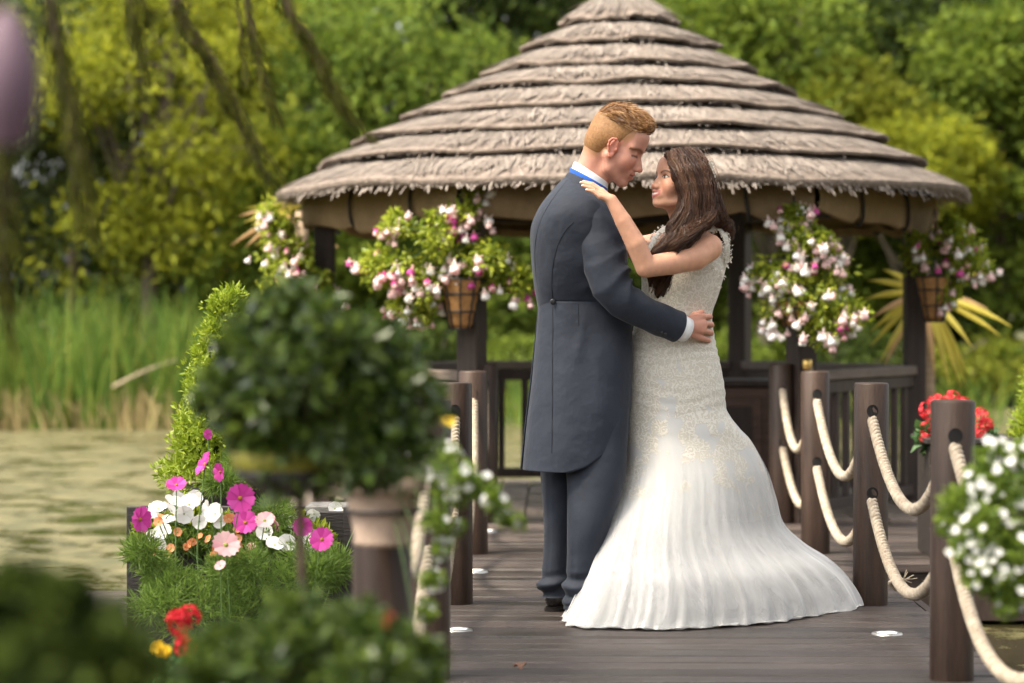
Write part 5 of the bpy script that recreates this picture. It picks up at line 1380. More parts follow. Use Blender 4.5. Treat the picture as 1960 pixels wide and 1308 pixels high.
# neck, torso, limbs
F_.cone(GH.p(-0.048, 0, -0.055), W(1120, 350, 8.86), 0.054, 0.050, 0.02)
F_.cone(GH.p(0.000, 0, -0.075), W(1132, 364, 8.85), 0.040, 0.044, 0.02)
sn, sf = W(1142, 428, 8.765), W(1082, 412, 9.01)
F_.cone(sn, sf, 0.042, 0.05, 0.02); F_.cone(W(1120, 385, 8.86), W(1112, 430, 8.86), 0.05, 0.08, 0.02)
F_.ell(W(1105, 470, 8.86), (0.105, 0.13, 0.15), None, 0.04); F_.ell(W(1118, 600, 8.85), (0.10, 0.105, 0.16), None, 0.04)
F_.ell(W(1120, 690, 8.84), (0.105, 0.12, 0.12), None, 0.04)
for (a, b, c, Yl) in ((1135, 1122, 1110, 8.69), (1085, 1066, 1062, 8.93)):
    F_.chain([W(a, 730, Yl * 0.4 + 8.84 * 0.6), W(b, 940, Yl + 0.04), W(c, 1130, Yl)], [0.055, 0.040, 0.028], 0.02)
    z = np.array([0, 0, 1.0]); p = W(c, 1140, Yl); F_.cone(np.array([p[0], p[1], 0.05]), np.array([p[0] + 0.10, p[1] + 0.07, 0.036]), 0.026, 0.015, 0.01)
el, wr = W(1172, 540, 8.66), W(1306, 624, 8.775)
F_.chain([sn, el, W(1195, 572, 8.67), W(1240, 600, 8.71), wr], [0.044, 0.038, 0.034, 0.032, 0.027], 0.01)
elf, wrf = W(1140, 550, 9.20), W(1250, 600, 9.14)
F_.chain([sf, elf, wrf, W(1290, 608, 9.10)], [0.048, 0.038, 0.027, 0.024], 0.015)
# near hand on the bride's waist: back of the hand to us, four fingers going round her, thumb tucked along the top
mcp = [W(1345, 606, 8.800), W(1347, 619, 8.795), W(1345, 633, 8.795), W(1340, 646, 8.805)]
pip = [W(1358, 606, 8.838), W(1361, 621, 8.838), W(1360, 636, 8.840), W(1355, 651, 8.842)]
tip = [W(1360, 607, 8.895), W(1363, 623, 8.900), W(1362, 639, 8.895), W(1357, 654, 8.885)]
for i in range(4):
    b = wr * 0.75 + mcp[i] * 0.25 + np.array([0, 0, (1.5 - i) * 0.006])
    F_.cone(b, mcp[i], 0.0165, 0.0125, 0.010); F_.cone(mcp[i], pip[i], 0.0108, 0.0100, 0.004); F_.cone(pip[i], tip[i], 0.0098, 0.0080, 0.003)
F_.cone(wr, (mcp[1] + mcp[2]) / 2, 0.024, 0.012, 0.010)
F_.chain([wr + np.array([0.012, 0.012, 0.010]), W(1330, 603, 8.815), W(1344, 597, 8.85)], [0.017, 0.012, 0.009], 0.008)
# far hand
m2 = W(1292, 606, 9.09)
for i in range(4): F_.cone(m2, m2 + np.array([0.05, -0.02 + 0.005 * i, 0.02 - 0.018 * i]), 0.016, 0.009, 0.006)
V, Fq = F_.surface(); V = smooth_mesh(V, Fq, 1)
del F_
SK_G = skin_mat('groom_skin')
groom = mk('person', V, Fq, SK_G, None, True)
tag(groom, 'man in a grey tailcoat holding the bride, seen from behind in profile', 'person')
Cv = np.tile(np.array([0.52, 0.245, 0.165]), (len(V), 1))
Vl = GH.loc(V); hm = (V[:, 2] > 1.50)
Cv[hm] = face_paint(Vl[hm], (0.54, 0.262, 0.190), (0.44, 0.14, 0.11), (0.13, 0.058, 0.026), True)
# close-cropped hair shades into the skin at nape and temples
x, y, z = Vl.T
crop = np.clip((z - (-0.085 + 1.05 * np.clip(x + 0.045, 0, 0.2) + 0.3 * np.clip(x - 0.0, 0, 1))) / 0.03, 0, 1) * hm * (x < 0.052)
ear = (np.abs(y) > 0.0665) & (np.abs(x - 0.008) < 0.026) & (z < 0.026) & (z > -0.05)
crop = np.where(ear, 0, crop)
Cv = Cv * (1 - 0.8 * crop[:, None]) + np.array([0.36, 0.185, 0.08]) * 0.8 * crop[:, None]
hand = (V[:, 0] > 0.40) & (V[:, 2] < 1.2)
Cv[hand] = (0.52, 0.25, 0.18)
kn = np.min([np.linalg.norm(V - q, axis=1) for q in mcp + pip], axis=0)
Cv = Cv * (1 - 0.3 * np.exp(-(kn / 0.010) ** 2)[:, None]) + np.array([0.50, 0.16, 0.12]) * 0.3 * np.exp(-(kn / 0.010) ** 2)[:, None]
paint(groom, Cv)
OFF[groom.name] = np.zeros(3)

# ---- hair: short back and sides, swept quiff
Hf = Field([axis([(hx[0] - 0.17, hx[0] + 0.17, 0.003)]), axis([(8.70, 8.98, 0.003)]), axis([(1.52, 1.90, 0.003)])])
GH.ell(Hf, (-0.018, 0, 0.048), (0.0955, 0.0745, 0.080), 0.01)
GH.ell(Hf, (-0.048, 0, -0.006), (0.0645, 0.069, 0.072), 0.02)
GH.ell(Hf, (-0.012, 0, 0.022), (0.066, 0.0775, 0.062), 0.012)
GH.ell(Hf, (-0.038, 0, 0.018), (0.066, 0.0760, 0.066), 0.012)
GH.ell(Hf, (-0.006, 0, 0.092), (0.080, 0.054, 0.044), 0.02)
GH.ell(Hf, (0.044, 0.0, 0.104), (0.042, 0.046, 0.030), 0.02)
GH.cone(Hf, (0.055, 0.03, 0.100), (0.062, -0.03, 0.102), 0.018, 0.019, 0.012)
GH.ell(Hf, (0.085, 0, 0.020), (0.060, 0.10, 0.058), 0.012, True)                 # brow and forehead stay bare
for s in (-1, 1):
    GH.ell(Hf, (0.062, s * 0.085, 0.000), (0.046, 0.034, 0.050), 0.010, True)     # temples
    GH.ell(Hf, (0.012, s * 0.084, -0.018), (0.021, 0.016, 0.036), 0.004, True)   # round the ears
GH.ell(Hf, (-0.055, 0, -0.118), (0.12, 0.10, 0.055), 0.012, True)
HV, HF = Hf.surface(); HV = smooth_mesh(HV, HF, 1)
l = GH.loc(HV); top = np.clip((l[:, 2] - 0.06) / 0.03, 0, 1)
HV = HV + unit(HV - GH.p(-0.01, 0, 0.03)) * (top * 0.0032 * np.sin(l[:, 1] * 330 + 1.5 * np.sin(l[:, 0] * 50) + 60 * l[:, 0]))[:, None]
M['ginger'] = hair_mat('ginger_hair', [(0.19, 0.085, 0.026), (0.30, 0.145, 0.048), (0.40, 0.21, 0.08), (0.24, 0.11, 0.034)])
M['ginger_core'] = surf('ginger_hair_core', (0.20, 0.092, 0.030), (0.36, 0.185, 0.072), 0.6, 120, 0.5, 300, bdist=0.003)
ghair = mk('hair', HV, HF, M['ginger_core'], groom, True)
r = np.random.default_rng(4)
fc = HV[HF].mean(1); nr = unit(np.cross(HV[HF[:, 1]] - HV[HF[:, 0]], HV[HF[:, 2]] - HV[HF[:, 0]]))
pick = r.integers(0, len(fc), 5000); lc = GH.loc(fc[pick]); topm = lc[:, 2] > 0.070
sel = topm | (r.random(5000) < 0.9)
pick, lc, topm = pick[sel], lc[sel], topm[sel]; n = len(pick)
f, lft, up = GH.R[:, 0], GH.R[:, 1], GH.R[:, 2]
wave = 0.35 * np.sin(lc[:, 1] * 90) + 0.2 * r.normal(size=n)
D = np.where(topm[:, None], f * (0.95) + up * (0.10 + 3.0 * np.clip(lc[:, 0], 0, 0.1))[:, None] - lft * (0.30 + wave)[:, None], -f * 0.55 - up * 0.85 + 0.25 * r.normal(size=(n, 1)) * lft)
N_ = nr[pick]; D = unit(D - N_ * np.sum(D * N_, 1, keepdims=True) * np.where(topm, 0.8, 1.0)[:, None])
Ln = np.where(topm, (0.026 + 0.014 * r.random(n)) * np.clip(1.15 - lc[:, 0] / 0.075, 0.42, 1), 0.004 + 0.005 * r.random(n))
k = 7; u = np.linspace(0, 1, k)[None, :, None]
P = fc[pick][:, None] - N_[:, None] * 0.002 + D[:, None] * Ln[:, None, None] * u + N_[:, None] * (np.where(topm, 0.0070, 0.0010)[:, None, None] * np.sin(u * 2.2)) \
    + np.where(topm, 0.0016, 0)[:, None, None] * lft[None, None] * np.sin(u * 7 + lc[:, 1:2, None] * 130)
V, F = ribbons(P, np.where(topm, 0.0011, 0.00045), r)
GIN = [hair_mat('ginger_' + nm, c_, 0.45) for nm, c_ in (('deep', [(0.11, 0.045, 0.013), (0.18, 0.078, 0.024)]), ('mid', [(0.26, 0.12, 0.040), (0.33, 0.16, 0.055)]), ('pale', [(0.42, 0.23, 0.09), (0.50, 0.29, 0.125)]))]
band = np.sin(lc[:, 1] * 260 + lc[:, 0] * 60 + 1.2 * np.sin(lc[:, 0] * 70)) + 0.5 * r.normal(size=n)
mi_ = np.where(topm, np.where(band < -0.45, 0, np.where(band < 0.55, 1, 2)), 1 + (r.random(n) < 0.5))
s_ = mk('strands', V, F, GIN, ghair, False, np.repeat(mi_, (k - 1) * 3)); s_['kind'] = 'stuff'

# ---- suit
M['suit'] = cloth_mat('grey_blue_suit', (0.015, 0.019, 0.030), (0.028, 0.033, 0.048), 0.72)
M['trouser'] = cloth_mat('grey_blue_trousers', (0.014, 0.018, 0.028), (0.026, 0.031, 0.044), 0.7)
M['lining'] = plain('black_lining', (0.008, 0.008, 0.010), 0.7)
M['shirt'] = cloth_mat('white_shirt', (0.74, 0.74, 0.76), (0.84, 0.84, 0.85), 0.7, 900, 0.1)
M['tie'] = surf('blue_silk', (0.010, 0.085, 0.42), (0.018, 0.13, 0.55), 0.4, 30, 0.05)
M['shoe'] = surf('black_leather', (0.010, 0.008, 0.008), (0.022, 0.018, 0.016), 0.25, 20, 0.05)
M['button'] = plain('dark_button', (0.012, 0.012, 0.014), 0.3)
rows = [(1034, 606, 8.86, 1210, 606, 8.86, .118, .12), (1030, 590, 8.86, 1209, 590, 8.86, .120, .12), (1027, 570, 8.86, 1207, 572, 8.86, .132, .125), (1022, 540, 8.86, 1204, 545, 8.86, .156, .13), (1016, 500, 8.87, 1200, 505, 8.86, .186, .14),
        (1014, 465, 8.87, 1195, 475, 8.86, .194, .15), (1017, 435, 8.88, 1190, 448, 8.86, .210, .155), (1027, 408, 8.88, 1185, 425, 8.86, .214, .155), (1040, 386, 8.88, 1180, 408, 8.86, .202, .145), (1055, 367, 8.88, 1174, 394, 8.85, .170, .125),
        (1070, 350, 8.88, 1168, 382, 8.85, .122, .10), (1080, 340, 8.88, 1163, 374, 8.85, .076, .08), (1085, 335, 8.88, 1160, 370, 8.85, .068, .07)]
V, t = loft(rows, 96, 120, 2.25)
N_ = grid_normals(V); pxm = 1070 + V[:, :, 0] / V[:, :, 1] * FPX; pym = 606 - (V[:, :, 2] - CAMZ) / V[:, :, 1] * FPX
near = V[:, :, 1] < 8.88
g = lambda v, s: np.exp(-(v / s) ** 2)
seam = 1057 + 0.00135 * np.clip(585 - pym, 0, 400) ** 1.75                                     # side-back seam curving into the armhole
d = -0.0022 * g(pxm - seam, 2.2) * near * (pym > 425) - 0.0026 * g(pym - 578, 1.8) * near * (pxm > 1056)
d += 0.0065 * wander(pxm / 60, pym / 45, 3, 5, 0.6, 2.2) * g(pym - 500, 90)
d += 0.0065 * np.sin((pym + 0.55 * pxm) / 8.0) * g(pxm - 1150, 35) * g(pym - 545, 35) * near    # pull towards the arm
d += 0.0018 * np.sin((pxm - 0.15 * pym) / 5.0) * g(pxm - 1050, 18) * g(pym - 470, 60) * near
V = V + N_ * d[:, :, None]
coatV = V.copy()
coat = mk('coat', V.reshape(-1, 3), grid_faces(120, 96), M['suit'], groom, True)
# collar: a turned-down band round the neck
rows = [(1080, 352, 8.88, 1165, 389, 8.85, .092, .08), (1076, 351, 8.88, 1168, 388, 8.85, .097, .083), (1078, 344, 8.88, 1166, 380, 8.85, .092, .082), (1085, 333, 8.88, 1163, 371, 8.85, .084, .073), (1089, 330, 8.88, 1161, 369, 8.85, .0805, .068), (1092, 333, 8.88, 1158, 372, 8.85, .075, .063)]
V, t = loft(rows, 64, 26); mk('coat_collar', V.reshape(-1, 3), grid_faces(26, 64), M['suit'], coat, True)
# tails: two panels, open at the back vent and cut away in front
tailV = []
def tail(nearside):
    rows = [(1030, 578, 8.86, 1209, 578, 8.86, .131, .122), (1029, 605, 8.86, 1210, 605, 8.86, .135, .122), (1026, 640, 8.86, 1210, 640, 8.86, .142, .13), (1021, 690, 8.86, 1210, 690, 8.86, .162, .14), (1016, 740, 8.86, 1209, 740, 8.86, .180, .15),
            (1010, 790, 8.86, 1208, 790, 8.86, .195, .155), (1005, 840, 8.86, 1206, 840, 8.86, .205, .16), (1000, 898, 8.86, 1204, 898, 8.86, .212, .16)]
    n, k = 90, 60; A = []
    for (a, b, c, d, e, f, nr, fr) in rows: A.append([*W(a, b, c), *W(d, e, f), nr, fr])
    A = spline(A, n); C = (A[:, :3] + A[:, 3:6]) / 2; U = (A[:, 3:6] - A[:, :3]) / 2
    v = np.linspace(0, 1, n)[:, None]
    # from the vent (t = 180 deg) to the front edge; the front edge sweeps back towards the hem
    sw = np.clip((v - 0.66) / 0.34, 0, 1)
    t1 = np.radians(3 + 0 * v)
    t0 = np.radians(180.0 + (1.5 if nearside else -8.0)) * np.ones_like(v)
    tt = (t0 + (np.radians(356) - t0) * np.linspace(0, 1, k)[None]) if nearside else (t0 + (np.radians(4) - t0) * np.linspace(0, 1, k)[None])
    co, si = np.cos(tt), np.sin(tt)
    ex = 2 / 2.25; co, si = np.sign(co) * np.abs(co) ** ex, np.sign(si) * np.abs(si) ** ex
    V = C[:, None] + U[:, None] * co[:, :, None]; V[:, :, 1] += np.where(si < 0, A[:, 6:7], A[:, 7:8]) * si
    if not nearside: V[:, :, 0] -= 0.010 * np.linspace(0.3, 1, n)[:, None] * np.clip(1 - np.linspace(0, 3, k), 0, 1)[None]
    # cutaway: limit how far down each column reaches
    N_ = grid_normals(V, False); px_ = 1070 + V[:, :, 0] / V[:, :, 1] * FPX
    py_ = 606 - (V[:, :, 2] - CAMZ) / V[:, :, 1] * FPX
    if nearside:
        dd = -0.0020 * g(px_ - 1057.5, 2.0) - 0.0026 * g(px_ - 1106, 1.6) * (py_ < 640) + 0.0045 * g(px_ - 1082, 26) * g(py_ - 720, 120) - 0.003 * g(px_ - 1062, 14) * g(py_ - 760, 120)
        dd += 0.009 * wander(px_ / 55, py_ / 160, 8, 5, 0.6, 2.0) * np.clip((py_ - 600) / 120, 0, 1)
        dd += 0.006 * np.exp(-((px_ - 1112 + (py_ - 640) * 0.16) / 9) ** 2) * g(py_ - 650, 45)
        V = V - N_ * dd[:, :, None] * np.sign(-N_[n // 2, k // 2, 1]) * -1
    zmax = np.interp(px_[-1], [995, 1060, 1080, 1120, 1150, 1180, 1195, 1204, 1212], [898, 901, 901, 891, 875, 850, 828, 800, 760])
    f = (zmax - 578) / (898.0 - 578)
    src = np.linspace(0, 1, n); V2 = np.empty_like(V)
    for j in range(k):
        for c in range(3): V2[:, j, c] = np.interp(src * min(1.02, f[j]), src, V[:, j, c])
    if nearside: tailV.append(V2.copy())
    o = mk('coat_tail', V2.reshape(-1, 3), grid_faces(n, k, False)[:, ::-1] if nearside else grid_faces(n, k, False), [M['suit'], M['lining']], coat, True)
    s = o.modifiers.new('thickness', 'SOLIDIFY'); s.thickness = 0.005; s.offset = -1; s.material_offset = 1; s.material_offset_rim = 0
    return o
tail(True); tail(False)
def sleeve(P, R, ell, name='sleeve', seed=1, elbow=0.55):
    n, k = 130, 48
    Q = spline(np.column_stack([P, R]), n); C, R_ = Q[:, :3], Q[:, 3]
    T, A, B = frames(C); t = np.linspace(0, 2 * math.pi, k, endpoint=False)
    s = np.linspace(0, 1, n)[:, None]
    rr = R_[:, None] * np.ones(k)[None]
    fold = np.exp(-((s - elbow) / 0.16) ** 2)
    rr = rr + 0.016 * fold * (0.6 - np.abs(np.sin(s * 33 + 0.9 * np.sin(t + 0.6)[None] + 0.6 * np.sin(2 * t)[None]))) * (0.35 + 0.65 * np.clip(np.sin(t + 0.9), 0, 1))[None]
    rr += 0.0065 * np.sin(s * 30 + 2.5 * t[None]) * np.exp(-((s - elbow + 0.30) / 0.14) ** 2) + 0.006 * wander(s * 6, t[None] * 0.0 + np.cos(t)[None], seed, 5, 1, 3)
    rr += 0.004 * np.sin(s * 40 - 2 * t[None]) * np.exp(-((s - 0.82) / 0.10) ** 2) * 0.6
    V = C[:, None] + rr[:, :, None] * (np.cos(t)[None, :, None] * A[:, None] + np.sin(t)[None, :, None] * B[:, None])
    V[:, :, 1] = C[:, None, 1] + (V[:, :, 1] - C[:, None, 1]) * ell
    # turned cuff edge
    V = np.concatenate([V, V[-1:] * 0.94 + C[-1] * 0.06, V[-4:-3] * 0.90 + C[-4] * 0.10])
    return mk(name, V.reshape(-1, 3), grid_faces(n + 2, k), M['suit'], coat, True)
SP = [W(1112, 388, 8.79), W(1127, 398, 8.755), W(1140, 416, 8.735), W(1148, 450, 8.715), W(1155, 495, 8.69), W(1166, 540, 8.665), W(1190, 573, 8.665), W(1235, 598, 8.70), W(1274, 615, 8.74), W(1297, 625, 8.765)]
sl_near = sleeve(SP, [0.040, 0.064, 0.076, 0.080, 0.079, 0.075, 0.067, 0.061, 0.0585, 0.057], 0.80, seed=2)
SP2 = [W(1120, 396, 8.98), W(1100, 420, 9.02), W(1110, 480, 9.10), W(1138, 545, 9.18), W(1190, 575, 9.17), W(1250, 600, 9.14)]
sleeve(SP2, [0.06, 0.07, 0.068, 0.064, 0.055, 0.048], 0.9, seed=3)
# seams: fine dark tubes on the cloth, standing in for the shade of the stitched grooves
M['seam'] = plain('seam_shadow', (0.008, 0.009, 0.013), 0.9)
def seam_line(name, G, pts, par, r0=0.0011, lift=0.0004):
    G = G.reshape(-1, 3); G = G[np.isfinite(G).all(1)]; px_ = 1070 + G[:, 0] / G[:, 1] * FPX; py_ = 606 - (G[:, 2] - CAMZ) / G[:, 1] * FPX
    P = []
    for (a, b) in spline(np.array(pts, float), 36):
        d2 = (px_ - a) ** 2 + (py_ - b) ** 2; c = np.argsort(d2)[:14]; ymin = G[c, 1].min(); c = c[G[c, 1] < ymin + 0.02]; w_ = 1 / (d2[c] + 0.5)
        P.append(W(a, b, (G[c, 1] * w_).sum() / w_.sum() - lift))
    P = np.array(P); P[1:-1] = (P[:-2] + 2 * P[1:-1] + P[2:]) / 4
    return mk(name, *tube(P, r0, 5), M['seam'], par, True)
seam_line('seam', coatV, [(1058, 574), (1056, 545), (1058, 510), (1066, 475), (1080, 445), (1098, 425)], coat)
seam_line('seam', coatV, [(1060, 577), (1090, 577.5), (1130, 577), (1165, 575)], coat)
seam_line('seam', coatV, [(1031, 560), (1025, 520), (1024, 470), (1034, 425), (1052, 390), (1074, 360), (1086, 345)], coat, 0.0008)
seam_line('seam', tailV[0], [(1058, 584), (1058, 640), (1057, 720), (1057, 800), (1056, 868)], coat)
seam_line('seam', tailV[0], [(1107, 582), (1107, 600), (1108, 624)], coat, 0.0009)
# shirt collar, tie band, cuff
rows = [(1090, 332, 8.88, 1161, 372, 8.85, .075, .067), (1095, 320, 8.88, 1163, 361, 8.85, .0755, .067), (1099, 311, 8.88, 1164, 352, 8.85, .0755, .066), (1103, 312, 8.88, 1161, 353, 8.85, .070, .062)]
V, t = loft(rows, 64, 20); sh = mk('shirt_collar', V.reshape(-1, 3), grid_faces(20, 64), M['shirt'], groom, True)
rows = [(1089, 335, 8.88, 1160, 375, 8.85, .077, .069), (1090, 329, 8.88, 1162, 369, 8.85, .079, .070), (1091, 322, 8.88, 1164, 363, 8.85, .079, .069), (1096, 324, 8.88, 1159, 365, 8.85, .074, .066)]
V, t = loft(rows, 64, 14); mk('tie_band', V.reshape(-1, 3), grid_faces(14, 64), M['tie'], groom, True)
ca, cb_ = W(1290, 622, 8.757), W(1313, 632, 8.784); ax = unit(cb_ - ca)
V, F = tube([ca, ca + (cb_ - ca) * 0.5, cb_, cb_ - ax * 0.004, ca], [0.048, 0.0475, 0.046, 0.041, 0.041], 32, False); V[:, 1] = ca[1] + (V[:, 1] - ca[1]) * 0.92
mk('shirt_cuff', V, F, M['shirt'], groom, True)
btn = [(0.0001, 0.0035), (0.006, 0.004), (0.0085, 0.0030), (0.0090, 0.0), (0.007, -0.002)]
def button(px, py, Y, s, par=coat):
    V, F = lathe(btn, 16); V = V * s; V = np.stack([V[:, 0], -V[:, 2], V[:, 1]], -1) + W(px, py, Y)
    mk('button', V, F, M['button'], par, True)
button(1058, 578, 8.748, 1.2)
for i, (a, b) in enumerate(((1252, 630), (1259, 633), (1266, 637), (1273, 640))): button(a, b, 8.686 + i * 0.006, 0.72, sl_near)
# trousers
def leg(rows, seed, name='trouser_leg'):
    V, t = loft(rows, 48, 110); N_ = grid_normals(V)
    py_ = 606 - (V[:, :, 2] - CAMZ) / V[:, :, 1] * FPX; px_ = 1070 + V[:, :, 0] / V[:, :, 1] * FPX
    brk = np.clip((py_ - 1090) / 30, 0, 1) * np.clip((1160 - py_) / 12, 0, 1)
    d = 0.011 * brk * np.sin(py_ / 5.6 + 1.6 * np.sin(t * 1 + seed)[None] + 0.8 * np.cos(2 * t)[None]) + 0.0075 * wander(px_ / 40, py_ / 90, seed, 5, 0.6, 2.0) + 0.003 * np.exp(-((np.mod(t, 2 * math.pi) - math.radians(232))[None] / 0.06) ** 2)
    return mk(name, (V + N_ * d[:, :, None]).reshape(-1, 3), grid_faces(110, 48), M['trouser'], trs, True)
V, t = loft([(1036, 640, 8.85, 1206, 640, 8.85, .10, .10), (1034, 700, 8.85, 1206, 700, 8.85, .12, .12), (1036, 770, 8.84, 1206, 770, 8.84, .13, .13), (1050, 830, 8.83, 1204, 830, 8.83, .11, .11), (1080, 860, 8.82, 1190, 860, 8.82, .05, .05)], 48, 30)
trs = mk('trousers', V.reshape(-1, 3), grid_faces(30, 48), M['trouser'], groom, True)
leg([(1062, 780, 8.78, 1204, 780, 8.78, .09, .10), (1076, 850, 8.76, 1200, 850, 8.76, .09, .095), (1083, 920, 8.73, 1193, 920, 8.73, .085, .085), (1084, 1000, 8.69, 1170, 1000, 8.69, .078, .075), (1085, 1070, 8.68, 1152, 1070, 8.68, .070, .068), (1083, 1110, 8.68, 1144, 1110, 8.68, .066, .066), (1078, 1138, 8.68, 1140, 1138, 8.68, .066, .066), (1080, 1152, 8.68, 1136, 1152, 8.68, .062, .062), (1080, 1166, 8.68, 1136, 1162, 8.68, .060, .06)], 1)
leg([(1042, 780, 8.95, 1170, 780, 8.95, .09, .09), (1037, 870, 8.94, 1125, 870, 8.94, .085, .085), (1037, 950, 8.93, 1108, 950, 8.93, .078, .078), (1037, 1050, 8.93, 1097, 1050, 8.93, .068, .068), (1036, 1095, 8.93, 1094, 1095, 8.93, .064, .064), (1033, 1120, 8.93, 1092, 1120, 8.93, .064, .064), (1037, 1134, 8.93, 1088, 1134, 8.93, .058, .058), (1036, 1143, 8.93, 1088, 1141, 8.93, .058, .058)], 2)
def shoe(px, Y, dirx):
    h = np.array([(px - 1070) / FPX * Y, Y, 0]); d = unit(np.array([dirx[0], dirx[1], 0.0])); s = np.array([-d[1], d[0], 0])
    Fd = Field([axis([(h[0] - 0.12, h[0] + 0.36, 0.004)]), axis([(h[1] - 0.16, h[1] + 0.22, 0.004)]), axis([(-0.02, 0.16, 0.004)])])
    P = lambda a, b, c: h + d * a + s * b + np.array([0, 0, c])
    Fd.cone(P(0.0, 0, 0.045), P(0.06, 0, 0.045), 0.036, 0.038, 0.01); Fd.cone(P(0.0, 0, 0.085), P(0.05, 0, 0.09), 0.034, 0.040, 0.015)
    Fd.cone(P(0.06, 0, 0.04), P(0.17, 0.004, 0.034), 0.038, 0.044, 0.015); Fd.cone(P(0.17, 0.004, 0.034), P(0.235, 0, 0.026), 0.042, 0.022, 0.015)
    Fd.cone(P(0.05, 0, 0.075), P(0.13, 0, 0.05), 0.034, 0.036, 0.015)
    gz_ = Fd.ax[2][None, None, :]; Fd.G = np.maximum(Fd.G, (0.014 - gz_))
    V, F = Fd.surface(); o = mk('shoe', V, F, M['shoe'], groom, True)
    # welt and stacked heel
    out = []
    for i in range(40):
        a = 2 * math.pi * i / 40; u = 0.10 + 0.142 * math.cos(a); w_ = 0.043 * math.sin(a) * (1.0 if u > 0.1 else 0.9)
        out.append(P(u, w_, 0))
    out = np.array(out); V = np.concatenate([out + [0, 0, 0.012], out + [0, 0, 0.020]]); F = [tuple(f) for f in grid_faces(2, 40)] + [tuple(range(40))[::-1], tuple(range(40, 80))]
    mk('sole', V, F, M['shoe'], o)
    out2 = np.array([P(0.005 + 0.042 * math.cos(2 * math.pi * i / 24) - 0.005, 0.036 * math.sin(2 * math.pi * i / 24), 0) for i in range(24)])
    V = np.concatenate([out2 + [0, 0, 0.001], out2 + [0, 0, 0.013]]); F = [tuple(f) for f in grid_faces(2, 24)] + [tuple(range(24))[::-1], tuple(range(24, 48))]
    mk('heel', V, F, M['shoe'], o)
shoe(1062, 8.93, (0.75, 0.66)); shoe(1106, 8.68, (0.85, 0.5))
# ================================================================== the bride
BH = Head(W(1298, 350, 8.88), (-0.86, -0.50), math.radians(13), 0.96)
bo = BH.o
F_ = Field([axis([(0.05, 0.16, 0.0026), (0.16, 0.34, 0.004), (0.34, 0.50, 0.0022), (0.50, 0.72, 0.006)]), axis([(8.54, 8.74, 0.003), (8.74, 8.94, 0.0022), (8.94, 9.22, 0.006)]), axis([(-0.01, 1.10, 0.012), (1.10, 1.44, 0.005), (1.44, 1.70, 0.0022)])])
build_head(F_, BH, False)
F_.cone(BH.p(-0.030, 0, -0.06), W(1325, 440, 8.93), 0.043, 0.046, 0.02)
F_.cone(BH.p(0.012, 0, -0.075), W(1312, 445, 8.92), 0.030, 0.040, 0.02)
sn, sf = W(1356, 474, 8.80), W(1272, 466, 9.05)
F_.cone(sn, sf, 0.044, 0.044, 0.03)
F_.cone(W(1325, 436, 8.93), sn, 0.040, 0.034, 0.03); F_.cone(W(1325, 436, 8.93), sf, 0.040, 0.034, 0.03)
F_.ell(W(1316, 505, 8.93), (0.105, 0.105, 0.13), None, 0.03); F_.ell(W(1295, 590, 8.93), (0.095, 0.085, 0.15), None, 0.04); F_.ell(W(1292, 690, 8.93), (0.11, 0.09, 0.12), None, 0.03)
for (a, Yl) in ((1280, 8.90), (1310, 8.98)): F_.chain([W(a, 720, Yl), W(a, 930, Yl), W(a, 1120, Yl)], [0.05, 0.04, 0.028], 0.02); p = W(a, 1120, Yl); F_.cone(np.array([p[0], p[1], 0.05]), np.array([p[0] - 0.12, p[1] - 0.04, 0.025]), 0.028, 0.02, 0.01)
# near (left) arm: elbow low in front, hand on his shoulder
el, wr = W(1236, 512, 8.62), W(1170, 384, 8.600)
F_.chain([sn, W(1330, 492, 8.745), W(1285, 503, 8.68), el], [0.050, 0.0490, 0.0435, 0.037], 0.004)
F_.chain([el, W(1217, 468, 8.605), W(1193, 424, 8.60), wr], [0.037, 0.0365, 0.0300, 0.0215], 0.004)
mc = [W(1152, 365, 8.640), W(1150, 368, 8.622), W(1148, 372, 8.604), W(1148, 377, 8.588)]
pi_ = [W(1134, 353, 8.652), W(1130, 355, 8.632), W(1130, 360, 8.611), W(1135, 367, 8.592)]
tp_ = [W(1117, 348, 8.662), W(1112, 350, 8.640), W(1115, 356, 8.617), W(1123, 364, 8.596)]
for i in range(4):
    F_.cone(wr, mc[i], 0.0135, 0.0100, 0.008); F_.cone(mc[i], pi_[i], 0.0085, 0.0078, 0.003); F_.cone(pi_[i], tp_[i], 0.0076, 0.0058, 0.002)
F_.chain([wr + np.array([-0.004, 0.012, 0.004]), W(1156, 371, 8.655), W(1142, 368, 8.675)], [0.0105, 0.0095, 0.0072], 0.005)
# far arm round his neck
F_.chain([sf, W(1215, 475, 9.08), W(1140, 440, 9.10), W(1105, 405, 9.05)], [0.044, 0.040, 0.028, 0.020], 0.015)
for i in range(4): b = W(1105, 405, 9.05); F_.cone(b, b + np.array([-0.05, -0.02 - 0.01 * i, 0.01 - 0.012 * i]), 0.014, 0.007, 0.005)
V, Fq = F_.surface(); V = smooth_mesh(V, Fq, 1); del F_
am = (BH.loc(V)[:, 2] < -0.15)[:, None]; V = np.where(am, smooth_mesh(V, Fq, 5), V)
SK_B = skin_mat('bride_skin')
bride = mk('person', V, Fq, SK_B, None, True)
tag(bride, 'bride in an ivory lace mermaid gown smiling up at the man', 'person')
base = (0.58, 0.305, 0.20)
Cv = np.tile(np.array(base), (len(V), 1)); Vl = BH.loc(V); hm = V[:, 2] > 1.44
Cv[hm] = face_paint(Vl[hm], base, (0.43, 0.135, 0.115), (0.05, 0.028, 0.018), False)
nail = np.min([np.linalg.norm(V - (q + np.array([-0.001, 0, 0.004])), axis=1) for q in tp_], axis=0)
Cv = np.where((nail < 0.0062)[:, None], np.array([0.72, 0.50, 0.46]), Cv)
paint(bride, Cv); OFF[bride.name] = np.zeros(3)
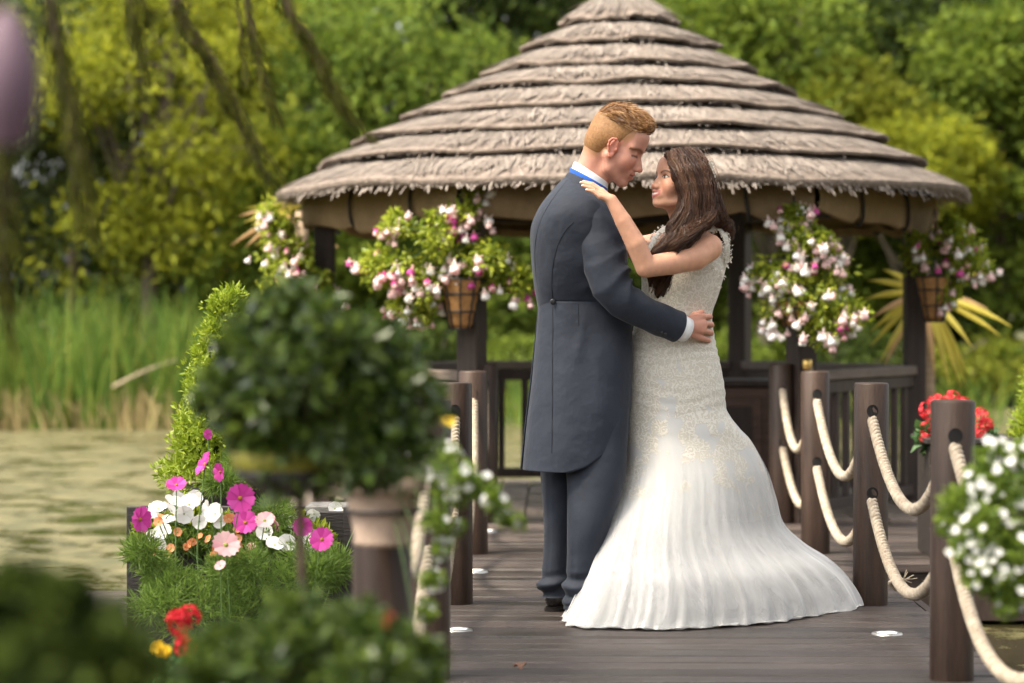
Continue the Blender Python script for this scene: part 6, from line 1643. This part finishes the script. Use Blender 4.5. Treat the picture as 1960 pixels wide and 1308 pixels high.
rp_ = mc[2] * 0.45 + pi_[2] * 0.55; rax = unit(pi_[2] - mc[2])
a = np.linspace(0, 2 * math.pi, 25); u_ = unit(np.cross(rax, [0, 0, 1.0])); v_ = np.cross(rax, u_)
M['ring'] = surf('white_gold', (0.6, 0.58, 0.54), (0.8, 0.78, 0.74), 0.2, 50, 0.02); M['ring'].node_tree.nodes['Principled BSDF'].inputs['Metallic'].default_value = 1.0
mk('ring', *tube(rp_ + 0.0088 * (np.cos(a)[:, None] * u_ + np.sin(a)[:, None] * v_), 0.0014, 6), M['ring'], bride, True)

# ---- gown
def gown_mat():
    m, N, L, b = nodes('lace_and_tulle')
    tc = N.new('ShaderNodeTexCoord'); sp = N.new('ShaderNodeSeparateXYZ'); L.new(tc.outputs['Object'], sp.inputs[0])
    # curling lace motif: warped cells and rings
    n0 = N.new('ShaderNodeTexNoise'); n0.inputs['Scale'].default_value = 30; n0.inputs['Detail'].default_value = 2; L.new(tc.outputs['Object'], n0.inputs['Vector'])
    mx = N.new('ShaderNodeVectorMath'); mx.operation = 'SCALE'; mx.inputs['Scale'].default_value = 0.04; L.new(n0.outputs['Color'], mx.inputs[0])
    ad = N.new('ShaderNodeVectorMath'); ad.operation = 'ADD'; L.new(tc.outputs['Object'], ad.inputs[0]); L.new(mx.outputs[0], ad.inputs[1])
    v = N.new('ShaderNodeTexVoronoi'); v.feature = 'F1'; v.inputs['Scale'].default_value = 52; L.new(ad.outputs[0], v.inputs['Vector'])
    wv = N.new('ShaderNodeMath'); wv.operation = 'MULTIPLY'; wv.inputs[1].default_value = 13; L.new(v.outputs['Distance'], wv.inputs[0])
    sn_ = N.new('ShaderNodeMath'); sn_.operation = 'SINE'; L.new(wv.outputs[0], sn_.inputs[0])
    motif = N.new('ShaderNodeMapRange'); motif.inputs['From Min'].default_value = 0.05; motif.inputs['From Max'].default_value = 0.55; L.new(sn_.outputs[0], motif.inputs['Value'])
    # how far down the lace reaches: uneven, with points
    n1 = N.new('ShaderNodeTexNoise'); n1.inputs['Scale'].default_value = 13; n1.inputs['Detail'].default_value = 4; L.new(tc.outputs['Object'], n1.inputs['Vector'])
    e = N.new('ShaderNodeMath'); e.operation = 'MULTIPLY_ADD'; e.inputs[1].default_value = 1.7; e.inputs[2].default_value = -0.87; L.new(n1.outputs['Fac'], e.inputs[0])
    # godet: a plain tulle wedge opening downwards
    gx = N.new('ShaderNodeMath'); gx.operation = 'SUBTRACT'; gx.inputs[1].default_value = W(1268, 0, 8.80)[0]; L.new(sp.outputs['X'], gx.inputs[0])
    ga = N.new('ShaderNodeMath'); ga.operation = 'ABSOLUTE'; L.new(gx.outputs[0], ga.inputs[0])
    gm = N.new('ShaderNodeMath'); gm.operation = 'MULTIPLY_ADD'; gm.inputs[1].default_value = -3.4; gm.inputs[2].default_value = 0.79; L.new(ga.outputs[0], gm.inputs[0])
    gmx = N.new('ShaderNodeMath'); gmx.operation = 'MAXIMUM'; gmx.inputs[1].default_value = 0.56; L.new(gm.outputs[0], gmx.inputs[0])
    lim = N.new('ShaderNodeMath'); lim.operation = 'ADD'; L.new(e.outputs[0], lim.inputs[0]); L.new(gmx.outputs[0], lim.inputs[1])
    df = N.new('ShaderNodeMath'); df.operation = 'SUBTRACT'; L.new(sp.outputs['Z'], df.inputs[0]); L.new(lim.outputs[0], df.inputs[1])
    lace = N.new('ShaderNodeMapRange'); lace.inputs['From Min'].default_value = -0.03; lace.inputs['From Max'].default_value = 0.05; L.new(df.outputs[0], lace.inputs['Value'])
    lm = N.new('ShaderNodeMath'); lm.operation = 'MULTIPLY'; L.new(motif.outputs[0], lm.inputs[0]); L.new(lace.outputs[0], lm.inputs[1])
    c1 = N.new('ShaderNodeMix'); c1.data_type = 'RGBA'; c1.inputs['A'].default_value = (0.50, 0.49, 0.475, 1); c1.inputs['B'].default_value = (0.52, 0.48, 0.41, 1); L.new(lace.outputs[0], c1.inputs['Factor'])
    c2 = N.new('ShaderNodeMix'); c2.data_type = 'RGBA'; L.new(c1.outputs['Result'], c2.inputs['A']); c2.inputs['B'].default_value = (0.63, 0.595, 0.53, 1); L.new(lm.outputs[0], c2.inputs['Factor'])
    L.new(c2.outputs['Result'], b.inputs['Base Color'])
    b.inputs['Roughness'].default_value = 0.6; b.inputs['Sheen Weight'].default_value = 0.25; b.inputs['Specular IOR Level'].default_value = 0.3
    b.inputs['Subsurface Weight'].default_value = 0.0
    bp = N.new('ShaderNodeBump'); bp.inputs['Strength'].default_value = 0.55; bp.inputs['Distance'].default_value = 0.0025; L.new(lm.outputs[0], bp.inputs['Height']); L.new(bp.outputs[0], b.inputs['Normal'])
    return m
def tulle_mat():
    m, N, L, b = nodes('sheer_tulle')
    b.inputs['Base Color'].default_value = (0.56, 0.55, 0.54, 1); b.inputs['Roughness'].default_value = 0.7; b.inputs['Sheen Weight'].default_value = 0.3
    tr = N.new('ShaderNodeBsdfTransparent'); mx = N.new('ShaderNodeMixShader')
    lw = N.new('ShaderNodeLayerWeight'); lw.inputs['Blend'].default_value = 0.35
    n = N.new('ShaderNodeTexNoise'); n.inputs['Scale'].default_value = 1.0; n.inputs['Detail'].default_value = 5; n.inputs['Distortion'].default_value = 0.8; tc = N.new('ShaderNodeTexCoord')
    mp = N.new('ShaderNodeMapping'); mp.inputs['Scale'].default_value = (45, 3.0, 1); L.new(tc.outputs['UV'], mp.inputs['Vector']); L.new(mp.outputs[0], n.inputs['Vector'])
    mr = N.new('ShaderNodeMapRange'); mr.inputs['To Min'].default_value = 0.06; mr.inputs['To Max'].default_value = 0.80; L.new(lw.outputs['Facing'], mr.inputs['Value'])
    m2 = N.new('ShaderNodeMapRange'); m2.inputs['From Min'].default_value = 0.35; m2.inputs['From Max'].default_value = 0.7; m2.inputs['To Min'].default_value = 0.0; m2.inputs['To Max'].default_value = 0.45; L.new(n.outputs['Fac'], m2.inputs['Value'])
    ad = N.new('ShaderNodeMath'); ad.operation = 'ADD'; ad.use_clamp = True; L.new(mr.outputs[0], ad.inputs[0]); L.new(m2.outputs[0], ad.inputs[1])
    sx_ = N.new('ShaderNodeSeparateXYZ'); L.new(tc.outputs['UV'], sx_.inputs[0]); fa = N.new('ShaderNodeMapRange'); fa.inputs['From Min'].default_value = 0.04; fa.inputs['From Max'].default_value = 0.5; fa.interpolation_type = 'SMOOTHSTEP'; L.new(sx_.outputs['Y'], fa.inputs['Value'])
    mu = N.new('ShaderNodeMath'); mu.operation = 'MULTIPLY'; L.new(ad.outputs[0], mu.inputs[0]); L.new(fa.outputs[0], mu.inputs[1]); L.new(mu.outputs[0], mx.inputs[0]); L.new(tr.outputs[0], mx.inputs[1]); L.new(b.outputs[0], mx.inputs[2]); L.new(mx.outputs[0], N['Material Output'].inputs['Surface'])
    return m
M['gown'] = gown_mat(); M['tulle'] = tulle_mat()
up = [(1236, 486, 8.93, 1392, 470, 8.93, .090, .10), (1230, 500, 8.93, 1391, 490, 8.93, .108, .11), (1227, 520, 8.93, 1389, 512, 8.93, .118, .115), (1228, 545, 8.93, 1382, 540, 8.93, .116, .11), (1226, 570, 8.93, 1373, 570, 8.93, .106, .10), (1219, 600, 8.93, 1363, 600, 8.93, .098, .098), (1212, 630, 8.93, 1365, 630, 8.93, .102, .10),
      (1204, 665, 8.93, 1371, 665, 8.93, .116, .115), (1199, 700, 8.93, 1379, 700, 8.93, .128, .13), (1197, 745, 8.93, 1387, 745, 8.93, .134, .135), (1197, 785, 8.93, 1391, 785, 8.93, .138, .14)]
low0 = [(1197, 820, 8.92, 1414, 818, 8.94, .150, .15), (1196, 850, 8.90, 1445, 845, 8.98, .175, .17), (1190, 900, 8.88, 1477, 898, 9.02, .225, .21), (1177, 950, 8.85, 1492, 952, 9.07, .275, .26), (1160, 1000, 8.80, 1507, 1003, 9.12, .325, .31),
       (1142, 1050, 8.76, 1541, 1038, 9.17, .375, .36), (1125, 1100, 8.71, 1588, 1070, 9.21, .425, .41), (1108, 1146, 8.67, 1620, 1103, 9.25, .455, .45), (1096, 1174, 8.65, 1634, 1133, 9.27, .472, .47), (1089, 1189.5, 8.64, 1637, 1150, 9.27, .482, .48)]
low = [(a + 7 * q, b_, c, d - 11 * q, e_, f, g_ - 0.012 * q, h_) for q, (a, b_, c, d, e_, f, g_, h_) in zip((0, .6, 1, 1, 1, .9, .7, .5, .2, 0), low0)]
def skirt_folds(V, t, py, seed, amp, sharp=1.0):
    r = np.random.default_rng(seed); th = t[None]
    k = np.clip((py - 770) / 420, 0, 1) ** 1.25
    s = 0
    for nf, a_ in ((3, 0.7), (5, 1.0), (9, 0.7), (14, 0.9), (23, 0.7), (37, 0.4)):
        ph = r.random() * 6.28; tw = r.normal() * 0.5
        w_ = np.sin(nf * th + ph + tw * k * 2); s = s + a_ * ((0.5 - np.abs(w_)) * 1.4 * sharp * k * (0.6 + 0.8 * np.sin(th * 2 + nf)) if nf > 10 else w_)
    return amp * k * s
def skirt(rows, n, k, seed, amp, grow=0.0, ruffle=0.0):
    V, t = loft(rows, k, n)
    py = 606 - (V[:, :, 2] - CAMZ) / 8.93 * FPX
    C = V.mean(1, keepdims=True); D = V - C; D[:, :, 2] = 0; D = unit(D)
    d = skirt_folds(V, t, py, seed, amp) + grow * np.clip((py - py.min() - 25) / 110, 0.25, 1)
    # soft waist wrinkles
    z = V[:, :, 2]
    d = d + 0.0022 * np.sin(z * 210 + 3 * np.sin(t * 2)[None]) * np.exp(-((z - 0.98) / 0.07) ** 2) + 0.0015 * np.sin(z * 150 + 2.5 * np.sin(3 * t)[None]) * np.exp(-((z - 0.80) / 0.08) ** 2)
    V = V + D * d[:, :, None]
    if ruffle:
        q = np.clip((py - 1060) / 120, 0, 1); V[:, :, 2] += ruffle * q * (np.sin(17 * t + 0.5)[None] + 0.7 * np.sin(29 * t)[None] + 0.5 * np.sin(43 * t + 2)[None]) * 0.5
    V[:, :, 2] = np.maximum(V[:, :, 2], 0.004 + 0.006 * (1 + np.sin(23 * t)[None]) * np.clip((py - 1120) / 60, 0, 1))
    return V
n, k = 160, 288
V = skirt(up + low, n, k, 5, 0.0135, ruffle=0.004)
gown = mk('gown', V.reshape(-1, 3), grid_faces(n, k)[:, ::-1], M['gown'], bride, True)
V = skirt([(a, b, c, d, e, f, g_, h_) for (a, b, c, d, e, f, g_, h_) in low], 110, k, 5, 0.0150, grow=0.012, ruffle=0.008)
V[-1, :, 2] = 0.003 + 0.003 * (1 + np.sin(np.linspace(0, 2 * math.pi, k, endpoint=False) * 31))
ov1 = mk('tulle_overlay', V.reshape(-1, 3), grid_faces(110, k)[:, ::-1], M['tulle'], gown, True)
V = skirt([(a, b, c, d, e, f, g_, h_) for (a, b, c, d, e, f, g_, h_) in low[2:]], 90, k, 5, 0.0165, grow=0.020, ruffle=0.01)
V[-1, :, 2] = 0.005 + 0.003 * (1 + np.sin(np.linspace(0, 2 * math.pi, k, endpoint=False) * 23 + 1))
ov2 = mk('tulle_overlay', V.reshape(-1, 3), grid_faces(90, k)[:, ::-1], M['tulle'], gown, True)
def add_uv(o, n, k):
    uv = o.data.uv_layers.new(name='UVMap'); li = np.empty(len(o.data.loops), np.int32); o.data.loops.foreach_get('vertex_index', li)
    uv.data.foreach_set('uv', np.column_stack([(li % k) / k, (li // k) / n]).astype(np.float32).ravel())
for o_, n_ in ((ov1, 110), (ov2, 90)): add_uv(o_, n_, 288)
# lace straps with petal edging
M['lace'] = leafy('lace_petals', [(0.74, 0.69, 0.60), (0.82, 0.78, 0.71), (0.68, 0.62, 0.53)], 0.6, 0.15, 0.2)
def strap(P, wd, nrm, seed):
    r = np.random.default_rng(seed); Q = spline(P, 30); T = unit(np.gradient(Q, axis=0)); S = unit(np.cross(T, np.array(nrm)))
    V = np.stack([Q - S * wd, Q, Q + S * wd], 1); V[:, 1] += np.array(nrm) * 0.004
    o = mk('shoulder_strap', V.reshape(-1, 3), grid_faces(30, 3, False), M['gown'], gown, True)
    m_ = 150; i = r.integers(0, 30, m_); sd_ = r.choice([-1, 1, 1], m_)
    C = Q[i] + S[i] * (wd * sd_)[:, None] + r.normal(size=(m_, 3)) * 0.004
    V, F = leaf_field(C, S[i] * sd_[:, None] + r.normal(size=(m_, 3)) * 0.8, 0.009, 0.008, r)
    mk('lace_edging', V, F, M['lace'], o)
strap([W(1391, 505, 8.89), W(1392, 475, 8.86), W(1386, 450, 8.855), W(1374, 437, 8.87), W(1352, 440, 8.87)], 0.013, (0.55, -0.8, 0.25), 1)
strap([W(1238, 492, 8.93), W(1246, 470, 8.95), W(1262, 446, 8.98), W(1280, 435, 9.00)], 0.014, (-0.6, -0.75, 0.2), 2)
# ---- appliqué flowers along the back edge and at the lace hem
ap = MB(); r = np.random.default_rng(8)
def motif(c, R, nrm, n=7):
    nrm = unit(np.array(nrm, float)); s = unit(np.cross(nrm, [0, 0, 1.0])); u = np.cross(s, nrm)
    C = np.repeat(np.array([c]), n, 0) + r.normal(size=(n, 3)) * R * 0.15; an = np.linspace(0, 6.283, n, endpoint=False) + r.random()
    D = np.cos(an)[:, None] * s + np.sin(an)[:, None] * u + nrm * 0.25
    ap.add(*leaf_field(C, D, R * (0.8 + 0.4 * r.random(n)), R * 0.5, r))
for (px, py, Y) in ((1390, 470, 8.90), (1388, 492, 8.88), (1391, 510, 8.90), (1384, 530, 8.88), (1376, 548, 8.87), (1382, 518, 8.855), (1372, 530, 8.84), (1366, 515, 8.835)): motif(W(px, py, Y) + [0, -0.004, 0], 0.013, (0.5, -0.8, 0.1))
ap.build('lace_applique', M['lace'], gown)

# ---- long dark hair
BRU = [hair_mat('brown_hair_' + nm, c_, 0.48) for nm, c_ in (('dark', [(0.018, 0.008, 0.005), (0.034, 0.015, 0.008), (0.050, 0.022, 0.012)]), ('mid', [(0.045, 0.019, 0.010), (0.075, 0.033, 0.017), (0.055, 0.024, 0.012)]), ('warm', [(0.07, 0.032, 0.016), (0.10, 0.047, 0.023), (0.06, 0.026, 0.013)]))]
for m_ in BRU: m_.node_tree.nodes['Principled BSDF'].inputs['Specular IOR Level'].default_value = 0.28
M['brunette_core'] = surf('brown_hair_core', (0.018, 0.009, 0.006), (0.040, 0.020, 0.013), 0.8, 90, 0.5, 260, (1, 1, 0.3), bdist=0.004, spec=0.08)
Hf = Field([axis([(0.28, 0.72, 0.0042)]), axis([(8.62, 9.04, 0.0042)]), axis([(1.08, 1.74, 0.0042)])])
BH.ell(Hf, (-0.018, 0, 0.044), (0.098, 0.082, 0.086), 0.01); BH.ell(Hf, (-0.050, 0, -0.010), (0.072, 0.076, 0.075), 0.02)
GU = [  # guides from the parting down; px py Y ; the last run over the near shoulder to the front
 [(1274, 300, 8.83), (1288, 325, 8.785), (1302, 352, 8.766), (1309, 380, 8.764), (1299, 408, 8.758), (1290, 432, 8.745), (1287, 452, 8.725), (1262, 474, 8.70), (1250, 492, 8.70), (1243, 530, 8.76), (1238, 560, 8.775)],
 [(1282, 295, 8.84), (1299, 322, 8.775), (1313, 352, 8.758), (1320, 384, 8.752), (1311, 412, 8.748), (1302, 438, 8.732), (1289, 458, 8.712), (1272, 478, 8.695), (1260, 500, 8.70), (1254, 540, 8.765), (1250, 574, 8.78)],
 [(1292, 292, 8.85), (1306, 318, 8.772), (1318, 350, 8.754), (1322, 385, 8.746), (1318, 415, 8.742), (1310, 442, 8.728), (1302, 462, 8.708), (1284, 480, 8.692), (1270, 505, 8.70), (1266, 545, 8.765), (1258, 582, 8.785)],
 [(1304, 290, 8.86), (1322, 316, 8.778), (1335, 350, 8.757), (1340, 388, 8.748), (1338, 420, 8.742), (1328, 446, 8.722), (1314, 464, 8.704), (1296, 480, 8.69), (1282, 505, 8.70), (1276, 545, 8.77), (1272, 578, 8.785)],
 [(1316, 290, 8.87), (1338, 316, 8.792), (1350, 350, 8.772), (1356, 385, 8.765), (1352, 412, 8.757), (1340, 432, 8.735), (1320, 447, 8.712), (1300, 462, 8.695), (1284, 478, 8.692), (1278, 530, 8.77), (1276, 562, 8.785)],
 [(1326, 292, 8.885), (1344, 320, 8.815), (1355, 355, 8.80), (1360, 385, 8.79), (1360, 408, 8.78), (1356, 426, 8.762), (1338, 438, 8.742), (1320, 449, 8.722), (1304, 460, 8.705), (1290, 471, 8.695), (1280, 482, 8.69)],
 [(1334, 297, 8.90), (1350, 328, 8.845), (1361, 362, 8.835), (1368, 392, 8.835), (1374, 412, 8.85), (1380, 424, 8.87), (1383, 432, 8.885), (1389, 438, 8.90), (1387, 444, 8.91), (1385, 448, 8.92), (1383, 452, 8.925)],
 [(1338, 303, 8.92), (1353, 338, 8.89), (1364, 372, 8.89), (1372, 402, 8.89), (1379, 420, 8.895), (1384, 430, 8.90), (1386, 438, 8.905), (1392, 445, 8.91), (1390, 450, 8.92), (1388, 455, 8.925), (1386, 460, 8.93)],
 [(1338, 308, 8.95), (1351, 345, 8.95), (1361, 380, 8.95), (1369, 408, 8.95), (1376, 430, 8.95), (1381, 445, 8.945), (1388, 452, 8.94), (1386, 458, 8.94), (1384, 463, 8.94), (1383, 467, 8.94), (1382, 470, 8.94)],
]
GU = np.array([spline([W(*p) for p in g_], 28) for g_ in GU])
sw = np.linspace(0, 1, 28); amp_ = np.clip(sw * 2.6 - 0.5, 0, 1)
for i_ in range(len(GU)):                              # loose waves
    ph_ = sw * 21 + i_ * 1.15
    GU[i_, :, 0] += 0.0085 * amp_ * np.sin(ph_); GU[i_, :, 1] += 0.0075 * amp_ * np.cos(ph_); GU[i_, :, 2] += 0.003 * amp_ * np.sin(ph_ + 1)
for g_ in GU:
    q = g_[::2]; n_ = len(q); R_ = np.interp(np.linspace(0, 1, n_), [0, 0.15, 0.5, 0.8, 1], [0.012, 0.020, 0.022, 0.018, 0.006])
    Hf.chain(q, R_, 0.012)
# far-side lock seen at the other cheek and neck
Hf.chain([BH.p(0.03, -0.05, 0.09), BH.p(-0.02, -0.078, 0.02), BH.p(-0.04, -0.075, -0.06), W(1300, 440, 9.0), W(1310, 480, 9.03)], [0.02, 0.02, 0.022, 0.022, 0.015], 0.015)
BH.ell(Hf, (0.098, 0.0, -0.012), (0.050, 0.078, 0.094), 0.006, True)       # the face stays free
BH.ell(Hf, (0.060, 0.012, -0.066), (0.055, 0.052, 0.050), 0.006, True)
HV, HF = Hf.surface(); HV = smooth_mesh(HV, HF, 2)
bhair = mk('hair', HV, HF, M['brunette_core'], bride, True)
r = np.random.default_rng(12); n_ = 2450
gi = np.where(r.random(n_) < 0.10, r.random(n_) * 0.25, r.random(n_) * (len(GU) - 1)); i0 = gi.astype(int); u = (gi - i0)[:, None, None]
P = GU[i0] * (1 - u) + GU[np.minimum(i0 + 1, len(GU) - 1)] * u
k = P.shape[1]; s_ = np.linspace(0, 1, k)[None, :, None]
lock = np.floor(gi * 6) ; rl = np.random.default_rng(2); lph = rl.random(60)[lock.astype(int)] * 6.28; lam = rl.uniform(0.6, 1.4, 60)[lock.astype(int)]
off = r.normal(size=(n_, 1, 3)) * np.array([0.006, 0.006, 0.004]) * (0.35 + s_)
outw = np.array([0, -1, 0.15]) * (0.014 + 0.007 * r.random((n_, 1, 1))) * (0.3 + 0.7 * np.sin(np.clip(s_ * 1.3, 0, 1) * math.pi * 0.75))
wave = np.clip((s_ - 0.22) / 0.4, 0, 1) * 0.0135 * (np.sin(s_ * 26 * lam[:, None, None] + lph[:, None, None]) * np.array([1, 0, 0.2]) + np.cos(s_ * 26 * lam[:, None, None] + lph[:, None, None]) * np.array([0, 0.9, 0]))
lof = rl.normal(size=(60, 3))[lock.astype(int)][:, None] * np.array([0.004, 0.005, 0.002]) * np.clip(s_ * 3, 0, 1)
P = P + off * 0.75 + outw + wave + lof
cut = r.random(n_) * 0.16 + np.where((i0 == 5), 0.40 + 0.1 * r.random(n_), 0)
for j in range(n_):                                  # uneven ends
    m_ = max(6, int(k * (1 - cut[j]))); P[j] = np.stack([np.interp(np.linspace(0, m_ - 1, k), np.arange(k), P[j][:, c]) for c in range(3)], -1)
P = push_out(P, Hf, 0.0004, 0.0045, r, 3) - np.array([0, 1, 0]) * (rl.random(60)[lock.astype(int)] * 0.009)[:, None, None] * np.clip(s_ * 2.5 - 0.4, 0, 1)
V, F = ribbons(P, 0.0007 + 0.0006 * r.random(n_), r)
# scalp strands that start at the hair line and sweep over the head
m_ = 1200; th = r.uniform(-1.0, 1.0, m_); Q = []
for a_ in th:
    # arcs over the cranium from the front parting backwards to the near and far side
    y0 = 0.035 + 0.01 * r.normal(); e = r.uniform(0.2, 1.0)
    pts = []
    for v in np.linspace(0, 1, 10):
        ang = 0.25 + a_ * 0.3 + v * (1.9 if a_ > -0.3 else 1.6); lat = (0.15 + a_ * 0.5) + v * (0.9 * a_)
        x_ = -0.018 + 0.1005 * math.cos(ang) * math.cos(lat * 0.9); z_ = 0.044 + 0.0885 * math.sin(ang) * math.cos(lat * 0.75); yy = 0.0845 * math.sin(lat)
        pts.append(BH.p(x_, yy, z_))
    Q.append(pts)
Q = np.array(Q) + r.normal(size=(m_, 1, 3)) * 0.0015
Q = push_out(Q, Hf, 0.0002, 0.002, r, 3)
V2, F2 = ribbons(Q, 0.0008, r)
fly = GU[r.integers(3, 9, 130)][:, :20] + r.normal(size=(130, 1, 3)) * 0.012 + np.cumsum(r.normal(size=(130, 20, 3)) * 0.0016, axis=1) + np.array([0.004, -0.016, 0])
V3, F3 = ribbons(fly, 0.00045, r)
lm_ = rl.integers(0, 3, 60)[lock.astype(int)]; lm_ = np.where(gi > 5.5, np.maximum(lm_, 1), lm_)
mi_ = np.concatenate([np.repeat(lm_, (k - 1) * 3), np.repeat(r.integers(0, 2, m_), 9 * 3), np.full(len(F3), 2)])
VV = np.concatenate([V, V2, V3]); FF = np.concatenate([F, F2 + len(V), F3 + len(V) + len(V2)])
sb = mk('strands', VV, FF, BRU, bhair, False, mi_); sb['kind'] = 'stuff'
# hair flowers and earring
hc = W(1357, 326, 8.85)
fl_ = flower_mesh('hair_flower', 6, 0.009, 0.9, [M['lace'], M['lace']], 0.4, 0.25, 2)
for (dx, dz) in ((0, 0), (0.004, 0.012), (0.006, -0.013), (0.001, 0.022), (0.009, -0.026)):
    link('hair_flower', fl_, bride, (hc[0] + dx, hc[1] - 0.012 + 0.2 * abs(dz), hc[2] + dz), rot_to((0.7, -0.7, 0.2), dz * 90), 1.0)
e0 = W(1320, 380, 8.728)
mk('earring', *lathe([(0.0005, 0.012), (0.003, 0.008), (0.005, 0.0), (0.0045, -0.006), (0.0005, -0.012)], 10, e0), M['ring'], bride, True)
